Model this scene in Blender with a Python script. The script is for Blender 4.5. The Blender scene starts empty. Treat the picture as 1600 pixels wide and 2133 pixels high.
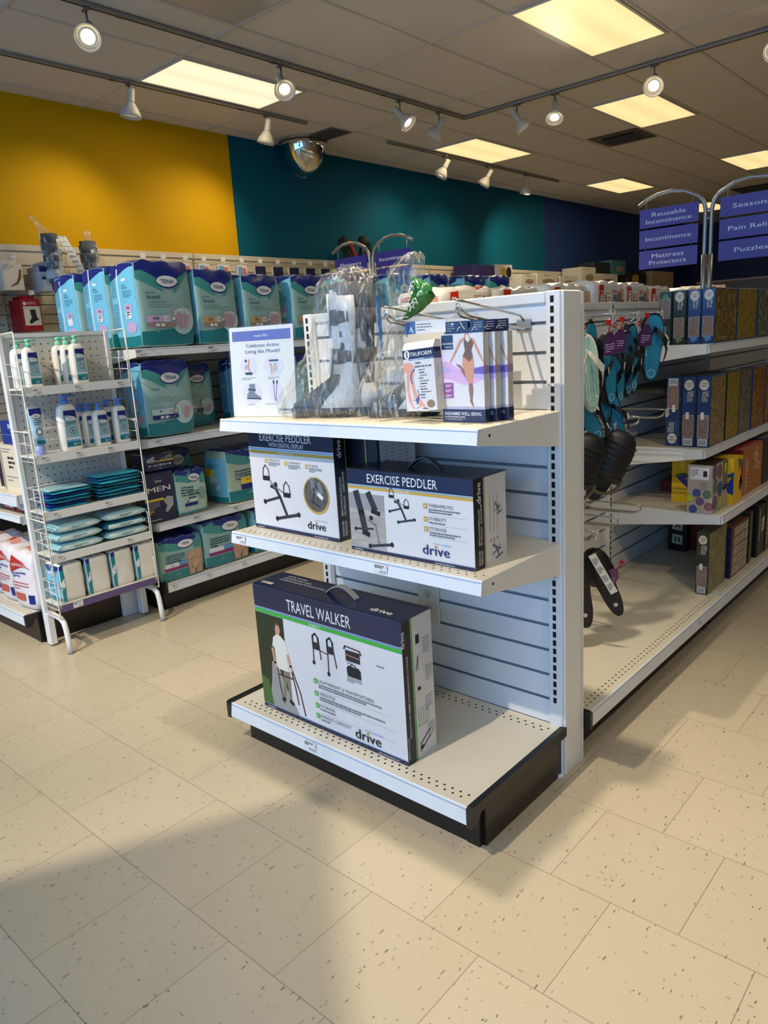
import bpy, math, random
from mathutils import Vector, Matrix, noise
random.seed(7)
S = bpy.context.scene
C = S.collection
PI = math.pi

# ---------------------------------------------------------------- camera
CAM = (1.8864, -1.7724, 1.2779)
YAW, PITCH, ROLL, FPX = 0.7357, 0.229, -0.0612, 1545.9
def cam_axes():
    cy, sy, cp, sp = math.cos(YAW), math.sin(YAW), math.cos(PITCH), math.sin(PITCH)
    f = Vector((-sy*cp, cy*cp, -sp)); r = Vector((cy, sy, 0)); u = r.cross(f)
    cr, sr = math.cos(ROLL), math.sin(ROLL)
    return r*cr+u*sr, u*cr-r*sr, f
r_, u_, f_ = cam_axes()
cd = bpy.data.cameras.new('camera'); cam = bpy.data.objects.new('camera', cd); C.objects.link(cam)
cd.sensor_fit = 'HORIZONTAL'; cd.sensor_width = 36; cd.lens = 36*FPX/1600; cd.clip_start = .05; cd.clip_end = 200
mw = Matrix((r_, u_, -f_)).transposed().to_4x4(); mw.translation = Vector(CAM); cam.matrix_world = mw
S.camera = cam

# ---------------------------------------------------------------- world, exposure, daylight
W = bpy.data.worlds.new('daylight_sky'); S.world = W; W.use_nodes = True
wb = W.node_tree.nodes['Background']; wb.inputs[0].default_value = (.50, .68, 1, 1); wb.inputs[1].default_value = .5
S.view_settings.view_transform = 'Standard'; S.view_settings.look = 'None'
S.view_settings.gamma = 1; S.view_settings.use_curve_mapping = False
S.view_settings.exposure = 0.0
S.cycles.max_bounces = 7; S.cycles.diffuse_bounces = 3; S.cycles.glossy_bounces = 3
S.cycles.transparent_max_bounces = 12; S.cycles.transmission_bounces = 4
S.cycles.caustics_reflective = False; S.cycles.caustics_refractive = False
S.cycles.sample_clamp_indirect = 4

def lamp_obj(kind, name, loc, aim, power, col, **k):
    d = bpy.data.lights.new(name, kind); d.energy = power; d.color = col
    for a, b in k.items(): setattr(d, a, b)
    o = bpy.data.objects.new(name, d); C.objects.link(o); o.location = loc
    o.rotation_euler = (Vector(aim)-Vector(loc)).to_track_quat('-Z', 'Y').to_euler()
    return o
DAY = (.17, .48, 1); WARM = (1, .80, .50); WARM2 = (1, .86, .66)
lamp_obj('AREA', 'shopfront_daylight', (.35, -5.3, 1.7), (.35, 0, 1.0), 210, DAY, shape='RECTANGLE', size=9.3, size_y=2.6)
def spot(name, loc, aim, power, ang, blend=.6, rad=.04, col=WARM):
    return lamp_obj('SPOT', name, loc, aim, power, col, spot_size=math.radians(ang), spot_blend=blend, shadow_soft_size=rad)
spot('track_spot_overhead', (.68, -.12, 3.05), (.85, -.12, 0), 190, 64, 1, .045, WARM2)
spot('track_spot_front', (.4, -2.3, 3.05), (.55, -1.2, 0), 285, 95, .8, .018, WARM2)
spot('track_spot_aisle', (-1.0, -2.6, 3.05), (-1.35, .1, 1.0), 390, 62, .8, .05, WARM2)
spot('track_spot_far_floor', (2.9, -.9, 3.05), (2.2, .9, 0), 75, 90, .8, .06, WARM)
for i, (sx, sy, ax, ay, az, p) in enumerate([(-3.6, 1.7, -4.4, 1.3, 1.9, 34), (-3.6, 3.05, -4.4, 2.7, 2.0, 36), (-3.6, 5.7, -4.4, 5.5, 2.2, 26), (-3.62, 6.6, -4.4, 6.6, 2.0, 22), (-3.6, 7.5, -4.2, 8.6, 2.0, 75), (-2.6, 3.7, -1.5, 1.6, 1.4, 60), (-1.63, 4.65, -.2, 2.2, 1.4, 60), (-.75, 4.65, .5, 2.3, 1.4, 60)]):
    spot('track_spot_wall', (sx, sy, 3.0), (ax, ay, az), p, 105, 1, .06, (1, .86, .62))
# area lamps under the fluorescent ceiling panels, some added where none is seen
for i, (px, py) in enumerate([(-3.27, 2.36), (-.75, 3.58), (-1.4, 6.02), (-3.27, 6.02), (-3.27, 9.7), (-1.4, 9.7), (1.8, -.1), (1.8, 3.6), (2.4, -4), (1.2, 7.2), (-2.0, -2.5)]):
    lamp_obj('AREA', 'ceiling_panel_glow', (px, py, 3.285), (px, py, 0), (15 if (px, py) in ((-.75, 3.58), (-1.4, 6.02)) else 7) if py > -1 else 3, (1, .84, .56), shape='RECTANGLE', size=.58, size_y=1.18)

# ---------------------------------------------------------------- materials
def lin(c):
    return tuple(((x/255)/12.92 if x/255 <= .04045 else ((x/255+.055)/1.055)**2.4) for x in c)
MATS = {}
def mat(name, rgb, rough=.5, metal=0, bump=0, bscale=40, var=0, vscale=6, spec=.5, coat=0, emit=0, alpha=1):
    if name in MATS: return MATS[name]
    m = bpy.data.materials.new(name); m.use_nodes = True; nt = m.node_tree; N = nt.nodes; b = N['Principled BSDF']
    c = lin(rgb)
    b.inputs['Base Color'].default_value = (*c, 1); b.inputs['Roughness'].default_value = rough
    b.inputs['Metallic'].default_value = metal; b.inputs['Specular IOR Level'].default_value = spec
    b.inputs['Coat Weight'].default_value = coat
    if coat: b.inputs['Coat Roughness'].default_value = .12
    if emit: b.inputs['Emission Color'].default_value = (*c, 1); b.inputs['Emission Strength'].default_value = emit
    if alpha < 1: b.inputs['Alpha'].default_value = alpha
    tc = N.new('ShaderNodeTexCoord')
    n = N.new('ShaderNodeTexNoise'); n.inputs['Scale'].default_value = vscale if var else bscale; n.inputs['Detail'].default_value = 4
    nt.links.new(tc.outputs['Object'], n.inputs['Vector'])
    mx = N.new('ShaderNodeMix'); mx.data_type = 'RGBA'; v = var if var else .02
    mx.inputs[6].default_value = (*[x*(1-v) for x in c], 1); mx.inputs[7].default_value = (*[min(1, x*(1+v)) for x in c], 1)
    nt.links.new(n.outputs['Fac'], mx.inputs[0]); nt.links.new(mx.outputs[2], b.inputs['Base Color'])
    if bump:
        n2 = N.new('ShaderNodeTexNoise'); n2.inputs['Scale'].default_value = bscale; n2.inputs['Detail'].default_value = 3
        nt.links.new(tc.outputs['Object'], n2.inputs['Vector'])
        bp = N.new('ShaderNodeBump'); bp.inputs['Strength'].default_value = bump; bp.inputs['Distance'].default_value = .004
        nt.links.new(n2.outputs['Fac'], bp.inputs['Height']); nt.links.new(bp.outputs['Normal'], b.inputs['Normal'])
    MATS[name] = m
    return m

def ramp_mat(name, cols, scale=14, rough=.35, kind='noise', dist=1.5, stretch=(1, 1, 1), detail=6):
    """painted picture: noise driven colour patches"""
    if name in MATS: return MATS[name]
    m = bpy.data.materials.new(name); m.use_nodes = True; nt = m.node_tree; N = nt.nodes; b = N['Principled BSDF']
    b.inputs['Roughness'].default_value = rough
    tc = N.new('ShaderNodeTexCoord'); mp = N.new('ShaderNodeMapping'); mp.inputs['Scale'].default_value = stretch
    nt.links.new(tc.outputs['Object'], mp.inputs['Vector'])
    if kind == 'noise':
        t = N.new('ShaderNodeTexNoise'); t.inputs['Detail'].default_value = detail; t.inputs['Distortion'].default_value = dist
        t.inputs['Roughness'].default_value = .68; fac = 'Fac'
    else:
        t = N.new('ShaderNodeTexVoronoi'); fac = 'Color'
    t.inputs['Scale'].default_value = scale
    nt.links.new(mp.outputs[0], t.inputs['Vector'])
    r = N.new('ShaderNodeValToRGB'); e = r.color_ramp.elements
    while len(e) < len(cols): e.new(.5)
    for i, c in enumerate(cols):
        e[i].position = .3+.4*i/(len(cols)-1) if kind == 'noise' else i/(len(cols)-1); e[i].color = (*lin(c), 1)
    if kind != 'noise': r.color_ramp.interpolation = 'CONSTANT'
    nt.links.new(t.outputs[fac], r.inputs[0]); nt.links.new(r.outputs[0], b.inputs['Base Color'])
    MATS[name] = m
    return m

def film_mat(name, col, t, rough=.12, bscale=30, bump=.9, streak=.5):
    """thin clear plastic film: mostly transparent, noise paints pale crease highlights in"""
    m = bpy.data.materials.new(name); m.use_nodes = True; nt = m.node_tree; N = nt.nodes
    out = N['Material Output']; N.remove(N['Principled BSDF'])
    tr = N.new('ShaderNodeBsdfTransparent'); tr.inputs[0].default_value = (.97, .97, .96, 1)
    gl = N.new('ShaderNodeBsdfGlossy'); gl.inputs['Roughness'].default_value = rough; gl.inputs[0].default_value = (*col, 1)
    df = N.new('ShaderNodeBsdfDiffuse'); df.inputs[0].default_value = (*col, 1)
    tc = N.new('ShaderNodeTexCoord'); mp = N.new('ShaderNodeMapping'); mp.inputs['Scale'].default_value = (2.2, 2.2, .55)
    nz = N.new('ShaderNodeTexNoise'); nz.inputs['Scale'].default_value = bscale; nz.inputs['Detail'].default_value = 5; nz.inputs['Distortion'].default_value = 1.2
    nt.links.new(tc.outputs['Object'], mp.inputs[0]); nt.links.new(mp.outputs[0], nz.inputs['Vector'])
    bp = N.new('ShaderNodeBump'); bp.inputs['Strength'].default_value = bump; bp.inputs['Distance'].default_value = .012
    nt.links.new(nz.outputs['Fac'], bp.inputs['Height']); nt.links.new(bp.outputs[0], gl.inputs['Normal']); nt.links.new(bp.outputs[0], df.inputs['Normal'])
    cr = N.new('ShaderNodeValToRGB'); cr.color_ramp.elements[0].position = .48; cr.color_ramp.elements[1].position = .70
    cr.color_ramp.elements[0].color = (0, 0, 0, 1); cr.color_ramp.elements[1].color = (1, 1, 1, 1)
    nt.links.new(nz.outputs['Fac'], cr.inputs[0])
    m1 = N.new('ShaderNodeMixShader'); nt.links.new(cr.outputs[0], m1.inputs[0])
    m1.inputs[0].default_value = .3; nt.links.new(gl.outputs[0], m1.inputs[1]); nt.links.new(df.outputs[0], m1.inputs[2])
    ma = N.new('ShaderNodeMath'); ma.operation = 'MULTIPLY_ADD'; nt.links.new(cr.outputs[0], ma.inputs[0]); ma.inputs[1].default_value = streak; ma.inputs[2].default_value = t  # streaks add pale opacity, highlights painted into the film
    m2 = N.new('ShaderNodeMixShader'); nt.links.new(ma.outputs[0], m2.inputs[0])
    nt.links.new(tr.outputs[0], m2.inputs[1]); nt.links.new(m1.outputs[0], m2.inputs[2]); nt.links.new(m2.outputs[0], out.inputs[0])
    return m

# ---------------------------------------------------------------- mesh builder
class MB:
    def __init__(s, M=None):
        s.v = []; s.f = []; s.m = []; s.sm = []; s.mats = []; s.M = M or Matrix()
    def mi(s, m):
        if m not in s.mats: s.mats.append(m)
        return s.mats.index(m)
    def add(s, vs, fs, m, smooth=False):
        b = len(s.v); s.v += [s.M @ Vector(p) for p in vs]; k = s.mi(m)
        for f in fs: s.f.append([b+i for i in f]); s.m.append(k); s.sm.append(smooth)
    def box(s, x0, y0, z0, x1, y1, z1, m, bev=0, fm=None):
        """fm: per face materials dict among x- x+ y- y+ z- z+"""
        if bev <= 0:
            vs = [(x, y, z) for z in (z0, z1) for y in (y0, y1) for x in (x0, x1)]
            F = {'z-': (0, 2, 3, 1), 'z+': (4, 5, 7, 6), 'y-': (0, 1, 5, 4), 'y+': (2, 6, 7, 3), 'x-': (0, 4, 6, 2), 'x+': (1, 3, 7, 5)}
            for k, f in F.items(): s.add([vs[i] for i in f], [(0, 1, 2, 3)], (fm or {}).get(k, m))
            return
        b = bev; xs = (x0, x0+b, x1-b, x1); ys = (y0, y0+b, y1-b, y1); zs = (z0, z0+b, z1-b, z1)
        idx = {}; vs = []
        for sx in (0, 1):
            for sy in (0, 1):
                for sz in (0, 1):
                    for ax in range(3):
                        p = [(xs[1], xs[2])[sx], (ys[1], ys[2])[sy], (zs[1], zs[2])[sz]]
                        p[ax] = ((xs[0], xs[3])[sx], (ys[0], ys[3])[sy], (zs[0], zs[3])[sz])[ax]
                        idx[(sx, sy, sz, ax)] = len(vs); vs.append(tuple(p))
        I = lambda a, b_, c, ax: idx[(a, b_, c, ax)]
        F = []
        for ax in range(3):
            for sd in (0, 1):
                q = []
                for (p, r) in ((0, 0), (1, 0), (1, 1), (0, 1)):
                    t = [p, r]; t.insert(ax, sd); q.append(I(*t, ax))
                F.append(q if (sd == 1) != (ax == 1) else q[::-1])
        for ax in range(3):
            o = [a for a in range(3) if a != ax]
            for p in (0, 1):
                for r in (0, 1):
                    e = []
                    for (sd, a) in ((0, o[0]), (0, o[1]), (1, o[1]), (1, o[0])):
                        t = [0, 0, 0]; t[ax] = sd; t[o[0]] = p; t[o[1]] = r; e.append(I(*t, a))
                    F.append(e)
        for sx in (0, 1):
            for sy in (0, 1):
                for sz in (0, 1): F.append([I(sx, sy, sz, a) for a in range(3)])
        s.add(vs, F, m)
    def tube(s, pts, r, m, n=6, cap=True, closed=False):
        pts = [Vector(p) for p in pts]; vs = []; fs = []; L = len(pts)
        up = None
        for i, p in enumerate(pts):
            a = pts[i-1] if (i or closed) else p; b = pts[(i+1) % L] if (i < L-1 or closed) else p
            t = (b-a).normalized()
            if up is None: up = Vector((0, 0, 1)) if abs(t.z) < .9 else Vector((1, 0, 0))
            sd = t.cross(up).normalized(); up = sd.cross(t).normalized()
            rr = r[i] if isinstance(r, (list, tuple)) else r
            for k in range(n):
                an = 2*PI*k/n; vs.append(p+sd*math.cos(an)*rr+up*math.sin(an)*rr)
        for i in range(L if closed else L-1):
            j = (i+1) % L
            for k in range(n): fs.append((i*n+k, i*n+(k+1) % n, j*n+(k+1) % n, j*n+k))
        if cap and not closed: fs += [tuple(range(n))[::-1], tuple((L-1)*n+k for k in range(n))]
        s.add(vs, fs, m, True)
    def lathe(s, prof, m, n=20, axis='z', o=(0, 0, 0), cap=False):
        vs = []; fs = []
        for (r, h) in prof:
            for k in range(n):
                a = 2*PI*k/n; p = (r*math.cos(a), r*math.sin(a), h)
                if axis == 'x': p = (p[2], p[0], p[1])
                if axis == 'y': p = (p[1], p[2], p[0])
                vs.append((p[0]+o[0], p[1]+o[1], p[2]+o[2]))
        for i in range(len(prof)-1):
            for k in range(n): fs.append((i*n+k, i*n+(k+1) % n, (i+1)*n+(k+1) % n, (i+1)*n+k))
        if cap: fs += [tuple(range(n))[::-1], tuple((len(prof)-1)*n+k for k in range(n))]
        s.add(vs, fs, m, True)
    def loft(s, rings, m, cap=True, smooth=True):
        n = len(rings[0]); vs = [p for r in rings for p in r]; fs = []
        for i in range(len(rings)-1):
            for k in range(n): fs.append((i*n+k, i*n+(k+1) % n, (i+1)*n+(k+1) % n, (i+1)*n+k))
        if cap: fs += [tuple(range(n))[::-1], tuple((len(rings)-1)*n+k for k in range(n))]
        s.add(vs, fs, m, smooth)
    def prism(s, poly, z0, z1, m, mside=None, smooth=False):
        n = len(poly)
        s.add([(x, y, z0) for x, y in poly], [tuple(range(n))[::-1]], m)
        s.add([(x, y, z1) for x, y in poly], [tuple(range(n))], m)
        s.add([(x, y, z) for z in (z0, z1) for x, y in poly], [(k, (k+1) % n, n+(k+1) % n, n+k) for k in range(n)], mside or m, smooth)
    def build(s, name, parent=None, loc=None, rot=None, weld=False):
        me = bpy.data.meshes.new(name); me.from_pydata([tuple(p) for p in s.v], [], s.f); me.update()
        for m in s.mats: me.materials.append(m)
        me.polygons.foreach_set('material_index', s.m); me.polygons.foreach_set('use_smooth', s.sm)
        o = bpy.data.objects.new(name, me); C.objects.link(o)
        if parent: o.parent = parent
        if loc is not None: o.location = loc
        if rot is not None: o.rotation_euler = rot
        return o

def tag(o, label=None, cat=None, group=None, kind=None):
    if label: o['label'] = label
    if cat: o['category'] = cat
    if group: o['group'] = group
    if kind: o['kind'] = kind
    return o
def thing(name, label, cat, loc=(0, 0, 0), rz=0, group=None, rot=None):
    o = bpy.data.objects.new(name, None); C.objects.link(o); o.location = loc
    o.rotation_euler = rot or (0, 0, rz); o.empty_display_size = .05
    return tag(o, label, cat, group)
def dup(root, loc, rz=None, label=None, group=None, rot=None):
    r = root.copy(); C.objects.link(r); r.location = loc
    if rz is not None: r.rotation_euler = (0, 0, rz)
    if rot is not None: r.rotation_euler = rot
    if label: r['label'] = label
    if group: r['group'] = group
    for ch in list(root.children):
        c = ch.copy(); C.objects.link(c); c.parent = r
        for g in list(ch.children):
            d = g.copy(); C.objects.link(d); d.parent = c
    return r

# ---------------------------------------------------------------- printed art (lies on its own carton, bag or board)
_TX = {}
def text_mesh(t, bold=0):
    k = (t, bold)
    if k not in _TX:
        cu = bpy.data.curves.new('t', 'FONT'); cu.body = t; cu.size = 1; cu.resolution_u = 2; cu.offset = bold
        ob = bpy.data.objects.new('t', cu); C.objects.link(ob); bpy.context.view_layer.update()
        me = bpy.data.meshes.new_from_object(ob)
        vs = [(v.co.x, v.co.y) for v in me.vertices]; fs = [tuple(p.vertices) for p in me.polygons]
        bpy.data.objects.remove(ob); bpy.data.curves.remove(cu); bpy.data.meshes.remove(me)
        x0 = min([v[0] for v in vs] or [0]); x1 = max([v[0] for v in vs] or [1])
        _TX[k] = ([(a-x0, b) for a, b in vs], fs, x1-x0)
    return _TX[k]
class Art:
    """2D drawing on a surface; f(a, b, d) gives the 3D point, d the height above the surface"""
    def __init__(s, mb, f, d0=.0004, step=.00003): s.mb = mb; s.f = f; s.d = d0; s.st = step
    def up(s): s.d += s.st
    def rect(s, x0, y0, x1, y1, m, nx=1, ny=1):
        vs = [s.f(x0+(x1-x0)*i/nx, y0+(y1-y0)*j/ny, s.d) for j in range(ny+1) for i in range(nx+1)]
        fs = [(j*(nx+1)+i, j*(nx+1)+i+1, (j+1)*(nx+1)+i+1, (j+1)*(nx+1)+i) for j in range(ny) for i in range(nx)]
        s.mb.add(vs, fs, m, nx > 1 or ny > 1); s.up()
    def fill(s, x0, x1, lo, hi, m, nx=16, ny=3):
        vs = []
        for j in range(ny+1):
            for i in range(nx+1):
                x = x0+(x1-x0)*i/nx; a, b = lo(x), hi(x); vs.append(s.f(x, a+(b-a)*j/ny, s.d))
        fs = [(j*(nx+1)+i, j*(nx+1)+i+1, (j+1)*(nx+1)+i+1, (j+1)*(nx+1)+i) for j in range(ny) for i in range(nx)]
        s.mb.add(vs, fs, m, True); s.up()
    def poly(s, pts, m):
        s.mb.add([s.f(x, y, s.d) for x, y in pts], [tuple(range(len(pts)))], m); s.up()
    def ell(s, cx, cy, rx, ry, m, n=20):
        s.poly([(cx+rx*math.cos(2*PI*k/n), cy+ry*math.sin(2*PI*k/n)) for k in range(n)], m)
    def line(s, pts, w, m):
        for (a, b), (c, d) in zip(pts, pts[1:]):
            L = math.hypot(c-a, d-b) or 1; nx, ny = -(d-b)/L*w/2, (c-a)/L*w/2
            ex, ey = (c-a)/L*w*.3, (d-b)/L*w*.3
            s.mb.add([s.f(*p, s.d) for p in ((a-ex+nx, b-ey+ny), (a-ex-nx, b-ey-ny), (c+ex-nx, d+ey-ny), (c+ex+nx, d+ey+ny))], [(0, 1, 2, 3)], m)
        s.up()
    def text(s, t, x, y, h, m, al='l', w=None, bold=0, rot=0, ax=1):
        """x, y baseline anchor; h capital height; w makes it fit that width"""
        heavy = bold > .008; vs, fs, L = text_mesh(t); k = h/.69; kx = k*ax
        if w: kx = w/L
        W_ = L*kx; ox = {'l': 0, 'c': -W_/2, 'r': -W_}[al]; c, sn = math.cos(rot), math.sin(rot)
        o = []
        for a, b in vs:
            p, q = ox+a*kx, b*k; o.append(s.f(x+p*c-q*sn, y+p*sn+q*c, s.d))
        s.mb.add(o, fs, m); s.up()
        if heavy:   # bold: the same strokes once more, a hair to the side
            for e in (bold*.6*k, bold*1.3*k): s.mb.add([s.f(x+(ox+a*kx+e)*c-b*k*sn, y+(ox+a*kx+e)*sn+b*k*c, s.d) for a, b in vs], fs, m); s.up()
    def micro(s, x, y, w, n, dy, m, h=None, seed=0):
        """rows of unreadably small print"""
        rd = random.Random(seed+int(x*1e4)); h = h or dy*.42
        for i in range(n):
            px = x; ww = w*(1 if i < n-1 else rd.uniform(.4, .85)); yy = y-i*dy
            while px < x+ww-h:
                l = min(rd.uniform(1.2, 5)*h, x+ww-px); s.mb.add([s.f(*p, s.d) for p in ((px, yy), (px+l, yy), (px+l, yy+h), (px, yy+h))], [(0, 1, 2, 3)], m); px += l+h*.55
        s.up()
def plane(o, u, v):
    o, u, v = Vector(o), Vector(u), Vector(v); n = u.cross(v).normalized()
    return lambda a, b, d=0: o+u*a+v*b+n*d
def front(x0, y, z0): return plane((x0, y, z0), (1, 0, 0), (0, 0, 1))       # faces -y
def right(x, y0, z0): return plane((x, y0, z0), (0, 1, 0), (0, 0, 1))       # faces +x
def left(x, y0, z0): return plane((x, y0, z0), (0, -1, 0), (0, 0, 1))       # faces -x, a runs toward -y
def top(x0, y0, z): return plane((x0, y0, z), (1, 0, 0), (0, 1, 0))

WH = mat('white_powder_coat', (226, 226, 222), .38, var=.03, vscale=9)
WHS = mat('scuffed_white_strip', (222, 225, 228), .3, var=.07, vscale=22)
WSL = mat('white_slat_board', (232, 234, 236), .28, var=.02, vscale=3)
DECK = mat('cream_enamel_shelf', (222, 214, 194), .3, var=.04, vscale=7)
BLK = mat('black_plastic', (16, 17, 20), .35)
BRN = mat('dark_brown_kick', (28, 22, 17), .25, var=.15, vscale=5)
HOLE = mat('hole_shade', (8, 8, 9), .9)  # shade inside holes and slots, painted as flat dark marks
CHR = mat('chrome_wire', (190, 190, 188), .22, 1)
STL = mat('brushed_silver_tube', (165, 163, 158), .35, .85)
PAPER = mat('white_paper', (226, 226, 224), .6)
INK = mat('black_ink', (24, 24, 28), .6)
GINK = mat('grey_ink', (110, 112, 118), .6)
TINK = mat('soft_grey_ink', (165, 167, 172), .6)
NAVY = mat('navy_print', (16, 27, 66), .32)
NAVY2 = mat('royal_navy_film', (17, 37, 118), .25)
BLUEI = mat('blue_print', (62, 84, 150), .45)
# ================================================================ the room
def floor_mat():
    m = bpy.data.materials.new('vinyl_floor_tile'); m.use_nodes = True; nt = m.node_tree; N = nt.nodes; L = nt.links.new; b = N['Principled BSDF']
    tc = N.new('ShaderNodeTexCoord')
    def brick(mort, c1, c2, cm):
        mp = N.new('ShaderNodeMapping'); mp.inputs['Location'].default_value = (-.0445+.1525*1, .095, 0)
        L(tc.outputs['Object'], mp.inputs[0])
        br = N.new('ShaderNodeTexBrick'); L(mp.outputs[0], br.inputs['Vector'])
        br.inputs['Scale'].default_value = 1; br.inputs['Brick Width'].default_value = .305; br.inputs['Row Height'].default_value = .305
        br.inputs['Mortar Size'].default_value = mort; br.inputs['Mortar Smooth'].default_value = .1; br.offset = .5
        br.inputs['Color1'].default_value = (*c1, 1); br.inputs['Color2'].default_value = (*c2, 1); br.inputs['Mortar'].default_value = (*cm, 1)
        return br
    br = brick(.0008, lin((197, 183, 157)), lin((191, 177, 150)), lin((128, 114, 94)))
    # streaky dark flecks
    col = br.outputs['Color']
    for sc, thr, cc, rot, st in ((88, .085, (84, 78, 68), .5, (1, .26, 1)), (80, .07, (132, 118, 94), 1.9, (.22, 1, 1)), (118, .08, (66, 64, 60), 2.5, (1, .36, 1)), (84, .08, (126, 112, 90), 1.2, (1, .25, 1)), (36, .045, (62, 60, 56), .9, (1, .8, 1))):
        mp = N.new('ShaderNodeMapping'); mp.inputs['Rotation'].default_value = (0, 0, rot); mp.inputs['Scale'].default_value = st; L(tc.outputs['Object'], mp.inputs[0])
        nz0 = N.new('ShaderNodeTexNoise'); nz0.inputs['Scale'].default_value = 35; L(mp.outputs[0], nz0.inputs['Vector'])
        mxv = N.new('ShaderNodeMix'); mxv.data_type = 'VECTOR'; mxv.inputs[0].default_value = .012; L(mp.outputs[0], mxv.inputs[4]); L(nz0.outputs['Color'], mxv.inputs[5])
        vo = N.new('ShaderNodeTexVoronoi'); vo.inputs['Scale'].default_value = sc; L(mxv.outputs[1], vo.inputs['Vector'])
        sp = N.new('ShaderNodeSeparateColor'); L(vo.outputs['Color'], sp.inputs[0])
        g = N.new('ShaderNodeMath'); g.operation = 'MULTIPLY'; L(sp.outputs[0], g.inputs[0]); g.inputs[1].default_value = thr*2.05
        lt = N.new('ShaderNodeMath'); lt.operation = 'LESS_THAN'; L(vo.outputs['Distance'], lt.inputs[0]); L(g.outputs[0], lt.inputs[1])
        g2 = N.new('ShaderNodeMath'); g2.operation = 'GREATER_THAN'; L(sp.outputs[1], g2.inputs[0]); g2.inputs[1].default_value = .48
        an = N.new('ShaderNodeMath'); an.operation = 'MULTIPLY'; L(lt.outputs[0], an.inputs[0]); L(g2.outputs[0], an.inputs[1])
        fa = N.new('ShaderNodeMath'); fa.operation = 'MULTIPLY'; L(an.outputs[0], fa.inputs[0]); fa.inputs[1].default_value = .8
        mx = N.new('ShaderNodeMix'); mx.data_type = 'RGBA'; L(fa.outputs[0], mx.inputs[0]); L(col, mx.inputs[6]); mx.inputs[7].default_value = (*lin(cc), 1)
        col = mx.outputs[2]
    nz = N.new('ShaderNodeTexNoise'); nz.inputs['Scale'].default_value = 3; nz.inputs['Detail'].default_value = 5; L(tc.outputs['Object'], nz.inputs['Vector'])
    mr = N.new('ShaderNodeMapRange'); mr.inputs[3].default_value = .2; mr.inputs[4].default_value = .4; L(nz.outputs['Fac'], mr.inputs[0]); L(mr.outputs[0], b.inputs['Roughness'])
    L(col, b.inputs['Base Color']); b.inputs['Specular IOR Level'].default_value = .4
    bp = N.new('ShaderNodeBump'); bp.inputs['Strength'].default_value = .04; n3 = N.new('ShaderNodeTexNoise'); n3.inputs['Scale'].default_value = 6; L(tc.outputs['Object'], n3.inputs['Vector']); L(n3.outputs['Fac'], bp.inputs['Height']); L(bp.outputs[0], b.inputs['Normal'])
    return m
X0, X1, Y0, Y1, ZC = -4.41, 5.2, -5.6, 16.0, 3.31
def struct(mb, name): return tag(mb.build(name), kind='structure')
mb = MB(); mb.box(X0-.2, Y0, -.1, X1+.2, Y1+.2, 0, floor_mat()); struct(mb, 'floor')
CT = mat('mineral_ceiling_tile', (216, 208, 198), .9, bump=.6, bscale=160, var=.16, vscale=220)
mb = MB(); mb.box(X0-.2, Y0, ZC, X1+.2, Y1+.2, ZC+.1, CT); struct(mb, 'ceiling')
GX, GY, PX, PY = -3.59, 1.745, .632, 1.222
GR = mat('painted_ceiling_grid', (200, 192, 182), .6)
mb = MB()
k = math.ceil((X0-GX)/PX)
while GX+k*PX < X1: mb.box(GX+k*PX-.011, Y0, ZC-.006, GX+k*PX+.011, Y1, ZC, GR); k += 1
k = math.ceil((Y0-GY)/PY)
while GY+k*PY < Y1: mb.box(X0, GY+k*PY-.011, ZC-.0055, X1, GY+k*PY+.011, ZC-.0002, GR); k += 1
struct(mb, 'trim_1')
mb = MB()
YEL = mat('mustard_yellow_paint', (202, 152, 0), .7, var=.02, spec=.15); TEA = mat('deep_teal_paint', (0, 84, 104), .7, var=.02, spec=.15); NVY = mat('navy_wall_paint', (34, 58, 112), .7, var=.02, spec=.2)
mb.box(X0-.15, Y0, 0, X0, 3.235, ZC, YEL); mb.box(X0-.15, 3.235, 0, X0, 9.39, ZC, TEA); mb.box(X0-.15, 9.39, 0, X0, Y1, ZC, NVY)
struct(mb, 'wall_left')
mb = MB(); mb.box(X0-.15, Y1, 0, X1+.15, Y1+.15, ZC, mat('far_navy_paint', (14, 28, 84), .55)); struct(mb, 'wall_far')
mb = MB(); mb.box(X1, Y0, 0, X1+.15, Y1, ZC, mat('beige_wall_paint', (178, 160, 134), .6)); struct(mb, 'wall_right')
# shopfront behind the camera: low sill, mullions and clear glass
mb = MB(); FR = mat('anodised_window_frame', (60, 62, 66), .4, .6)
mb.box(X0, Y0, 0, X1, Y0+.15, .35, mat('sill_plaster', (190, 184, 172), .7)); mb.box(X0, Y0, 3.0, X1, Y0+.15, ZC, MATS['sill_plaster'])
x = X0
while x < X1: mb.box(x, Y0+.03, .35, x+.06, Y0+.1, 3.0, FR); x += 1.9
struct(mb, 'wall_front')
mb = MB(); mb.box(X0, Y0+.06, .35, X1, Y0+.066, 3.0, film_mat('window_glass', (.9, .95, 1), .03, .02, 1, 0, 0)); struct(mb, 'window_1')

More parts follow.
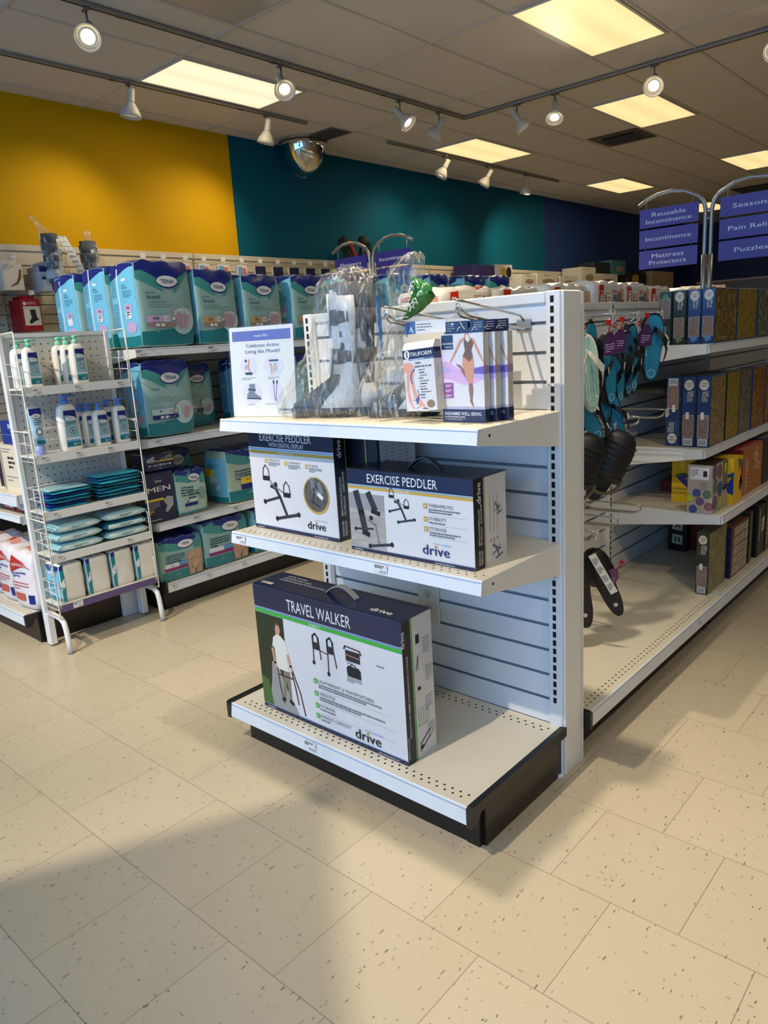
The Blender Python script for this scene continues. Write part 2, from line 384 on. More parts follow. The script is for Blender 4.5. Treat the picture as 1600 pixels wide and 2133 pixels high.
# ---- ceiling fixtures
def panel_mat():
    m = bpy.data.materials.new('lit_prismatic_diffuser'); m.use_nodes = True; nt = m.node_tree; N = nt.nodes; L = nt.links.new
    b = N['Principled BSDF']; tc = N.new('ShaderNodeTexCoord'); sx = N.new('ShaderNodeSeparateXYZ'); L(tc.outputs['Object'], sx.inputs[0])
    # two fluorescent tubes behind the diffuser run along its length
    w = N.new('ShaderNodeMath'); w.operation = 'MULTIPLY'; w.inputs[1].default_value = 2*PI/.30; L(sx.outputs[0], w.inputs[0])
    c = N.new('ShaderNodeMath'); c.operation = 'COSINE'; L(w.outputs[0], c.inputs[0])
    mr = N.new('ShaderNodeMapRange'); mr.inputs[1].default_value = -1; mr.inputs[2].default_value = 1; mr.inputs[3].default_value = 1.0; mr.inputs[4].default_value = .86; L(c.outputs[0], mr.inputs[0])
    b.inputs['Base Color'].default_value = (*lin((225, 215, 180)), 1); b.inputs['Emission Color'].default_value = (1, .78, .36, 1)
    m2 = N.new('ShaderNodeMath'); m2.operation = 'MULTIPLY'; L(mr.outputs[0], m2.inputs[0]); m2.inputs[1].default_value = 1.0; L(m2.outputs[0], b.inputs['Emission Strength'])
    return m
PM = panel_mat(); PM2 = PM.copy(); PM2.name = 'lit_pale_diffuser'; PM2.node_tree.nodes['Principled BSDF'].inputs['Emission Color'].default_value = (1, .90, .62, 1)
PMO = mat('unlit_prismatic_diffuser', (176, 168, 158), .35)
def panel(kx, ky, label, m, frame=True):
    x, y = GX+kx*PX, GY+ky*PY
    t = thing('ceiling_light', label, 'ceiling light', (x+PX/2, y+PY/2, ZC), group='lit ceiling panels')
    a, b = PX/2-.014, PY/2-.014
    q = MB(); q.box(-a+.018, -b+.018, -.008, a-.018, b-.018, -.0065, m); q.build('diffuser', t)
    q = MB()
    for s_ in (-1, 1):
        q.box(min(s_*a, s_*(a-.02)), -b, -.012, max(s_*a, s_*(a-.02)), b, 0, GR); q.box(-a+.02, min(s_*b, s_*(b-.02)), -.012, a-.02, max(s_*b, s_*(b-.02)), 0, GR)
    q.build('frame', t)
    return t
panel(0, 0, 'pale lit ceiling panel above the yellow wall, behind the second track', PM2)
panel(4, 1, 'largest yellow lit ceiling panel, cut by the top of the photo', PM)
panel(3, 3, 'yellow lit ceiling panel with a spotlight hanging in front of it', PM)
panel(0, 3, 'yellow lit ceiling panel just above the short track with three spotlights', PM)
panel(0, 6, 'small far lit ceiling panel above the navy wall', PM)
panel(3, 6, 'yellow lit ceiling panel at the right edge above the hanging signs', PM)
panel(0, 9, 'farthest lit ceiling panel glimpsed between the purple signs', PM)
o = panel(2, -1, 'unlit square ceiling panel at the top left of the centre', PMO)
o['group'] = 'unlit fixtures'
for kx, ky in ((4, -2), (8, 1), (9, -2), (7, 4), (7, 7)): panel(kx, ky, 'unseen lit ceiling panel added for its light', PM)  # unseen panels put in for the light they give
DV = mat('sooty_vent_metal', (92, 84, 74), .6, .3); DVK = mat('vent_slot_dark', (20, 18, 16), .8)
t = thing('air_diffuser', 'square dusty air diffuser in the ceiling beside the lit panel', 'air vent', (-1.99, 6.87, ZC))
q = MB(); q.box(-.29, -.29, -.006, .29, .29, -.0005, DV); q.build('face_plate', t)
q = MB()
for i in range(4): q.box(-.17, -.16+i*.085, -.02, .17, -.13+i*.085, -.006, DVK)
q.build('slots', t)
q = MB()
for i in range(4): q.box(-.2, -.128+i*.085, -.03, .2, -.118+i*.085, -.006, DV)
q.build('vanes', t)
q = MB(); q.box(-.3, -.14, -.012, .3, .14, -.0005, mat('grey_grille', (96, 92, 88), .6), .003)
for i in range(14): q.box(-.28, -.125+i*.018, -.0145, .28, -.117+i*.018, -.0118, mat('grille_slots', (70, 68, 66), .8))
tag(q.build('ceiling_grille', loc=(-3.9, 4.02, ZC)), 'long grey return grille in the ceiling behind the mirror dome', 'air vent')
q = MB(); q.box(-.3, -.3, -.012, .3, .3, -.0005, DVK, .003)
for i in range(7): q.box(-.28, -.26+i*.08, -.018, .28, -.235+i*.08, -.0118, DV)
tag(q.build('ceiling_grille', loc=(-2.05, 12.1, ZC)), 'dark square grille in the far ceiling above the right hand signs', 'air vent')

# ---- convex mirror dome in the corner of wall and ceiling
t = thing('mirror_dome', 'chrome quarter dome security mirror under the ceiling by the teal wall', 'mirror', (-4.15, 4.0, ZC))
MIR = mat('mirror_chrome', (225, 225, 225), .03, 1)
q = MB(); rings = []
for i in range(13):
    a = PI/2*i/12; rings.append([(.235*math.cos(a)*math.cos(b), .235*math.cos(a)*math.sin(b), -.32*math.sin(a)-.012) for b in [2*PI*k/28 for k in range(28)]])
q.loft(rings, MIR, True); q.build('mirror_bowl', t)
q = MB(); q.tube([(.25*math.cos(2*PI*k/32), .25*math.sin(2*PI*k/32), -.008) for k in range(32)], .007, mat('dome_rim', (170, 168, 160), .3, .4), 6, closed=True); q.build('rim', t)
q = MB(); q.tube([(-.24+.0*k, 0, -.01) if k == 0 else (-.26*math.cos(PI*k/16), -.0, -.34*math.sin(PI*k/16)-.01) for k in range(9)], .005, MATS['dome_rim'], 6); q.build('hoop', t)

# ---- light tracks and spotlights
TK = mat('cream_track_metal', (150, 141, 128), .45, .2); LW = mat('lamp_white_enamel', (196, 188, 174), .35); LG = mat('lamp_grey_metal', (112, 106, 98), .4, .5)
LB = mat('lit_bulb', (255, 240, 205), .3, emit=14); LB2 = mat('dim_bulb', (240, 225, 190), .3, emit=1.2); LR = mat('bulb_reflector', (210, 200, 178), .25, .3, emit=.25)
def track(x0, y0, x1, y1, label):
    q = MB(); dx, dy = (x1-x0), (y1-y0); L_ = math.hypot(dx, dy); q.M = Matrix.Rotation(math.atan2(dy, dx), 4, 'Z')
    q.box(0, -.018, -.03, L_, .018, -.006, TK, .003); q.box(0, -.005, -.0315, L_, .005, -.0298, DVK)
    i = .6
    while i < L_: q.box(i, -.019, -.0315, i+.05, .019, -.0299, LG); i += 1.22
    tag(q.build('lighting_track', loc=(x0, y0, ZC)), label, 'light track')
track(-3.61, -1.5, -3.61, 3.55, 'white lighting track nearest the yellow wall with two downward spotlights')
track(-2.6, -2.0, -2.6, 4.68, 'long white lighting track running from the top left to the ceiling corner')
track(-2.6, 4.68, 2.2, 4.68, 'white lighting track turning right below the largest lit panel')
track(-3.62, 4.72, -3.62, 8.4, 'short white lighting track with three spotlights before the teal wall')
def spotlight(x, y, aim, lit, label):
    t = thing('track_spotlight', label, 'spotlight', (x, y, ZC-.031), group='track spotlights')
    q = MB(); q.box(-.035, -.012, -.014, .035, .012, 0, LG, .003); q.tube([(0, 0, -.01), (0, 0, -.095)], .006, LG, 8); q.build('stem', t)
    d = Vector(aim).normalized(); R = d.to_track_quat('Z', 'Y').to_matrix().to_4x4()
    R.translation = Vector((0, 0, -.115))-d*.05
    q = MB(R); q.lathe([(.001, -.03), (.026, -.03), (.028, -.02), (.028, .055), (.03, .058), (.03, .066), (.026, .068)], LW, 16)
    q.build('socket_housing', t)
    q = MB(Matrix.Translation((0, 0, -.1))); q.lathe([(.001, -.016), (.014, -.016), (.014, .016), (.001, .016)], LG, 10, 'x'); q.build('joint', t)
    q = MB(R); q.lathe([(.026, .066), (.034, .075), (.05, .10), (.066, .125), (.076, .15), (.08, .172), (.077, .173), (.07, .16), (.06, .15)], LW, 24); q.build('lamp_shade', t)
    q = MB(R)
    if lit:
        q.lathe([(.058, .155), (.045, .157), (.036, .15)], LR, 20); q.lathe([(.036, .15), (.03, .158), (.001, .162)], LB if lit == 1 else LB2, 20)
    else: q.lathe([(.058, .155), (.03, .16), (.001, .162)], LR, 20)
    q.build('bulb', t)
    return t
for a in [(-2.615, .85, (.75, -.55, -.75), 1, 'lit spotlight at the top left facing the camera'),
          (-3.6, 1.7, (-.1, -.1, -1), 0, 'white bell spotlight pointing down over the yellow wall'),
          (-2.6, 2.35, (.6, -.35, -.65), 1, 'lit spotlight overlapping the right end of the pale ceiling panel'),
          (-3.6, 3.05, (-.25, -.1, -1), 0, 'white bell spotlight left of the mirror dome'),
          (-2.6, 3.71, (.65, .15, -.7), 1, 'lit round spotlight right of the mirror dome'),
          (-2.6, 4.27, (-.5, -.3, -.75), 0, 'unlit grey spotlight turned away, near the track corner'),
          (-2.02, 4.68, (.5, .2, -.8), 0, 'unlit bell spotlight just right of the track corner'),
          (-1.635, 4.68, (.2, -.45, -.85), 1, 'lit spotlight second from the corner on the right hand track'),
          (-.75, 4.68, (.25, -.7, -.55), 1, 'lit spotlight hanging in front of a lit ceiling panel'),
          (.12, 4.68, (.35, -.8, -.45), 1, 'lit spotlight cut by the right edge of the photo'),
          (-3.6, 5.7, (-.35, -.35, -.8), 2, 'leftmost spotlight of the short track by the teal wall'),
          (-3.62, 6.62, (-.45, -.3, -.8), 2, 'middle spotlight of the short track by the teal wall'),
          (-3.6, 7.5, (-.1, -.1, -1), 0, 'rightmost spotlight of the short track above the navy wall')]: spotlight(*a)
# ================================================================ shop shelving
def slatwall(q, x0, x1, z0, z1, m=None, y=0, phase=1.293, groove=True):
    """face at y, grooves every 76 mm"""
    m = m or WSL; zs = []; z = phase
    while z > z1-.02: z -= .0762
    while z > z0+.02: zs.append(z); z -= .0762
    GV = mat('slat_groove', (150, 152, 156), .6)
    cuts = [z1]
    for z in zs:
        a, b = z+.0045, z-.0045
        q.add([(x0, y, cuts[-1]), (x1, y, cuts[-1]), (x1, y, a), (x0, y, a)], [(3, 2, 1, 0)], m)
        q.add([(x0, y, a), (x1, y, a), (x1, y+.009, a+.003), (x0, y+.009, a+.003)], [(3, 2, 1, 0)], GV)
        q.add([(x0, y+.009, a+.003), (x1, y+.009, a+.003), (x1, y+.009, b-.002), (x0, y+.009, b-.002)], [(3, 2, 1, 0)], GV)
        q.add([(x0, y+.009, b-.002), (x1, y+.009, b-.002), (x1, y, b), (x0, y, b)], [(3, 2, 1, 0)], m)
        cuts.append(b)
    q.add([(x0, y, cuts[-1]), (x1, y, cuts[-1]), (x1, y, z0), (x0, y, z0)], [(3, 2, 1, 0)], m)
    q.add([(x0, y+.014, z0), (x1, y+.014, z0), (x1, y+.014, z1), (x0, y+.014, z1)], [(3, 2, 1, 0)], m)
    q.add([(x0, y, z1), (x1, y, z1), (x1, y+.014, z1), (x0, y+.014, z1)], [(0, 1, 2, 3)], m)
    for x in (x0, x1): q.add([(x, y, z0), (x, y+.014, z0), (x, y+.014, z1), (x, y, z1)], [(0, 1, 2, 3)], m)
def upright(parent, x, z1=1.372, d=.09, w=.042, z0=.19):
    q = MB(); q.box(x-w/2, -.014, .0, x+w/2, d, z1, WH, .0025)
    q.box(x+w/2, -.010, .0, x+w/2+.008, d-.004, z1-.002, WH, .002)
    zz = z1-.021; a = Art(q, front(x, -.014, 0))
    dd = a.d
    while zz > z0+.03:
        a.d = dd; a.rect(-.0052-.002, zz-.0085, .0052-.002, zz+.0085, HOLE); zz -= .0254
    return q.build('upright', parent)
def channel(q, x0, x1, y, z, h=.032, m=WHS):
    """price channel: sloping strip on the front edge"""
    q.add([(x0, y, z+.001), (x1, y, z+.001), (x1, y-.004, z-.001), (x0, y-.004, z-.001)], [(3, 2, 1, 0)], m)
    q.add([(x0, y-.004, z-.001), (x1, y-.004, z-.001), (x1, y-.010, z-h), (x0, y-.010, z-h)], [(3, 2, 1, 0)], m)
    q.add([(x0, y-.010, z-h), (x1, y-.010, z-h), (x1, y, z-h-.002), (x0, y, z-h-.002)], [(3, 2, 1, 0)], m)
    for x in (x0, x1): q.add([(x, y, z+.001), (x, y-.004, z-.001), (x, y-.010, z-h), (x, y, z-h-.002)], [(0, 1, 2, 3)], m)
    q.box(x0+.001, y-.0055, z-.006, x1-.001, y-.0048, z-.0045, mat('blue_grey_line', (120, 150, 190), .5))
def price_tag(parent, x, y, z, p='14.99', w=.034, h=.022, base=None):
    q = MB(); q.box(x-w/2, y-.0008, z-h/2, x+w/2, y, z+h/2, base or PAPER)
    a = Art(q, front(x-w/2, y-.0008, z-h/2)); a.micro(w*.08, h*.78, w*.7, 2, h*.17, INK, h*.1, seed=int(x*997))
    a.text(p, w*.92, h*.1, h*.26, INK, 'r'); return q.build('price_label', parent)
def perf(q, x0, x1, y0, z, n=2, r=.0028, sp=.0254):
    for j in range(n):
        x = x0+(sp/2 if j % 2 else 0)
        while x < x1:
            yy = y0+j*.0165; q.add([(x+r*math.cos(2*PI*k/8), yy+r*math.sin(2*PI*k/8), z+.0004) for k in range(8)], [tuple(range(8))], HOLE); x += sp
def shelf(parent, x0, x1, d, z, bracket=True, tags=(), pf=True, lip=.032, back=.0, dm=None, bm=None):
    q = MB(); dm = dm or DECK
    q.box(x0+.004, -d, z-.018, x1-.004, -back-.002, z, dm, 0)
    if pf: perf(q, x0+.03, x1-.02, -d+.02, z)
    o = q.build('shelf', parent)
    if bracket:
        bm = bm or WH
        for x in (x0, x1-.004):
            q = MB()
            pts = [(-d+.004, z-.001), (-d+.002, z-.04), (-d+.03, z-.042), (-.006, z-.095), (-.006, z-.001)]
            n = len(pts); q.add([(x, a, b) for a, b in pts], [tuple(range(n))], bm); q.add([(x+.004, a, b) for a, b in pts], [tuple(range(n))[::-1]], bm)
            q.add([(xx, a, b) for xx in (x, x+.004) for a, b in pts], [(k, (k+1) % n, n+(k+1) % n, n+k) for k in range(n)], bm)
            Art(q, right(x+.004, -d, z)).ell(.045, -.02, .004, .004, HOLE, 10)
            q.build('shelf_bracket', parent)
    q = MB(); channel(q, x0-.002, x1+.002, -d, z, lip); q.build('price_channel', parent)
    o2 = [c for c in parent.children if c.name.startswith('price_channel')][-1]
    o2.parent = o
    for (x, p) in tags: price_tag(o, x, -d-.0098, z-lip*.55, p, .046, .026)
    return o
def base(parent, x0, x1, d, zt=.149, endl=False, endr=True, tags=(), kick=.055):
    q = MB(); q.box(x0+.006, -d, zt-.02, x1-.006, -.002, zt, DECK)
    perf(q, x0+.04, x1-.03, -d+.025, zt, r=.0036); perf(q, x0+.04, x1-.03, -.05, zt, r=.0036)
    q.build('base_shelf', parent)
    q = MB(); channel(q, x0+.003, x1-.003, -d, zt, .045); q.build('price_channel', parent)
    q = MB(); q.box(x0+.012, -d+kick, 0, x1-.012, -d+kick+.012, zt-.022, BLK)
    q.box(x1-.05, -d+kick-.003, 0, x1-.0121, -d+kick, zt-.03, BLK); q.build('kick_plate', parent)
    for e, x, s_ in ((endl, x0, 1), (endr, x1, -1)):
        if not e: continue
        q = MB(); a, b = sorted((x+s_*.012, x+s_*.002)); q.box(a, -d+kick+.0122, 0, b, -.004, zt-.0225, BRN); q.build('end_kick_panel', parent)
        q = MB(); a, b = sorted((x, x+s_*.014)); pts = [(-d-.012, zt-.05), (-d-.012, zt+.002), (-d-.004, zt+.007), (-.006, zt+.007), (-.006, zt-.022), (-d+.03, zt-.022), (-d+.012, zt-.05)]
        a, b = (x1-.0045, x1+.012) if s_ < 0 else (x0-.012, x0+.0045)
        n = len(pts); q.add([(a, p, r) for p, r in pts], [tuple(range(n))[::-1]], BLK); q.add([(b, p, r) for p, r in pts], [tuple(range(n))], BLK)
        q.add([(xx, p, r) for xx in (a, b) for p, r in pts], [(k, (k+1) % n, n+(k+1) % n, n+k) for k in range(n)], BLK)
        q.build('end_trim', parent)
    for (x, p) in tags: price_tag(parent, x, -d-.0095, zt-.024, p, .05, .032)

# ---- the end display in the foreground
E = thing('end_display_shelving', 'white end shelving unit in the foreground with slatted back and black base', 'shelving unit', (0, 0, 0))
upright(E, -.0, z0=.0); upright(E, .9165, z0=.19)
q = MB(); slatwall(q, .022, .893, .15, 1.345); q.build('slatwall_panel', E)
q = MB(); q.box(.0215, -.012, 1.342, .8935, .03, 1.371, WH, .003); q.build('top_rail', E)
q = MB(); q.box(-.02, .09, .0, .946, .1, 1.368, WH); q.build('back_cover', E)
shelf(E, -.018, .934, .391, .709, tags=[(.62, '82.99'), (.03, '99.99')], lip=.036)
shelf(E, -.018, .934, .389, 1.067, pf=False, lip=.036)
base(E, -.014, .935, .474, endl=True, tags=[(.37, '99.99')])
q = MB(); q.box(.905, .028, 0, .945, .088, .028, WH, .003); q.lathe([(.013, .0), (.013, .006), (.005, .008)], WH, 12, o=(.93, -.02, 0)); q.build('levelling_foot', E)
q = MB(); IVO = mat('ivory_outlet_plastic', (214, 212, 198), .3); q.box(.415, -.009, .375, .50, -.0006, .52, IVO, .003)
a = Art(q, front(.4575, -.009, .445))
for dz in (-.022, .026):
    a.ell(0, dz, .018, .0165, mat('ivory_socket', (196, 194, 180), .35)); d_ = a.d
    for sx in (-.006, .006): a.d = d_; a.rect(sx-.001, dz, sx+.001, dz+.007, HOLE)
    a.ell(0, dz-.007, .0025, .0025, HOLE, 8)
q.build('power_outlet', E)

# ---- right hand run of shelving (faces the right aisle)
def run(name, label, x, y0, n, L_=1.222, back=.012, skip=()):
    t = thing(name, label, 'shelving unit', (x, y0, 0), PI/2)
    for i in range(n+1): upright(t, i*L_+(.022 if i == 0 else 0), d=.022, z0=.19)
    for i in range(n):
        a, b = i*L_+(.044 if i == 0 else .022), (i+1)*L_-.022
        q = MB(); slatwall(q, a, b, .15, 1.345); q.build('slatwall_panel', t)
        q = MB(); q.box(a, -.012, 1.342, b, .02, 1.371, WH, .003); q.build('top_rail', t)
        if i not in skip: base(t, i*L_+.004, (i+1)*L_-.0, .508, endl=(i == 0), endr=(i == n-1))
    return t
R = run('aisle_shelving', 'white slatted shelving run on the right with puzzles, games and hanging footwear', .446, .112, 4)
for i in (1, 2, 3):
    a, b = i*1.222+.014, (i+1)*1.222+.004
    shelf(R, a, b, .405, 1.181, tags=[], lip=.036, pf=False)
    shelf(R, a, b, .405, .756, lip=.036, pf=False)
    shelf(R, a, b, .485, .487, lip=.036)
q = MB(); DGY = mat('shaded_shelf_grey', (58, 54, 48), .5); q.box(1.236, -.22, .985, 2.44, -.002, .999, DGY); perf(q, 1.26, 2.42, -.2, .999); perf(q, 1.26, 2.42, -.05, .999, n=1); q.build('narrow_shelf', R)  # shelf lies in shade, its darkness is painted into the grey
price_tag(R, .93, -.517, .126, '9.99', .03, .02)
# the other side of the same run only shows its top shelf
R2 = thing('aisle_shelving', 'far side of the right shelving run, carrying red and white packs on top', 'shelving unit', (.40, 5.0, 0), -PI/2)
q = MB(); q.box(0, 0.002, .15, 4.88, .012, 1.36, WSL); q.build('back_panel', R2)
shelf(R2, 0.002, 4.88, .45, 1.30, pf=False); base(R2, 0.002, 4.88, .508, endl=False, endr=False)
# ---- left hand run with the teal packs and its own end unit
T = run('aisle_shelving', 'white shelving run on the left stacked with teal and navy packs', -1.824, .105, 4)
for i in range(4):
    a, b = i*1.222+.008, (i+1)*1.222+.0
    shelf(T, a, b, .505, 1.300, lip=.036, pf=False, tags=[(a+.42, '74.99'), (a+.02, '19.99')] if i == 0 else [(a+.5, '51.99')])
    shelf(T, a, b, .505, .872, lip=.036, pf=False, tags=[(a+.06, '69.99')] if i == 0 else [])
    shelf(T, a, b, .505, .458, lip=.036, pf=False, tags=[(a+.22, '19.99'), (a+.47, '29.99')] if i == 0 else [])
for x, p in ((.05, '29.99'), (.26, '27.99'), (.49, '22.99')): price_tag(T, x, -.517, .126, p)
T2 = thing('aisle_shelving', 'far side of the left shelving run, facing the yellow wall', 'shelving unit', (-1.87, 4.99, 0), -PI/2)
q = MB(); q.box(0, .002, .15, 4.88, .014, 1.36, WSL); q.build('back_panel', T2)
base(T2, 0.002, 4.88, .508, endl=False, endr=False)
EX = thing('end_display_shelving', 'white end shelving unit at the left edge with white incontinence packs on its base', 'shelving unit', (-2.36, -.04, 0))
w = .88
upright(EX, .0); upright(EX, w-.012)
q = MB(); slatwall(q, .022, w-.034, .15, 1.345); q.build('slatwall_panel', EX)
base(EX, -.01, w, .47, endl=True)
shelf(EX, -.01, w, .42, .70, pf=False, lip=.05); shelf(EX, -.01, w, .42, .605, pf=False, lip=.03)

# ---- wall fixture along the coloured wall
WF = thing('wall_shelving', 'long beige slatted wall fixture below the yellow, teal and navy paint', 'wall shelving', (X0+.03, -1.0, 0), PI/2)
BGE = mat('beige_slat_board', (205, 192, 170), .5, var=.03)
for i in range(8):
    q = MB(); slatwall(q, i*1.83, (i+1)*1.83-.012, .1, 2.13, BGE, phase=2.02); q.build('slatwall_panel', WF)
    q = MB(); q.box(i*1.83, -.012, 2.13, (i+1)*1.83-.012, .02, 2.178, BGE, .003); q.build('top_rail', WF)
for i in range(1, 8):
    q = MB(); a = Art(q, front(i*1.83-.006, -.016, 0)); q.box(i*1.83-.011, -.016, .1, i*1.83-.001, 0, 2.175, BGE)
    d_ = a.d; z = 2.15
    while z > 1.2: a.d = d_; a.rect(-.003, z-.008, .003, z+.008, HOLE); z -= .03
    q.build('upright', WF)
q = MB(); q.box(0, -.5, 0, 14.6, -.01, .15, BLK); q.build('base_plinth', WF)
q = MB(); q.box(0, -.5, .15, 14.6, -.01, .17, DECK); q.build('base_shelf', WF)
FW = thing('wall_shelving', 'slatted fixture on the far navy wall with blue and white hanging goods', 'wall shelving', (-4.3, Y1-.03, 0), 0)
q = MB(); slatwall(q, 0, 9.2, .1, 2.05, mat('grey_slat_board', (130, 124, 116), .5), phase=2.0); q.build('slatwall_panel', FW)
q = MB(); q.box(0, -.012, 2.05, 9.2, .02, 2.09, BGE); q.build('top_rail', FW)

# ---- category signs on curved poles
PUR = mat('violet_sign_board', (86, 70, 152), .45, var=.02); SW = mat('sign_white_print', (236, 234, 238), .5)
def sign_pole(x, y, label, big=True):
    t = thing('sign_stand', label, 'sign stand', (x, y, 1.372), group=None)
    for s_ in (-1, 1):
        q = MB(); pts = [(s_*.016, 0, -.1), (s_*.016, 0, .2), (s_*.016, 0, .46)]
        for k in range(1, 7): a = PI/2*k/6*.8; pts.append((s_*(.016+.07*(1-math.cos(a))), 0, .46+.1*math.sin(a)))
        q.tube(pts+[(s_*.13, 0, .588), (s_*.2, 0, .6), (s_*.28, 0, .592), (s_*.34, 0, .572), (s_*.385, 0, .545)], .0105, STL, 10); q.build('curved_arm', t)
        q = MB(); q.tube([(s_*.016, 0, -.1), (s_*.016, 0, .245)], .0135, STL, 10); q.build('pole', t)
    q = MB()
    for z in (.185, .475, .43): q.tube([(-.016, 0, z), (.016, 0, z)], .006, STL, 8)
    q.build('cross_link', t)
    return t
def sign(x, y, z, lines, label, w=.325, h=.099, hang=.03, th=.031, m=None):
    t = thing('hanging_sign', label, 'sign', (x, y, z), group='violet category signs')
    q = MB(); q.box(-w/2, -.0025, -h, w/2, .0025, 0, m or PUR)
    for s_ in (-1, 1): Art(q, front(s_*(w/2-.035), -.0026, 0)).ell(0, -h+.012, .003, .003, HOLE, 8)
    a = Art(q, front(0, -.0026, -h)); n = len(lines)
    for i, l in enumerate(lines):
        yb = h/2-th*.36 if n == 1 else (h*.56 if i == 0 else h*.20)
        a.text(l, 0, yb, th*.72, SW, 'c', w={'Reusable': .186, 'Mattress': .178, 'Protectors': .206, 'Seasonal': .2, 'Pain Relief': .235, 'Puzzles': .163, 'Massagers': .21, ' ': None}.get(l, .252), bold=.018)
    q.build('sign_board', t)
    q = MB()
    for s_ in (-1, 1): q.tube([(s_*(w/2-.035), 0, -.005), (s_*(w/2-.035), .003, .01), (s_*(w/2-.035), 0, hang)], .0019, CHR, 5)
    q.build('hanger_wire', t)
    return t
sign_pole(.424, 2.57, 'silver twin pole sign stand rising behind the puzzle boxes')
for i, l in enumerate([['Reusable', 'Incontinence'], ['Incontinence'], ['Mattress', 'Protectors']]):
    sign(.209, 2.57, 1.895-.1105*i, l, ['top left violet sign reading Reusable Incontinence', 'middle violet sign reading Incontinence in the right hand stack', 'violet sign reading Mattress Protectors below two others'][i], hang=.05 if i == 0 else .013)
for i, l in enumerate([['Seasonal'], ['Pain Relief'], ['Puzzles']]):
    sign(.645, 2.57, 1.895-.1105*i, l, ['violet sign reading Seasonal at the right edge', 'violet sign reading Pain Relief at the right edge', 'violet sign reading Puzzles at the right edge'][i], hang=.05 if i == 0 else .013)
sign_pole(-1.846, 2.38, 'silver twin pole sign stand behind the row of teal packs')
PU2 = mat('deep_violet_board', (62, 52, 142), .45)
sign(-2.05, 2.38, 1.873, [['Massagers']][0], 'violet sign reading Massagers behind the bagged boot', m=PU2, th=.034, hang=.06)
sign(-1.64, 2.38, 1.873, ['Incontinence'], 'violet sign reading Incontinence above the teal packs', m=PU2, th=.034, hang=.06)
sign(-1.64, 2.38, 1.762, [' '], 'lower half hidden violet sign behind the wrapped boot', m=PU2, hang=.008)
# ================================================================ boxed goods on the end display
CW = mat('carton_white', (216, 215, 216), .35, coat=.15); CGOLD = mat('print_gold', (196, 160, 70), .4); CGRN = mat('print_green', (62, 172, 62), .4)
CNV = mat('carton_navy', (22, 31, 66), .28, coat=.3); CBK = mat('carton_black_blue', (18, 21, 34), .35); DBLU = mat('print_drive_blue', (32, 52, 104), .4); ORG = mat('print_orange', (238, 150, 30), .4)
SKY = mat('print_sky', (96, 160, 214), .4); SKIN = mat('print_skin', (205, 150, 122), .5); DGR = mat('print_dark_grey', (52, 54, 58), .4); MGR = mat('print_mid_grey', (120, 122, 126), .4)
def drive(a, x, y, h, m, tagl=True):
    a.text('drive', x, y, h, m, bold=.02, ax=1.15)
    a.rect(x+h*1.58, y+h*.86, x+h*1.80, y+h*1.02, ORG)
    if tagl: a.text('for the road ahead', x+h*1.4, y+h*1.12, h*.2, SKY)
def pedals(a, x, y, s):
    """pedal exerciser drawing, s = overall size"""
    P = lambda *p: [(x+u*s, y+v*s) for u, v in p]
    a.line(P((.0, .30), (.42, .42)), .05*s, DGR); a.line(P((.32, .0), (.95, .14)), .06*s, DGR)
    a.line(P((.22, .62), (.34, .60), (.46, .42), (.62, .08)), .07*s, DGR); a.line(P((.38, .6), (.62, .5)), .03*s, MGR); a.line(P((.34, .6), (.12, .8)), .03*s, MGR)
    for cx, cy in ((.1, .78), (.66, .5)):
        a.line(P((cx-.09, cy), (cx-.07, cy+.16), (cx, cy+.24), (cx+.08, cy+.16), (cx+.1, cy)), .02*s, INK); a.rect(x+(cx-.1)*s, y+(cy-.06)*s, x+(cx+.1)*s, y+(cy+.03)*s, INK)
    for u, v in ((.0, .3), (.32, .0), (.95, .14)): a.ell(x+u*s, y+v*s, .045*s, .05*s, INK, 10)
    a.ell(x+.36*s, y+.66*s, .05*s, .05*s, INK, 10)
def icon(a, x, y, s, m, t, n=2, w=.09, seed=1, ht=None):
    a.rect(x, y-s, x+s, y, m); a.line([(x+s*.25, y-s*.7), (x+s*.5, y-s*.3), (x+s*.75, y-s*.75)], s*.12, CW)
    ht = ht or s*.5
    a.text(t, x+s*1.3, y-ht*.95, ht, GINK); a.micro(x+s*1.3, y-ht*1.9, w, n, ht*.75, GINK, ht*.4, seed)
def carton(q, w, d, h, front_m, top_m, side_m, bev=.0012):
    q.box(0, 0, 0, w, d, h, front_m, 0, {'z+': top_m, 'x+': side_m, 'x-': side_m, 'z-': side_m})
def handle(parent, w, d, h, s, m, dy=0):
    q = MB(); n = 9; rings = []
    for i in range(n):
        t_ = i/(n-1); x = w/2+(t_-.5)*s; z = h+.001+math.sin(PI*t_)*.028; rings.append([(x, d/2-.009+dy, z), (x, d/2+.009+dy, z), (x, d/2+.009+dy, z+.004), (x, d/2-.009+dy, z+.004)])
    q.loft(rings, m, True, False); q.build('carry_handle', parent)
def flaps(q, w, d, h, m):
    q.box(-.0015, d*.03, h, w+.0015, d+.001, h+.0022, m)
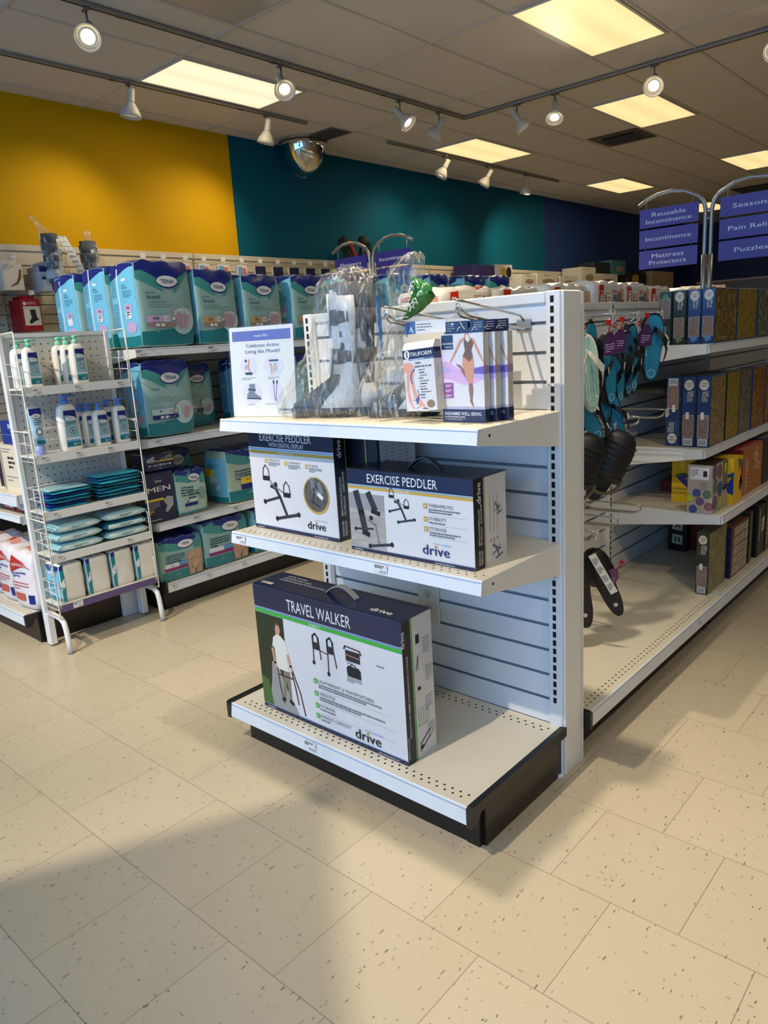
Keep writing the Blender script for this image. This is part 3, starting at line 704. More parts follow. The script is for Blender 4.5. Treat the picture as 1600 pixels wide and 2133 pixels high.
# --- travel walker
tw = thing('walker_box', 'tall white and navy travel walker carton standing on the base deck', 'box', (.096, -.423, .149), 0)
w, d, h = .602, .125, .414
q = MB(); carton(q, w, d, h, CW, CNV, CW); flaps(q, w, d, h, CNV)
f = front(0, 0, 0); a = Art(q, f)
FOL = ramp_mat('photo_foliage', [(18, 26, 14), (40, 52, 28), (30, 38, 22), (70, 84, 48)], 26, .4); PATH = mat('photo_path', (150, 150, 142), .5); GRS = mat('photo_grass', (70, 100, 46), .5)
a.rect(0, h-.070, w, h, CNV); a.rect(0, h-.075, w, h-.072, mat('thin_blue', (60, 110, 190), .4)); a.rect(0, h-.088, w, h-.076, CGRN); a.text('MOBILITY', w/2-.03, h-.086, .0075, PAPER, 'c')
a.text('TRAVEL WALKER', w*.475, h-.058, .036, PAPER, 'c', w=.265)
a.rect(0, 0, w, .013, CNV); a.rect(0, .014, w, .0152, SKY); a.text('www.drivemedical.com', w-.07, .0035, .0055, PAPER, 'c'); a.micro(.02, .004, .09, 1, .01, TINK, .004)
a.rect(0, .0155, .13, h-.089, FOL)
a.poly([(.03, .0155), (.17, .0155), (.115, .10), (.085, .17), (.06, .17), (.05, .10)], PATH); a.poly([(0, .0155), (.05, .0155), (.035, .1), (0, .11)], GRS)
SHIRT = mat('photo_cream_shirt', (226, 222, 205), .5); TROU = mat('photo_khaki', (128, 122, 100), .5); HAIR = mat('photo_grey_hair', (70, 62, 56), .5)
# man with the walker
f0 = a.f; a.f = lambda x, y, d=0: f0(x+.012, y+.003, d)
a.poly([(.088, .05), (.100, .15), (.128, .15), (.128, .05), (.118, .05), (.112, .12), (.1, .05)], TROU)
a.poly([(.070, .148), (.066, .215), (.058, .222), (.052, .205), (.064, .25), (.078, .262), (.098, .262), (.118, .248), (.132, .205), (.120, .2), (.124, .148)], SHIRT)
a.line([(.056, .21), (.062, .165), (.07, .15)], .010, SKIN); a.line([(.126, .205), (.134, .17), (.142, .155)], .010, SKIN)
a.poly([(.078, .262), (.076, .285), (.084, .298), (.095, .296), (.100, .28), (.094, .262)], SKIN); a.poly([(.076, .285), (.075, .298), (.086, .306), (.098, .3), (.099, .293), (.084, .296), (.079, .282)], HAIR)
for l in ([(.072, .15), (.078, .09), (.09, .035)], [(.076, .13), (.138, .13)], [(.138, .15), (.150, .10), (.158, .05)], [(.142, .155), (.17, .09), (.185, .02)]): a.line(l, .005, mat('print_maroon', (70, 26, 32), .4))
a.line([(.095, .05), (.085, .045)], .012, INK); a.line([(.12, .05), (.132, .043)], .012, INK)
MAR = MATS['print_maroon']
a.f = lambda x, y, d=0: f0(x+.006, .313-(.293-y)*.72, d)
# products
for l in ([(.250, .16), (.253, .275)], [(.254, .225), (.310, .213)], [(.275, .275), (.282, .18)], [(.310, .13), (.313, .262)], [(.333, .26), (.345, .165)]): a.line(l, .004, MAR)
for x_ in (.252, .312):
    a.line([(x_, .225), (x_, .275), (x_+.012, .288), (x_+.022, .27), (x_+.022, .225)], .006, INK)
    a.rect(x_, .218, x_+.022, .25, mat('print_pouch', (42, 34, 40), .5))
a.ell(.25, .158, .006, .009, INK); a.ell(.31, .128, .006, .01, INK)
a.rect(.385, .215, .44, .26, MATS['print_pouch']); a.line([(.380, .262), (.385, .275), (.44, .27), (.445, .255)], .005, MAR); a.line([(.388, .24), (.437, .236)], .003, SKIN); a.micro(.388, .205, .05, 1, .01, GINK, .004)
a.poly([(.388, .150), (.386, .185), (.393, .195), (.432, .195), (.440, .185), (.440, .150)], INK); a.line([(.40, .195), (.405, .203), (.418, .203), (.423, .195)], .003, INK); a.micro(.384, .142, .062, 3, .0075, GINK, .003)
a.micro(.502, .232, .035, 1, .01, GINK, .004)
a.f = f0
icon(a, .248, .164, .015, CGRN, 'LIGHTWEIGHT & TRANSPORTABLE', 2, .25, 1, .0098)
icon(a, .248, .124, .015, CGRN, 'VERSATILE', 2, .26, 2, .0098)
icon(a, .248, .085, .015, CGRN, 'STORAGE', 1, .14, 3, .0098)
icon(a, .248, .051, .015, CGRN, 'WEIGHT CAPACITY', 1, .05, 4, .0098)
for y_ in (.13, .091, .057): a.rect(.268, y_, .56, y_+.0006, TINK)
drive(a, .408, .024, .030, INK)
a = Art(q, right(w, 0, 0)); a.rect(0, 0, .036, h, CBK); a.rect(.038, 0, .043, h, CGRN); a.text('drive', .010, h-.075, .016, PAPER, rot=PI/2, bold=.03); a.text('TRAVEL WALKER', .01, .015, .006, PAPER, rot=PI/2)
a.text('CADRE DE MARCHE POUR LE VOYAGE', .020, .15, .0065, PAPER, rot=PI/2, bold=.02); a.text('ANDADOR PARA VIAJES', .020, .075, .0065, PAPER, rot=PI/2)
for j in range(4): a.micro(.085+.006*(j % 2), .34-.085*j, .03, 6, .008, TINK, .003, j)
a.rect(.055, .335, .07, .36, INK); a.line([(.052, .26), (.062, .3), (.06, .26)], .002, INK); a.rect(.055, .2, .068, .21, INK); a.line([(.055, .04), (.1, .07)], .004, DGR); a.line([(.055, .02), (.1, .05)], .004, DGR); a.ell(.062, .03, .008, .006, INK)
for j in range(5): a.rect(.052+.01*j, .095, .056+.01*j, .1, CGRN); a.rect(.053+.01*j, .105, .0545+.01*j, .15, TINK)
a = Art(q, top(0, 0, h+.0022)); a.text('drive', w-.13, .022, .022, PAPER, bold=.035, ax=1.2); a.rect(.015, .02, .065, .034, mat('pale_label', (224, 214, 208), .5)); a.micro(.017, .028, .045, 2, .006, MATS['print_maroon'], .003)
for i, t_ in enumerate(['TRAVEL WALKER', 'ANDADOR PARA VIAJES', 'CADRE DE MARCHE POUR LE VOYAGE']): a.text(t_, .05, .1-.017*i, .008, PAPER, bold=.015)
q.build('carton', tw); handle(tw, w+.06, d, h+.002, .12, mat('grey_handle_plastic', (150, 152, 150), .4), 0)
# --- exercise peddler, lower wide box on the right
ep = thing('exerciser_box', 'wide white and navy pedal exerciser carton on the right of the middle shelf', 'box', (.466, -.345, .709), .008)
w, d, h = .415, .145, .228
q = MB(); carton(q, w, d, h, CW, CBK, CW); flaps(q, w, d, h, CBK)
a = Art(q, front(0, 0, 0)); a.rect(0, h-.040, w, h, CNV); a.rect(0, h-.0435, w, h-.0415, SKY); a.rect(0, h-.052, w, h-.044, CGOLD); a.text('PERSONAL CARE', w*.46, h-.0505, .005, PAPER, 'c'); a.text('EXERCISE PEDDLER', w*.46, h-.032, .0235, PAPER, 'c', w=.235)
WOOD = ramp_mat('photo_wood_floor', [(196, 190, 182), (168, 160, 152), (150, 142, 136)], 3, .5, stretch=(1, 1, 14)); SOFA = mat('photo_sofa', (150, 148, 150), .6)
a.rect(0, .0115, .13, h-.064, WOOD); a.fill(.0, .13, lambda x: .12, lambda x: h-.064, SOFA, 4, 1)
a.line([(.03, h-.064), (.045, .11), (.055, .06)], .022, mat('photo_trouser', (46, 44, 48), .6)); a.line([(.075, h-.064), (.095, .125)], .02, MATS['photo_trouser'])
a.line([(.085, .118), (.11, .112)], .013, INK); a.line([(.048, .055), (.068, .05)], .014, INK)
a.line([(.02, .062), (.085, .068)], .006, DGR); a.line([(.07, .09), (.095, .08), (.105, .025)], .006, MGR); a.line([(.07, .018), (.15, .032)], .008, DGR); a.ell(.02, .062, .005, .006, INK); a.ell(.07, .018, .006, .007, INK); a.ell(.15, .032, .006, .007, INK); a.ell(.08, .098, .007, .007, INK)
pedals(a, .148, .098, .088)
icon(a, .262, .158, .013, CGOLD, 'THERAPEUTIC', 2, .1, 5, .0085); icon(a, .262, .124, .013, CGOLD, 'STABILITY', 1, .075, 6, .0085); icon(a, .262, .098, .013, CGOLD, 'STORAGE', 2, .1, 7, .0085)
for y_ in (.13, .104, .072): a.rect(.284, y_, .395, y_+.0005, TINK)
a.rect(0, 0, w, .0095, CNV); a.rect(0, .0105, w, .0112, SKY); a.text('www.drivemedical.com', w*.78, .0025, .0045, PAPER, 'c'); a.micro(.012, .003, .05, 1, .01, TINK, .003)
drive(a, .254, .024, .026, DBLU)
a = Art(q, right(w, 0, 0)); a.rect(0, 0, .044, h, CBK); a.rect(.046, 0, .05, h, CGOLD); a.text('drive', .032, h-.062, .018, PAPER, rot=PI/2, bold=.03)
for x_, y_, t_ in ((.024, .01, 'EXERCISE'), (.034, .01, 'PEDDLER'), (.024, .06, 'EJERCITADOR'), (.034, .06, 'DE PEDALES'), (.024, .115, 'PEDALIER'), (.034, .115, 'EXERCISEUR')): a.text(t_, x_, y_, .0062, PAPER, rot=PI/2, bold=.03)
for j in range(3): a.rect(.07+.016*j, .085, .0715+.016*j, .18, TINK); a.rect(.069+.016*j, .06, .075+.016*j, .066, CGOLD)
pedals(a, .08, .012, .045); pedals(a, .09, .125, .035)
a = Art(q, top(0, 0, h+.0022)); a.text('drive', w-.12, .03, .018, mat('dim_logo', (70, 74, 92), .4), bold=.03, ax=1.2)
q.build('carton', ep); handle(ep, w+.02, d, h+.002, .105, mat('dark_grey_handle', (70, 72, 76), .4))
# --- exercise peddler with digital display
ed = thing('exerciser_box', 'tall pedal exerciser carton with a round photo on the left of the middle shelf', 'box', (.003, -.312, .709), -.01)
w, d, h = .385, .05, .335
q = MB(); carton(q, w, d, h, CW, CBK, CW)
a = Art(q, front(0, 0, 0)); a.rect(0, .263, w, h, CNV); a.rect(0, .2605, w, .262, PAPER); a.rect(0, .2565, w, .2595, SKY); a.rect(0, .244, w, .2535, CGOLD); a.text('PERSONAL CARE', w*.46, .2455, .006, PAPER, 'c')
a.text('EXERCISE PEDDLER', w*.46, .284, .023, PAPER, 'c', w=.235); a.text('WITH DIGITAL DISPLAY', w*.47, .2665, .013, PAPER, 'c', w=.16)
for i, t_ in enumerate(['THERAPEUTIC', 'CONVENIENT', 'STORAGE']): icon(a, .075+.093*i, .228-.003*i, .013, CGOLD, t_, 3, .055, 8+i, .0062)
pedals(a, .058, .040, .165)
f1 = a.f; a.f = lambda x, y, d=0: f1(x+.015, y+.048, d)
a.ell(.285, .083, .056, .056, CGOLD, 32); a.ell(.285, .085, .051, .051, ramp_mat('photo_dark_room', [(60, 58, 56), (96, 92, 88), (44, 44, 46)], 24, .5), 32)
a.line([(.27, .13), (.275, .1), (.295, .09)], .017, mat('photo_grey_jeans', (120, 122, 130), .6)); a.line([(.30, .12), (.31, .095)], .015, MATS['photo_grey_jeans']); a.line([(.295, .088), (.31, .078)], .012, PAPER); a.line([(.26, .065), (.30, .05)], .004, INK); a.line([(.28, .1), (.27, .06)], .004, INK)
a.f = f1
drive(a, .252, .026, .024, CBK); a.rect(0, 0, w, .011, CNV); a.rect(0, .0115, w, .0125, SKY); a.text('www.drivemedical.com', w*.8, .003, .0045, PAPER, 'c'); a.micro(.012, .003, .05, 1, .01, TINK, .003)
a = Art(q, right(w, 0, 0)); a.rect(0, 0, d, h, CBK); a.text('drive', .03, h-.09, .018, PAPER, rot=PI/2, bold=.03)
for x_, y_, t_ in ((.022, .015, 'EXERCISE'), (.034, .015, 'PEDDLER'), (.022, .075, 'EJERCITADOR'), (.034, .075, 'DE PEDALES'), (.022, .145, 'PEDALIER'), (.034, .145, 'EXERCISEUR')): a.text(t_, x_, y_, .0075, PAPER, rot=PI/2, bold=.03)
a.rect(d-.004, 0, d-.002, h, CGOLD)
q.build('carton', ed)
b2 = thing('exerciser_box', 'half hidden white carton behind the tall pedal exerciser box', 'box', (.06, -.245, .709), 0)
q = MB(); carton(q, .43, .17, .30, CW, CW, CW); a = Art(q, front(0, 0, 0)); a.rect(0, .2, .43, .3, CBK)
for j in range(3): a.rect(.385, .0, .389, .3, CGOLD)
a = Art(q, right(.43, 0, 0)); a.rect(0, 0, .012, .3, CBK)
for j in range(4): a.micro(.03+.03*j, .27, .02, 8, .01, TINK, .003, j)
pedals(a, .1, .16, .05); q.build('carton', b2)

# --- poster in a clear holder
ph = thing('sign_holder', 'clear holder with a white August poster at the left of the top shelf', 'sign holder', (-.020, -.338, 1.0674), .22); ph.scale = (1.10, 1, .925)
w, h = .218, .292
q = MB(Matrix.Rotation(-.06, 4, 'X')); q.box(0, .0, .001, w, .0016, h, PAPER); VIO = mat('poster_violet', (92, 100, 172), .5); VTX = mat('poster_violet_text', (84, 84, 140), .5); LIL = mat('poster_lilac', (218, 214, 236), .6)
a = Art(q, front(0, 0, 0)); a.rect(.010, h-.045, w-.008, h-.013, VIO); a.text('August 2025', w/2, h-.0325, .0062, PAPER, 'c', bold=.03)
a.text('Celebrate Active', w*.52, h-.066, .0115, VTX, 'c', bold=.025); a.text('Living this Month!', w*.52, h-.085, .0115, VTX, 'c', bold=.025)
for cx, cy, rx in ((.062, .165, .028), (.148, .165, .033), (.070, .078, .033), (.152, .080, .022)): a.ell(cx, cy, rx, .03 if cy > .1 else .033, LIL, 24)
a.rect(.05, .15, .075, .188, CW); a.line([(.066, .186), (.062, .165), (.066, .15)], .006, SKIN); a.rect(.05, .155, .058, .17, mat('poster_pink', (196, 140, 200), .5)); a.rect(.05, .179, .058, .187, INK); a.rect(.05, .138, .075, .146, INK)
a.rect(.134, .135, .164, .19, CW); a.rect(.134, .178, .166, .184, CNV); a.line([(.138, .172), (.143, .158), (.142, .14)], .006, SKIN); a.micro(.148, .17, .014, 6, .005, GINK, .002)
a.poly([(.052, .06), (.052, .072), (.06, .085), (.062, .108), (.082, .108), (.08, .078), (.098, .066), (.1, .06)], MGR); a.line([(.058, .09), (.082, .088)], .006, DGR); a.line([(.052, .061), (.1, .059)], .004, INK)
a.line([(.146, .115), (.149, .052)], .0018, INK); a.line([(.158, .115), (.152, .052)], .0018, INK); a.line([(.146, .116), (.1465, .108)], .005, INK); a.line([(.158, .116), (.1575, .108)], .005, INK)
for x_, y_, w_ in ((.037, .127, .05), (.128, .127, .04), (.05, .04, .035), (.115, .041, .085)): a.micro(x_, y_, w_, 1 if y_ < .1 else 2, .005, TINK, .002)
a.text('wellwise', w-.058, .020, .0088, INK, bold=.01); a.micro(w-.047, .013, .035, 1, .01, TINK, .0018)
q.build('poster', ph)
q = MB(Matrix.Rotation(-.06, 4, 'X')); FILM0 = film_mat('acrylic', (1, 1, 1), .02, .04, 3, 0, 0); q.box(-.004, -.0035, 0, w+.004, -.002, h+.003, FILM0); q.build('acrylic_sleeve', ph)
q = MB(); q.box(-.004, -.0, 0, w+.004, .07, .002, FILM0); q.build('foot', ph)

# --- compression hosiery boxes
SV = thing('hosiery_box', 'slim white hosiery box with a standing woman in front of two copies', 'box', (.762, -.288, 1.0671), .03, 'slim white hosiery boxes with navy hang tabs'); SV.scale = (1, 1, .80)
w, d, h = .122, .024, .265
q = MB(); CSD = mat('carton_side_beige', (206, 202, 190), .45)
q.box(0, 0, 0, w, d, h, CW, 0, {'x+': CSD, 'x-': CSD, 'z+': CSD}); a = Art(q, front(0, 0, 0))
PK = mat('swirl_pink', (214, 176, 214), .45); LV = mat('swirl_lavender', (184, 172, 222), .45); VI = mat('swirl_violet', (112, 96, 178), .45); PLA = mat('swirl_pale', (228, 214, 236), .45)
a.fill(0, w, lambda x: .118+.004*math.sin(x*60), lambda x: .200-.45*x+.02*math.sin(x*70), PLA, 20, 1)
a.fill(0, w, lambda x: .122+.010*math.sin(x*50+1), lambda x: .182-.25*x+.006*math.sin(x*90), PK, 20, 1)
a.fill(0, w, lambda x: .142+.012*math.sin(x*40), lambda x: .165-.08*x+.010*math.sin(x*55+2), LV, 20, 1)
a.fill(.062, w, lambda x: .150-.1*(x-.062), lambda x: .153+.25*(x-.062), VI, 12, 1)
a.rect(.003, h-.045, .037, h-.003, CNV); a.text('SIGVARIS', .006, h-.031, .0055, PAPER, bold=.02); a.text('GROUP', .035, h-.041, .005, PAPER, 'r')
a.rect(.006, .074, .034, .120, mat('print_plum', (146, 84, 150), .45)); 
for y_ in (.112, .097, .082): a.micro(.01, y_, .019, 2, .0045, PAPER, .0022)
LEO = mat('print_leotard', (116, 92, 78), .5)
a.poly([(.074, .262), (.073, .250), (.060, .238), (.043, .205), (.028, .178), (.026, .182), (.040, .212), (.056, .245), (.070, .254), (.071, .265), (.083, .265), (.084, .254), (.098, .246), (.110, .215), (.1215, .182), (.119, .18), (.105, .21), (.094, .238), (.083, .25), (.081, .262)], SKIN)
a.poly([(.070, .250), (.068, .236), (.071, .215), (.064, .198), (.084, .180), (.093, .196), (.089, .215), (.096, .236), (.090, .25), (.080, .238)], LEO)
a.poly([(.064, .198), (.062, .175), (.072, .140), (.080, .115), (.089, .115), (.094, .145), (.095, .172), (.093, .196), (.084, .181)], SKIN)
a.poly([(.080, .118), (.078, .098), (.082, .073), (.080, .066), (.086, .054), (.091, .046), (.0915, .050), (.088, .066), (.0885, .074), (.091, .098), (.0895, .118)], mat('print_stocking', (142, 110, 98), .5))
a.poly([(.070, .140), (.078, .122), (.062, .148), (.056, .163), (.045, .172), (.046, .176), (.058, .171), (.068, .158)], MATS['print_stocking'])
a.rect(0, 0, w, .040, CNV); a.rect(0, .040, w, .0475, mat('print_grey_band', (170, 166, 190), .4)); a.text('SIGVARIS', .005, .0215, .0105, PAPER, w=.046, bold=.025); a.text('WELL BEING', .054, .0215, .0105, PAPER, w=.058)
a.micro(.005, .0155, .098, 1, .004, PAPER, .0022); a.micro(.005, .0105, .062, 2, .004, TINK, .0016)
a = Art(q, right(w, 0, 0)); a.rect(0, 0, d, .040, CNV); a.rect(0, .04, d, .048, MATS['print_grey_band']); a.fill(0, d, lambda x: .145, lambda x: .168, mat('side_violet', (150, 138, 186), .45), 4, 1); a.poly([(0, .2), (.006, .17), (.009, .15), (0, .16)], SKIN)
a.micro(.011, .13, .005, 14, .005, TINK, .0016)
q.build('carton', SV)
q = MB(); q.box(.012, d*.3, h, .076, d*.3+.001, h+.036, CNV); q.box(.083, d*.3, h, w, d*.3+.001, h+.036, CNV); q.box(.076, d*.3, h, .083, d*.3+.001, h+.012, CNV)
a = Art(q, front(0, d*.3, h))
for x_ in (.017, .094): a.micro(x_, .028, .022, 4, .0065, TINK, .002)
a.ell(.032, .029, .003, .003, PAPER); a.line([(.045, .009), (.050, .017), (.055, .019)], .0016, PAPER); a.line([(.087, .006), (.092, .015), (.098, .018)], .0016, PAPER); a.line([(.055, .033), (.062, .02), (.067, .012)], .003, mat('tab_gold', (200, 180, 140), .5))
q.build('hang_tab', SV)
dup(SV, (.775, -.258, 1.0671), .03, 'middle slim white hosiery box, mostly behind the front one'); dup(SV, (.79, -.228, 1.0671), .03, 'rearmost slim white hosiery box of the three')
TR = thing('hosiery_box', 'white zipper stocking box with pink legs, hanging in front of the tied boot bag', 'box', (.668, -.315, 1.094), -.16, rot=(-.03, -.07, -.06)); TR.scale = (.80, .80, .80)
w, d, h = .128, .07, .212
q = MB(); q.box(0, 0, 0, w, d, h-.022, CW, 0, {'x+': CSD})
q.add([(0, 0, h-.022), (w, 0, h-.022), (w, .012, h), (0, .012, h), (0, d, h-.022), (w, d, h-.022), (w, d-.03, h), (0, d-.03, h)], [(0, 1, 2, 3), (3, 2, 6, 7), (7, 6, 5, 4), (0, 3, 7, 4), (1, 5, 6, 2)], mat('carton_cream', (232, 224, 208), .45))
a = Art(q, front(0, 0, 0)); a.rect(0, h-.050, w, h-.023, CNV); a.ell(.018, h-.037, .012, .013, PAPER); a.ell(.018, h-.031, .003, .0035, CNV); a.rect(.0155, h-.046, .0205, h-.034, CNV); a.text('TRUFORM', .031, h-.044, .0125, PAPER, w=.089, bold=.02); a.rect(.025, h-.0555, w, h-.0505, mat('print_steel_blue', (74, 104, 160), .4)); a.micro(.03, h-.054, .09, 1, .004, PAPER, .002)
LEG = mat('print_leg', (222, 160, 142), .5); SBL = MATS['print_steel_blue']
a.poly([(0, .150), (.03, .150), (.044, .140), (.046, .125), (.038, .10), (.044, .06), (.062, .035), (.082, .012), (.078, .006), (.052, .020), (.036, .040), (.028, .075), (.020, .115), (.0, .122)], LEG)
a.poly([(.012, .118), (.022, .118), (.018, .06), (.026, .022), (.038, .006), (.028, .008), (.012, .03), (.006, .07)], LEG)
a.line([(.046, .128), (.034, .12), (.028, .105), (.033, .085)], .005, SBL); a.poly([(.042, .036), (.056, .048), (.058, .034), (.046, .018)], SBL); a.line([(.052, .065), (.058, .046)], .003, SBL)
a.text('ZIPPER', .05, h-.068, .0055, INK, bold=.02); a.text('FERMETURE ECLAIR', .048, h-.079, .0055, INK, bold=.03)
for i in range(11): a.micro(.062+.003*(i % 3), h-.088-.0085*i, .054-.004*(i % 4), 1, .004, INK if i % 2 else GINK, .0028, i)
a.ell(.104, .020, .016, .012, mat('print_tan_dot', (140, 118, 92), .5)); a.micro(.07, .005, .045, 1, .004, INK, .0025); a.line([(.03, .035), (.05, .03), (.058, .012), (.04, .008)], .001, SBL)
a = Art(q, right(w, 0, 0)); a.rect(0, h-.056, d, h-.0225, CNV); a.text('TRUFORM', .04, h-.05, .006, PAPER, rot=PI/2)
a.text('ZIPPER', .02, .1, .008, TINK, rot=PI/2); a.text('SIZE', .045, .03, .007, TINK, rot=PI/2)
q.build('carton', TR)
def truform_hung(x, y, z, label):
    t = thing('hosiery_box', label, 'box', (x, y, z), 0, 'hosiery boxes behind the front row')
    q = MB(); q.box(0, 0, 0, .135, .03, .20, mat('carton_tan', (214, 200, 172), .5)); a = Art(q, front(0, 0, 0)); a.rect(0, .15, .135, .178, INK); a.text('TRUFORM', .012, .157, .013, PAPER, w=.11, bold=.02)
    a.micro(.05, .13, .07, 12, .009, GINK, .004); q.build('carton', t)
    q = MB(); q.box(0, .01, .2, .135, .011, .232, CW); a = Art(q, front(0, .01, .2)); a.rect(0, 0, .035, .032, SBL); a.text('A', .02, .003, .015, PAPER, 'c', bold=.03)
    a.micro(.04, .022, .05, 3, .007, GINK, .0025); q.build('hang_tab', t)
truform_hung(.60, -.235, 1.085, 'stocking box with a blue A tab behind the pink legs box'); truform_hung(.645, -.19, 1.085, 'second stocking box behind the pink legs box, nearer the hosiery stack')
# ================================================================ soft packs
def film(name, rgb): return mat(name, rgb, .28, bump=.35, bscale=28, coat=.5)
TL = film('film_teal', (0, 128, 138)); SG = film('film_sage', (146, 184, 178)); SGD = film('film_sea_green', (66, 150, 146)); SKB = film('film_light_blue', (116, 196, 224)); NVF = film('film_navy', (15, 36, 122)); WHF = film('film_white', (232, 232, 230)); LILF = mat('film_lilac', (196, 170, 206), .4); TAN = mat('film_tan', (196, 160, 116), .4)
PNKB = mat('print_pink_brief', (188, 158, 172), .45); INKT = mat('print_petrol_text', (14, 58, 84), .4); YELF = mat('film_yellow', (240, 206, 60), .4); MAGF = mat('film_magenta', (146, 40, 120), .4); REDF = film('film_red', (214, 44, 26)); DKN = film('film_dark_navy', (12, 20, 66)); MIST = mat('film_mist', (188, 214, 210), .35)
def bag(w, d, h, k=.08, amp=.003, seed=0, sx=0, slump=0):
    def S_(p):
        x, y, z = p
        X = x*(1-k*.5*(y**4+z**4)); Y = y*(1-k*.9*(x**4+z**4)); Z = z*(1-k*.4*(x**4+y**4))
        n = noise.noise_vector(Vector((x*1.7+seed*3.1, y*1.7, z*3.3)))
        X = X*w/2; Y = Y*d/2; Z = (Z+1)*h/2
        return Vector((X+n.x*amp+sx*Z, Y+n.y*amp, max(.0005, Z+(n.z*amp*1.6 if z > 0 else 0)+(amp*1.5*math.sin(x*9+seed) if z > .9 else 0)-slump*(x*x if z > 0 else 0))))
    return S_
def bag_mesh(q, S_, m, n=10, mtop=None):
    idx = {}; vs = []; fs = []; tf = []
    def vid(p):
        k = tuple(round(c, 4) for c in p)
        if k not in idx: idx[k] = len(vs); vs.append(S_(p))
        return idx[k]
    for ax in range(3):
        for s_ in (-1, 1):
            for i in range(n):
                for j in range(n):
                    f = []
                    for (a, b) in ((i, j), (i+1, j), (i+1, j+1), (i, j+1)):
                        t = [-1+2*a/n, -1+2*b/n]; t.insert(ax, s_); f.append(vid(t))
                    f = f if (s_ == 1) != (ax == 1) else f[::-1]
                    (tf if ax == 2 and s_ == 1 and mtop else fs).append(f)
    b = len(q.v); q.add(vs, fs, m, True)
    if tf: k = q.mi(mtop); [(q.f.append([b+i for i in f]), q.m.append(k), q.sm.append(True)) for f in tf]
def bfront(S_, w, h): return lambda x, z, d=0: S_((x/(w/2), -1, z/(h/2)-1))+Vector((0, -d, 0))
def bside(S_, d_, h): return lambda x, z, d=0: S_((-1, -x/(d_/2), z/(h/2)-1))+Vector((-d, 0, 0))
def btop(S_, w, d_): return lambda x, y, d=0: S_((x/(w/2), y/(d_/2), 1))+Vector((0, 0, d))
def lens(a, cx, cy, rx, ry, txt='TENA', th=None, m=None):
    a.d += .0009
    g = lambda x, r: max(0, 1-((x-cx)/r)**2)**.62
    a.fill(cx-rx*1.08, cx+rx*1.08, lambda x: cy-ry*1.25*g(x, rx*1.08), lambda x: cy+ry*.98*g(x, rx*1.08), NAVY2, 16, 4); a.d += .0005
    a.fill(cx-rx, cx+rx, lambda x: cy-ry*g(x, rx), lambda x: cy+ry*g(x, rx), PAPER, 16, 4); a.d += .0005
    a.text(txt, cx, cy-(th or ry*.62)/2, th or ry*.62, m or INKT, 'c', bold=.015); return
def brief(a, cx, cy, s, m=None):
    a.ell(cx, cy-s*.15, s*.62, s*.62, MIST, 20)
    a.poly([(cx-s*.5, cy+s*.42), (cx+s*.5, cy+s*.42), (cx+s*.46, cy-s*.1), (cx+s*.2, cy-s*.5), (cx-s*.2, cy-s*.5), (cx-s*.46, cy-s*.1)], m or PNKB)
    for x_ in (-.14, .16): a.line([(cx+x_*s, cy+s*.3), (cx+x_*s*.8, cy-s*.4)], s*.015, MGR)
    a.rect(cx-s*.42, cy+s*.28, cx+s*.42, cy+s*.30, mat('brief_seam', (214, 190, 200), .5))
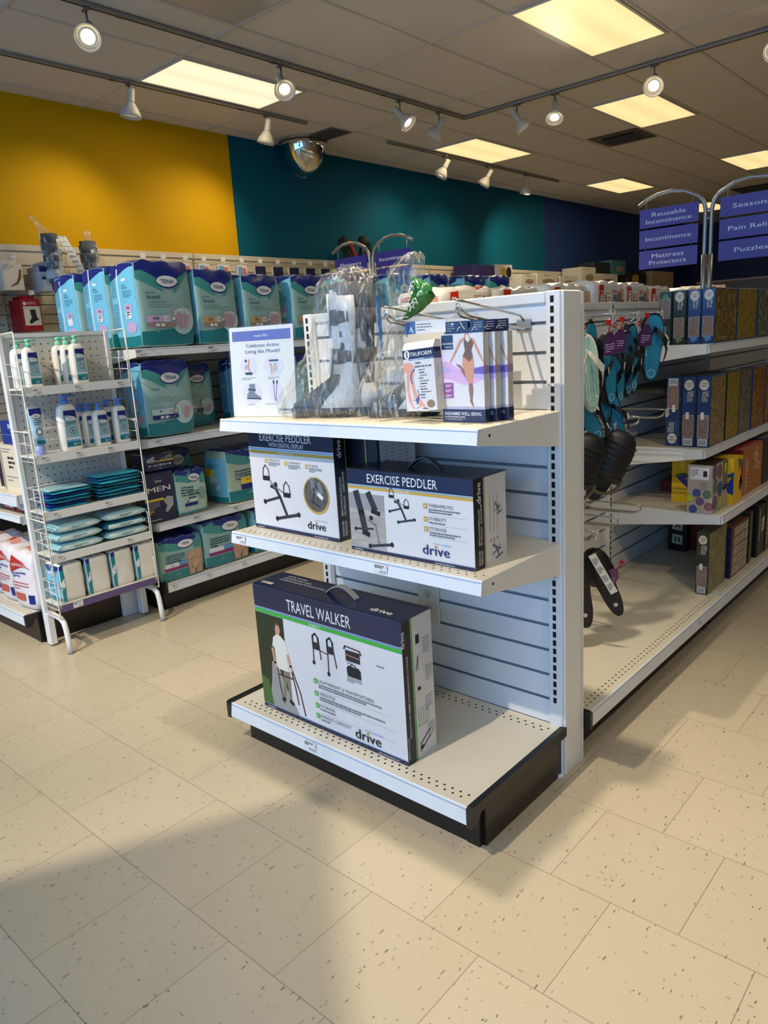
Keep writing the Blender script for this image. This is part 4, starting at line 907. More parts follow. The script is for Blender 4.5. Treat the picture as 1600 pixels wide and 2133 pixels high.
def tena(name, label, w, d, h, loc, size, lab, title=('PROskin', 'Stretch'), seed=0, rz=PI/2, group=None, side=True, fsz=1, lean=0, navytop=True):
    t = thing(name, label, 'incontinence pack', loc, rz, group, rot=(lean, 0, rz))
    S_ = bag(w, d, h, seed=seed); q = MB(); bag_mesh(q, S_, SG, 10, NVF)
    a = Art(q, bfront(S_, w, h), .0014, .00009); hw = w/2-.003
    a.fill(-hw, hw, lambda x: .004, lambda x: h*.20+.012*(x/hw), TL, 14, 3)
    a.fill(-hw, -hw*.1, lambda x: h*.80-.18*h*max(0, (x+hw)/hw), lambda x: h*.97, SGD, 10, 3); a.fill(hw*.35, hw, lambda x: h*.62+.26*h*((x-hw*.35)/(hw*.65)), lambda x: h*.97, SGD, 10, 3)
    c = hw*.12
    a.d += .0004; a.fill(-hw, hw, lambda x: h*(.70+.20*min(1, abs(x-c)/(hw*.9))**.8), lambda x: h*.997, NVF, 18, 6)
    lens(a, c, h*.765, w*.20, h*.068, th=h*.05)
    a.text(title[0], -hw*.72, h*.615, h*.026, INKT)
    if title[1]: a.text(title[1], -hw*.72, h*.555, h*.045, INKT, bold=.012)
    for i, s_ in enumerate(['Fully breathable stretch brief', 'Culotte extensible entièrement perméable à l’air', 'Pañal elástico totalmente transpirable']):
        a.text(s_, -hw*.70, h*(.515-.028*i), h*.0145, INKT)
    a.d += .0016; brief(a, hw*.55, h*.33, w*.34)
    a.rect(-hw*.80, h*.285, hw*.05, h*.365, lab, 6); a.d += .0006; a.text(size, -hw*.45, h*.312, h*.036, INKT, 'c', bold=.02, w=min(w*.2, len(size)*h*.028)); a.rect(-hw*.14, h*.29, hw*.1, h*.36, PAPER, 3)
    for i in range(4):
        for j in range(2): a.ell(-hw*.09+i*hw*.05, h*(.345-.022*j), h*.006, h*.008, INK, 6)
    a.text('ULTRA', hw*.0, h*.298, h*.014, INKT, 'c')
    a.ell(hw*.19, h*.325, w*.045, w*.045, INKT); a.ell(hw*.19, h*.325, w*.034, w*.034, PAPER); a.text('3', hw*.19, h*.31, h*.03, INKT, 'c')
    a.rect(-hw*.80, h*.225, hw*.28, h*.280, mat('film_taupe', (150, 132, 120), .4) if lab is not MIST else NAVY2, 8)
    a.rect(-hw*.5, h*.235, -hw*.36, h*.27, PAPER); a.rect(-hw*.30, h*.235, -hw*.16, h*.27, PAPER); a.text('8 → 11', 0, h*.24, h*.02, PAPER if lab is MIST else INK, 'c', w=w*.13)
    a.text('x 16', -hw*.5, h*.165, h*.018, MIST)
    a.d += .0006
    if side:
        a = Art(q, bside(S_, d, h), .0014, .00009); hd = d/2-.002
        a.fill(-hd, hd, lambda x: h*.13, lambda x: h*.97, SKB, 8, 10); a.fill(-hd, hd, lambda x: .004, lambda x: h*.13, TL, 8, 3); a.fill(-hd, hd, lambda x: h*.875+.3*x, lambda x: h*.995, NVF, 8, 3)
        a.fill(-hd*.36, -hd*.27, lambda x: .01, lambda x: h*.995, PAPER, 1, 14)
        a.ell(hd*.2, h*.80, d*.10, h*.016, PAPER); a.text('PROskin', hd*.02, h*.73, h*.018, INKT); a.text('Stretch', hd*.02, h*.70, h*.028, INKT)
        a.micro(hd*.02, h*.67, d*.36, 5, h*.018, INKT, h*.005, seed); a.micro(-hd*.92, h*.84, d*.22, 12, h*.022, INKT, h*.006, seed+1); a.micro(-hd*.92, h*.52, d*.22, 16, h*.022, INKT, h*.006, seed+2)
        a.d += .0006; a.ell(hd*.35, h*.47, d*.16, h*.05, LILF); a.text(size[:3], hd*.35, h*.455, h*.03, INKT, 'c', bold=.03); a.rect(hd*.12, h*.345, hd*.58, h*.43, PAPER); a.micro(hd*.2, h*.41, d*.14, 3, h*.025, INK, h*.012, 3)
        a.ell(hd*.45, h*.24, d*.2, h*.07, LILF)
    q.build('pack_wrapper', t)
    return t
ZT, XF = 1.3005, -1.335
def put(y0, y1, zt, h, d, size, lab, label, xf=XF, seed=0, **k):
    return tena('teal_brief_pack', label, y1-y0, d, h, (xf-d/2, (y0+y1)/2, zt), size, lab, seed=seed, **k)
GP = 'teal and navy brief packs on the left shelving'
put(.165, .475, ZT, .405, .235, 'M/R', LILF, 'largest teal stretch brief pack with lilac M/R label, front of top shelf', seed=1, group=GP)
put(.155, .455, ZT, .405, .235, 'M/R', LILF, 'teal pack second in depth, its striped pale blue side showing', xf=XF-.25, seed=2, group=GP)
put(.150, .450, ZT, .40, .235, 'M/R', LILF, 'teal pack third in depth, leftmost pale blue side on the top shelf', xf=XF-.55, seed=3, group=GP)
put(.490, .748, ZT, .375, .235, 'L/G', TAN, 'teal stretch brief pack with tan label, second from the left', seed=4, group=GP)
put(.785, 1.05, ZT, .355, .235, '2XL', TAN, 'teal stretch pack with tan label, third from the left behind the poster', seed=5, group=GP)
put(1.13, 1.40, ZT, .36, .235, '2XL', TAN, 'teal stretch pack, fourth from the left, above the poster corner', seed=6, group=GP)
put(1.52, 1.80, ZT, .385, .235, 'XL', LILF, 'teal pack seen through the first clear boot bag', seed=7, group=GP)
put(1.97, 2.25, ZT, .385, .235, 'XL', LILF, 'teal pack between the two wrapped boots, below the Incontinence sign', seed=8, group=GP)
put(2.40, 2.62, ZT, .39, .235, 'XL', LILF, 'teal pack showing its white strip just right of the green bag twist', seed=9, group=GP)
put(2.80, 3.09, ZT, .39, .235, 'L/G', LILF, 'second teal pack from the right end of the top row', seed=10, group=GP)
put(3.13, 3.42, ZT, .395, .235, 'L/G', LILF, 'last teal pack on the top row before the white slatted panel', seed=11, group=GP)
put(3.55, 3.80, ZT, .31, .235, 'L/G', LILF, 'low navy topped pack half hidden behind the white slatted panel', seed=12, group=GP)
put(.135, .415, .8725, .375, .25, 'M', MIST, 'large teal pack with white M label on the second shelf behind the rack', seed=13, title=('PROskin', ''), group=GP)
put(.47, .70, .8725, .34, .2, 'LG', MIST, 'shadowed teal pack set back on the second shelf', xf=-1.56, seed=14, title=('PROskin', ''), group=GP)
put(.80, 1.06, .8725, .35, .25, 'LG', MIST, 'teal pack with LG side label in shadow, left of the poster', xf=-1.40, seed=15, title=('PROskin', ''), group=GP)
put(1.12, 1.40, .8725, .35, .25, 'LG', MIST, 'teal pack on the second shelf hidden by the poster', seed=16, title=('PROskin', ''), group=GP)
put(1.45, 1.75, .8725, .35, .25, 'LG', MIST, 'teal pack on the second shelf between poster and slotted upright', seed=17, title=('PROskin', ''), group=GP)
# third shelf: dark blue MEN boxes and briefs
def men(x, y, z, label, w=.175, d=.12, h=.25, flip=False, rz=PI/2):
    t = thing('pad_box', label, 'incontinence pack', (x, y, z), rz)
    q = MB(Matrix.Rotation(PI, 4, 'Y') @ Matrix.Translation((0, 0, -h)) if flip else Matrix()); q.box(-w/2, -d/2, .0004, w/2, d/2, h, DKN, .006); a = Art(q, front(0, -d/2, 0), .0004)
    a.text('TENA', 0, h*.80, h*.045, PAPER, 'c', bold=.01); a.line([(-w*.22, h*.86), (-w*.1, h*.89), (w*.1, h*.89), (w*.22, h*.86)], .001, SKY); a.text('MEN', 0, h*.62, h*.10, PAPER, 'c', w=w*.72, bold=.045)
    a.rect(-w*.47, h*.44, w*.12, h*.485, YELF); a.micro(-w*.42, h*.41, w*.4, 5, h*.028, TINK, h*.01); a.micro(-w*.42, h*.26, w*.2, 3, h*.03, YELF, h*.014)
    a.poly([(w*.1, h*.42), (w*.22, h*.50), (w*.42, h*.47), (w*.40, h*.30), (w*.2, h*.18), (w*.12, h*.2), (w*.2, h*.32)], TINK); a.micro(-w*.45, h*.06, w*.8, 1, .01, PAPER, h*.012)
    a = Art(q, left(-w/2, d/2, 0), .0004); a.rect(d*.1, 0, d*.4, h, YELF); a.micro(d*.5, h*.8, d*.35, 20, h*.03, TINK, h*.01)
    q.build('carton', t); return t
men(-1.40, .155, .4585, 'upright navy box reading MEN with a yellow strip on the third shelf')
men(-1.64, .16, .4585, 'navy box standing behind the front MEN box')
men(-1.42, .19, .7095, 'navy box lying upside down on top of the front MEN box', h=.09, w=.17, flip=True)
def small(label, x, y, z, w, d, h, kind, seed=0, rz=PI/2):
    t = thing('brief_pack', label, 'incontinence pack', (x, y, z), rz); S_ = bag(w, d, h, seed=seed, amp=.004); q = MB(); base_ = {'brief': mat('film_pale_sage', (176, 206, 192), .3, coat=.4), 'plus': mat('film_khaki_sage', (170, 190, 168), .3, coat=.4), 'fem': SG}[kind]
    bag_mesh(q, S_, base_, 10, NVF); a = Art(q, bfront(S_, w, h), .0014, .00009); hw = w/2-.003
    a.fill(-hw, hw, lambda x: .004, lambda x: h*(.22 if kind != 'brief' else .05), TL, 10, 2)
    a.fill(-hw, hw*.0, lambda x: h*.70+.1*h*(x/hw)**2, lambda x: h*.97, SGD, 8, 2); a.fill(hw*.6, hw, lambda x: h*.66, lambda x: h*.97, SGD, 6, 2)
    a.fill(-hw, hw, lambda x: h*(.80+.14*min(1, abs(x-hw*.2)/hw)), lambda x: h*.997, NVF, 12, 3); lens(a, hw*.2, h*.82, w*.19, h*.085)
    a.micro(-hw*.75, h*.60, w*.42, 4, h*.055, INKT, h*.022, seed)
    if kind == 'fem':
        a.poly([(hw*.25, h*.62), (hw*.95, h*.60), (hw*.93, h*.38), (hw*.97, h*.02), (hw*.66, h*.02), (hw*.62, h*.22), (hw*.56, h*.02), (hw*.28, h*.04), (hw*.22, h*.38)], mat('print_torso', (198, 160, 134), .5))
        a.line([(hw*.25, h*.40), (hw*.60, h*.42), (hw*.94, h*.39)], .0015, mat('print_brown_line', (140, 90, 70), .5)); a.line([(hw*.28, h*.30), (hw*.55, h*.12), (hw*.64, h*.12), (hw*.93, h*.28)], .0015, MATS['print_brown_line'])
        a.rect(-hw*.85, h*.32, -hw*.2, h*.42, PAPER); a.text('L', -hw*.5, h*.34, h*.06, INKT, 'c', bold=.03); a.rect(-hw*.2, h*.33, hw*.22, h*.42, SKY); a.rect(-hw*.85, h*.25, hw*.2, h*.315, MAGF); a.text('x 18', -hw*.4, h*.12, h*.04, MIST)
    elif kind == 'plus':
        a.rect(-hw*.55, h*.34, hw*.8, h*.46, YELF, 8); a.rect(-hw*.55, h*.23, hw*.7, h*.33, NAVY2, 8)
        for i in range(4): a.ell(-hw*.45+i*hw*.07, h*.415, h*.012, h*.018, INK, 6)
        a.text('DAY PLUS', 0, h*.40, h*.035, INKT); a.text('8 → 11', hw*.1, h*.26, h*.035, PAPER); a.text('x 40', -hw*.35, h*.14, h*.045, MIST)
        a.ell(hw*.85, h*.40, h*.05, h*.05, INKT); a.ell(hw*.85, h*.40, h*.036, h*.036, PAPER)
    else:
        a.micro(-hw*.3, h*.50, w*.35, 3, h*.07, INK, h*.03, seed); a.ell(hw*.66, h*.44, w*.14, h*.14, mat('print_sage_disc', (130, 164, 152), .5)); a.rect(-hw*.6, h*.27, hw*.3, h*.34, PAPER); a.rect(-hw*.6, h*.19, hw*.3, h*.26, NAVY2); a.micro(-hw*.5, h*.285, w*.3, 1, .01, INKT, h*.03)
    a = Art(q, bside(S_, d, h), .0014, .00009); hd = d/2-.002; a.fill(-hd, hd, lambda x: h*.12, lambda x: h*.86, SKB, 6, 6); a.fill(-hd, hd, lambda x: .004, lambda x: h*.12, TL, 6, 2); a.micro(-hd*.6, h*.74, d*.5, 3, h*.04, INKT, h*.012)
    a.ell(0, h*.36, d*.22, h*.12, MIST); a.ell(0, h*.36, d*.14, h*.09, PNKB if kind != 'fem' else LILF)
    if kind == 'plus': a.rect(-hd*.9, h*.5, -hd*.1, h*.66, YELF, 3)
    q.build('pack_wrapper', t); return t
small('pale sage small brief pack between the MEN box and the clear topped pack', -1.42, .345, .4585, .185, .15, .235, 'brief', 21)
small('wide sage pack with yellow DAY PLUS strip on the third shelf', -1.44, .745, .4585, .37, .21, .29, 'plus', 22)
small('dark teal pack in the shadow behind the small brief pack', -1.68, .42, .4585, .22, .18, .31, 'plus', 23)
small('wide sage pack on the third shelf hidden by the tall exerciser box', -1.44, 1.14, .4585, .36, .21, .28, 'plus', 24)
small('teal pack with a bare midriff photo, leftmost on the base shelf', -1.42, .225, .1495, .265, .2, .222, 'fem', 25)
small('teal pack with a bare midriff photo, second on the base shelf', -1.43, .515, .1495, .30, .2, .255, 'fem', 26)
small('teal pack with a midriff photo, third on the base shelf', -1.43, .85, .1495, .30, .2, .255, 'fem', 27)
small('teal pack on the base shelf, farthest left of the exerciser box', -1.43, 1.17, .1495, .28, .2, .25, 'fem', 28)

# white and red incontinence packs
WPK = mat('film_white_pink', (232, 224, 224), .32, bump=.5, bscale=14, coat=.3); RDT = mat('print_rust_red', (186, 44, 34), .45)
def tranq(label, x, y, z, w=.2, d=.17, h=.29, seed=0, rz=0, lean=0):
    t = thing('white_brief_pack', label, 'incontinence pack', (x, y, z), rz, 'white brief packs on the left end unit', rot=(lean, 0, rz)); S_ = bag(w, d, h, seed=seed, k=.12, amp=.005, slump=.02); q = MB(); bag_mesh(q, S_, WPK, 10)
    a = Art(q, bfront(S_, w, h), .0024, .0001); hw = w/2-.012
    a.fill(-hw, hw, lambda x: h*.72+.02*x/hw, lambda x: h*.88-.03*x/hw, RDT, 8, 2); a.text('TRANQUILITY', 0, h*.755, h*.055, PAPER, 'c', w=w*.74, bold=.03)
    a.micro(-hw*.8, h*.62, w*.6, 2, h*.055, mat('print_slate_blue', (80, 90, 150), .5), h*.03, seed); a.micro(-hw*.8, h*.45, w*.65, 3, h*.05, RDT, h*.016, seed+3); a.rect(-hw*.85, h*.14, hw*.2, h*.27, mat('print_rust_band', (190, 90, 76), .5), 4); a.rect(hw*.5, h*.10, hw, h*.26, NAVY2, 2)
    a = Art(q, lambda x_, z_, d_=0: S_((1, x_/(d/2), z_/(h/2)-1))+Vector((d_, 0, 0)), .0024, .0001); hd = d/2-.01
    for i in range(9): a.rect(-hd*.6, h*(.2+.07*i), -hd*.35, h*(.24+.07*i), INKT)
    a.micro(-hd*.1, h*.82, d*.4, 18, h*.035, GINK, h*.01, seed)
    a = Art(q, btop(S_, w, d), .003, .0002); a.rect(-hw*.2, -d*.3, hw*.5, d*.02, mat('label_pinkish', (224, 150, 140), .5), 3, 3); a.text('M', hw*.0, -d*.25, d*.2, RDT, 'c', bold=.04)
    q.build('pack_wrapper', t); return t
tranq('white pack with red label nearest the wire rack on the low base shelf', -1.585, -.385, .1495, seed=31, rz=.12, h=.285)
tranq('white pack with red label at the left edge of the photo, second from the rack', -1.79, -.375, .1495, seed=32, rz=.05)
tranq('white pack lying behind the front pair on the low base shelf', -1.60, -.19, .1495, seed=33, h=.34, rz=-.2)
tranq('white pack with red label, rear left of the low base shelf', -1.80, -.18, .1495, seed=34, h=.36, rz=.1)
tranq('white pack at the far left end of the low base shelf', -2.0, -.36, .1495, seed=35, h=.29, rz=.0)
def atn(label, x, y, z, w=.27, d=.2, h=.19, seed=0, rz=-PI/2, red=True):
    t = thing('white_red_brief_pack', label, 'incontinence pack', (x, y, z), rz, 'white and red packs on top of the right run'); S_ = bag(w, d, h, seed=seed, k=.06, amp=.005); q = MB(); bag_mesh(q, S_, mat('film_warm_white', (232, 224, 208), .32, bump=.4, bscale=16, coat=.3), 10)
    for f, hw in ((lambda x_, z_, d_=0: S_((x_/(w/2), 1, z_/(h/2)-1))+Vector((0, d_, 0)), w/2), (lambda x_, z_, d_=0: S_((1, x_/(d/2), z_/(h/2)-1))+Vector((d_, 0, 0)), d/2), (lambda x_, z_, d_=0: S_((-1, -x_/(d/2), z_/(h/2)-1))+Vector((-d_, 0, 0)), d/2)):
        a = Art(q, f, .003, .0003)
        if hw > d/2+.001:
            g = a.f; a.f = lambda x_, z_, d_=0, g=g: g(-x_, z_, d_)
            if red: a.fill(-hw*.97, hw*.97, lambda x: h*.03, lambda x: h*.11, REDF, 8, 2)
            a.fill(-hw*.75, -hw*.45, lambda x: h*.04, lambda x: h*.93, REDF, 4, 5); a.rect(-hw*.70, h*.25, -hw*.50, h*.78, PAPER, 2, 3); a.micro(-hw*.68, h*.7, hw*.16, 6, h*.07, RDT, h*.03)
            a.rect(-hw*.32, h*.2, -hw*.02, h*.7, RDT, 3, 3); a.rect(-hw*.30, h*.22, -hw*.04, h*.68, MATS['film_warm_white'], 3, 3); a.micro(-hw*.27, h*.58, hw*.2, 5, h*.08, RDT, h*.03)
            a.text('ATN', hw*.12, h*.50, h*.15, INKT, w=hw*.24, bold=.03); a.micro(hw*.12, h*.76, hw*.3, 2, h*.06, RDT, h*.03); a.micro(hw*.12, h*.38, hw*.2, 4, h*.08, GINK, h*.03); a.d += .001; a.ell(hw*.52, h*.52, hw*.09, h*.27, MGR); a.ell(hw*.44, h*.22, hw*.05, h*.08, BLUEI, 10)
            a.rect(hw*.66, h*.12, hw*.86, h*.82, mat('print_apricot', (222, 160, 110), .5), 2, 3); a.d += .0006; a.rect(hw*.66, h*.42, hw*.86, h*.52, REDF, 2, 1)
        else:
            a.text('ATN', -hw*.85, h*.52, h*.13, INKT, w=hw*.45, bold=.03); a.micro(-hw*.85, h*.78, hw*.6, 2, h*.06, RDT, h*.03); a.micro(-hw*.85, h*.40, hw*.4, 4, h*.08, GINK, h*.03); a.ell(hw*.15, h*.55, hw*.17, h*.27, MGR); a.rect(hw*.45, h*.15, hw*.85, h*.8, mat('print_apricot', (222, 160, 110), .5), 2, 3); a.rect(hw*.45, h*.45, hw*.85, h*.53, REDF); a.ell(hw*.1, h*.2, hw*.1, h*.09, BLUEI, 10)
    a = Art(q, btop(S_, w, d), .003, .0003); a.fill(-w*.45, -w*.2, lambda x: -d*.42, lambda x: d*.42, REDF, 4, 4)
    q.build('pack_wrapper', t); return t
lab = ['white and red pack leftmost on top, peeking over the white slatted panel', 'white and red pack second from the left over the panel corner', 'white and red pack with ATN print beside the bare top rail', 'white pack with orange stripe in front of the puzzles', 'white pack left of the silver sign poles', 'white and red pack crossed by the silver sign poles', 'white pack just right of the silver sign poles', 'white pack above the second landscape puzzle', 'white pack above the last puzzle at the right edge']
for i, y in enumerate([.42, .78, 1.20, 1.52, 1.86, 2.2, 2.68, 3.05, 3.42]):
    atn(lab[i], .26-.02*(i % 3), y, 1.3005, w=.31, h=[.13, .135, .155, .165, .165, .155, .15, .17, .14][i], seed=40+i, red=i < 4)
# ================================================================ wire rack with lotions and wipes
RK = thing('wire_rack', 'white wire rack with pegboard back and arched legs in front of the left shelving', 'rack', (-1.262, -.205, 0), PI/2)
WR = mat('white_wire', (224, 220, 208), .35); PEG = mat('peg_board', (200, 200, 196), .5, var=.03)
RW = .24; RD = .165   # half width, depth;  local: x along width, front at y=0, back at y=RD
q = MB(); q.box(-RW, RD-.004, .15, RW, RD+.008, 1.385, PEG)
a = Art(q, front(0, RD-.004, 0)); d_ = a.d; z = .2
while z < 1.37:
    x = -RW+.045
    while x < RW-.03: a.d = d_; a.ell(x, z, .0032, .0032, HOLE, 8); x += .0318
    z += .0318
q.build('pegboard', RK)
q = MB()
for s_ in (-1, 1): q.box(s_*RW-.011, RD-.012, .12, s_*RW+.011, RD+.012, 1.392, WH, .003)
q.box(-RW, RD-.006, 1.375, RW, RD+.008, 1.392, WH)
q.build('back_frame', RK)
q = MB()
for s_ in (-1, 1):
    x = s_*(RW+.006)
    q.tube([(x, RD-.01, .172), (x, .004, .166), (x, 0, .172), (x, 0, 1.386), (x, .006, 1.392), (x, RD, 1.388)], .0034, WR, 6)
    for z in (.985, .60): q.tube([(x, 0, z), (x, RD+.02, z+.002)], .0034, WR, 6)
q.build('wire_frame', RK)
levels = [1.170, .886, .642, .450, .226]
for i, z in enumerate(levels):
    q = MB(); q.box(-RW+.002, .005, z-.012, RW-.002, RD-.014, z-.004, WR)
    q.box(-RW-.002, -.001, z-.036, RW+.002, .0045, z, WH if i < 4 else mat('violet_strip', (98, 82, 128), .45, var=.12, vscale=40)); 
    if i == 4: q.box(-RW-.002, -.002, z-.004, RW+.002, .006, z+.001, WR)
    q.build('rack_shelf', RK)
    q = MB()
    for s_ in (-1, 1):
        x = s_*RW
        for hz in ((-.03, 0), (.045, 0), (.095, 0)): q.tube([(x, .004, z+hz[0]), (x, RD-.015, z+hz[0]+.002)], .0017, WR, 5)
        q.tube([(x, .075, z-.03), (x, .075, z+.098)], .0017, WR, 5)
        q.tube([(x*.985, .003, z-.034), (x*.985, -.003, z), (x*.985, -.003, z+.085), (x*.985, .004, z+.095), (x*.985, .03, z+.095)], .0022, WR, 5)
    q.tube([(-RW, RD-.02, z+.095), (RW, RD-.02, z+.097)], .0017, WR, 5); q.tube([(-RW, RD-.02, z+.045), (RW, RD-.02, z+.045)], .0017, WR, 5)
    q.build('side_guard', RK)
    for (x, p) in [[(-.19, '8.49'), (-.01, '14.99'), (.19, '12.99')], [(-.2, '12.99'), (-.05, '33.49'), (.10, '23.29')], [(-.19, '12.49'), (.05, '9.99')], [(-.2, '11.29'), (.13, '12.99')], [(-.16, '13.29')]][i]:
        price_tag(RK, x, -.0021 if i == 4 else -.0012, z-.019, p, .032 if i < 4 else .045, .02 if i < 4 else .026, base=None if i == 4 else mat('strip_label', (214, 212, 206), .5))
for s_, lab_ in ((-1, 'l'), (1, 'r')):
    q = MB(); x = s_*(RW-.006)
    q.tube([(x, RD, .158), (x, .09, .160), (x, .03, .156), (x, .004, .140), (x, -.006, .11), (x, -.012, .06), (x, -.016, .008)], .0125, WH, 8); q.lathe([(.014, 0), (.014, .008), (.008, .01)], MGR, 12, o=(x, -.016, 0), cap=True); q.build('arched_leg', RK)
    q = MB(); q.box(x-.016, RD-.03, .008, x+.016, RD+.012, .16, WH, .003); q.lathe([(.014, 0), (.014, .008), (.008, .01)], MGR, 12, o=(x, RD-.01, 0), cap=True); q.build('rear_leg', RK)

PUMPG = mat('mint_pump', (128, 210, 176), .35); PUMPB = mat('cornflower_pump', (84, 134, 214), .35); BOTW = mat('white_bottle', (236, 232, 220), .25, coat=.3); LBT = mat('label_teal_grey', (140, 180, 186), .4)
def bottle(label, y, z, h, w, d, pump, big=True, x=-1.325, rz=PI/2, group=None):
    t = thing('pump_bottle', label, 'bottle', (x, y, z), rz, group)
    q = MB(); rings = []
    for f, s_ in ((0, .93), (.015, 1), (.5, .99), (.78, .93), (.90, .84), (.955, .66), (.985, .38), (1, .30)):
        rings.append([(w/2*s_*math.copysign(abs(math.cos(b))**.55, math.cos(b)), d/2*(s_ if s_ > .8 else s_*1.05)*math.copysign(abs(math.sin(b))**.6, math.sin(b)), h*f) for b in [2*PI*k/24 for k in range(24)]])
    q.loft(rings, BOTW)
    hw = w*.33; a = Art(q, lambda x_, z_, d_=0: Vector((x_, -d/2*(1-.18*(abs(x_)/(w/2))**3)-d_, z_)), .0014, .0001)
    a.poly([(-hw*.95, h*.08), (hw*1.12, h*.08), (hw*.95, h*.85), (-hw*.85, h*.85)], LBT); a.poly([(-hw*.92, h*.68), (hw*1.0, h*.68), (hw*.95, h*.85), (-hw*.85, h*.85)], NAVY2)
    a.ell(.002, h*.675, hw*.75, h*.045, PAPER); a.text('TENA', .002, h*.66, h*.028, INKT, 'c')
    a.micro(-hw*.7, h*.60, hw*1.5, 3, h*.03, INKT, h*.010); a.ell(.003, h*.42, hw*.40, hw*.42, INKT); a.ell(.003, h*.42, hw*.30, hw*.31, PAPER); a.ell(.003, h*.42, hw*.18, hw*.18, MATS['film_sea_green'] if pump is PUMPG else INKT, 12)
    a.rect(-hw*.95, h*.235, hw*1.08, h*.27, PAPER); a.rect(-hw*.95, h*.08, hw*1.12, h*.19, mat('label_petrol', (0, 112, 128), .4)); a.rect(-hw*.95, h*.19, hw*1.1, h*.235, SKY if pump is PUMPB else SGD); a.micro(0, h*.14, hw*.9, 2, h*.03, PAPER, h*.012)
    q.build('bottle_body', t)
    ph_ = h*.18 if big else h*.22; q = MB()
    q.lathe([(w*.14, h*.985), (w*.20, h*.99), (w*.20, h*.99+ph_*.38), (w*.13, h*.99+ph_*.42), (w*.10, h*.99+ph_*.7), (w*.16, h*.99+ph_*.74), (w*.16, h*.99+ph_), (.001, h*.99+ph_*1.06)], pump, 16)
    q.tube([(0, 0, h*.99+ph_*.9), (w*.28, -.002, h*.99+ph_*.92), (w*.52, -.002, h*.99+ph_*.82)], [w*.09, w*.06, w*.045], pump, 8)
    q.build('pump_head', t); return t
g1 = 'mint pump bottles on the top rack shelf'; g2 = 'blue pump bottles on the second rack shelf'
bottle('front mint pump bottle at the left of the top rack shelf', -.372, 1.1665, .168, .066, .05, PUMPG, group=g1)
bottle('mint pump bottle behind the left one on the top rack shelf', -.398, 1.1665, .165, .066, .05, PUMPG, x=-1.378, group=g1)
bottle('front mint pump bottle of the middle three on the top rack shelf', -.168, 1.1665, .175, .068, .05, PUMPG, group=g1)
bottle('second mint pump bottle of the middle three on the top rack shelf', -.19, 1.1665, .172, .068, .05, PUMPG, x=-1.366, group=g1)
bottle('rear mint pump bottle of the middle three, showing only a sliver', -.212, 1.1665, .172, .068, .05, PUMPG, x=-1.392, group=g1)
bottle('tallest blue pump bottle in the middle of the second rack shelf', -.255, .8825, .205, .092, .055, PUMPB, group=g2)
bottle('blue pump bottle right of the tallest one, front row', -.105, .8825, .162, .072, .05, PUMPB, group=g2)
bottle('blue pump bottle second in depth behind the front row', -.135, .8825, .160, .072, .05, PUMPB, x=-1.368, group=g2)
bottle('blue pump bottle rearmost beside the tallest one', -.158, .8825, .160, .072, .05, PUMPB, x=-1.392, group=g2)
bottle('rightmost blue pump bottle at the front of the second rack shelf', -.008, .8825, .172, .07, .05, PUMPB, group=g2)
bottle('blue pump bottle behind the rightmost one', -.04, .8825, .168, .07, .05, PUMPB, x=-1.372, group=g2)
t = thing('cream_tube', 'pale blue standing cream tube with navy top at the left of the second rack shelf', 'tube', (-1.325, -.392, .8825), PI/2)
q = MB(); q.loft([[(a_*math.cos(b), b_*math.sin(b), z_) for b in [2*PI*k/20 for k in range(20)]] for z_, a_, b_ in ((.038, .021, .020), (.1, .024, .017), (.16, .027, .009), (.198, .029, .003))], mat('tube_ice_blue', (168, 206, 224), .3, coat=.3))
a = Art(q, lambda x_, z_, d_=0: Vector((x_, -.001-(.020*(1-(z_-.038)/.17))-d_, z_)), .0035, .0001); a.fill(-.026, .026, lambda x: .170+.003*math.cos(x*100), lambda x: .197, NAVY2, 8, 1); lens(a, 0, .165, .018, .009); a.micro(-.016, .145, .033, 3, .008, INKT, .003); a.ell(0, .098, .013, .014, INKT); a.ell(0, .098, .009, .010, PAPER); a.rect(-.018, .045, .018, .062, MATS['label_petrol']); a.rect(-.018, .064, .018, .07, SKY)
q.build('tube_body', t); q = MB(); q.lathe([(.001, 0), (.021, 0), (.022, .002), (.022, .036), (.019, .038)], mat('periwinkle_cap', (150, 166, 220), .35), 20); q.build('cap', t)
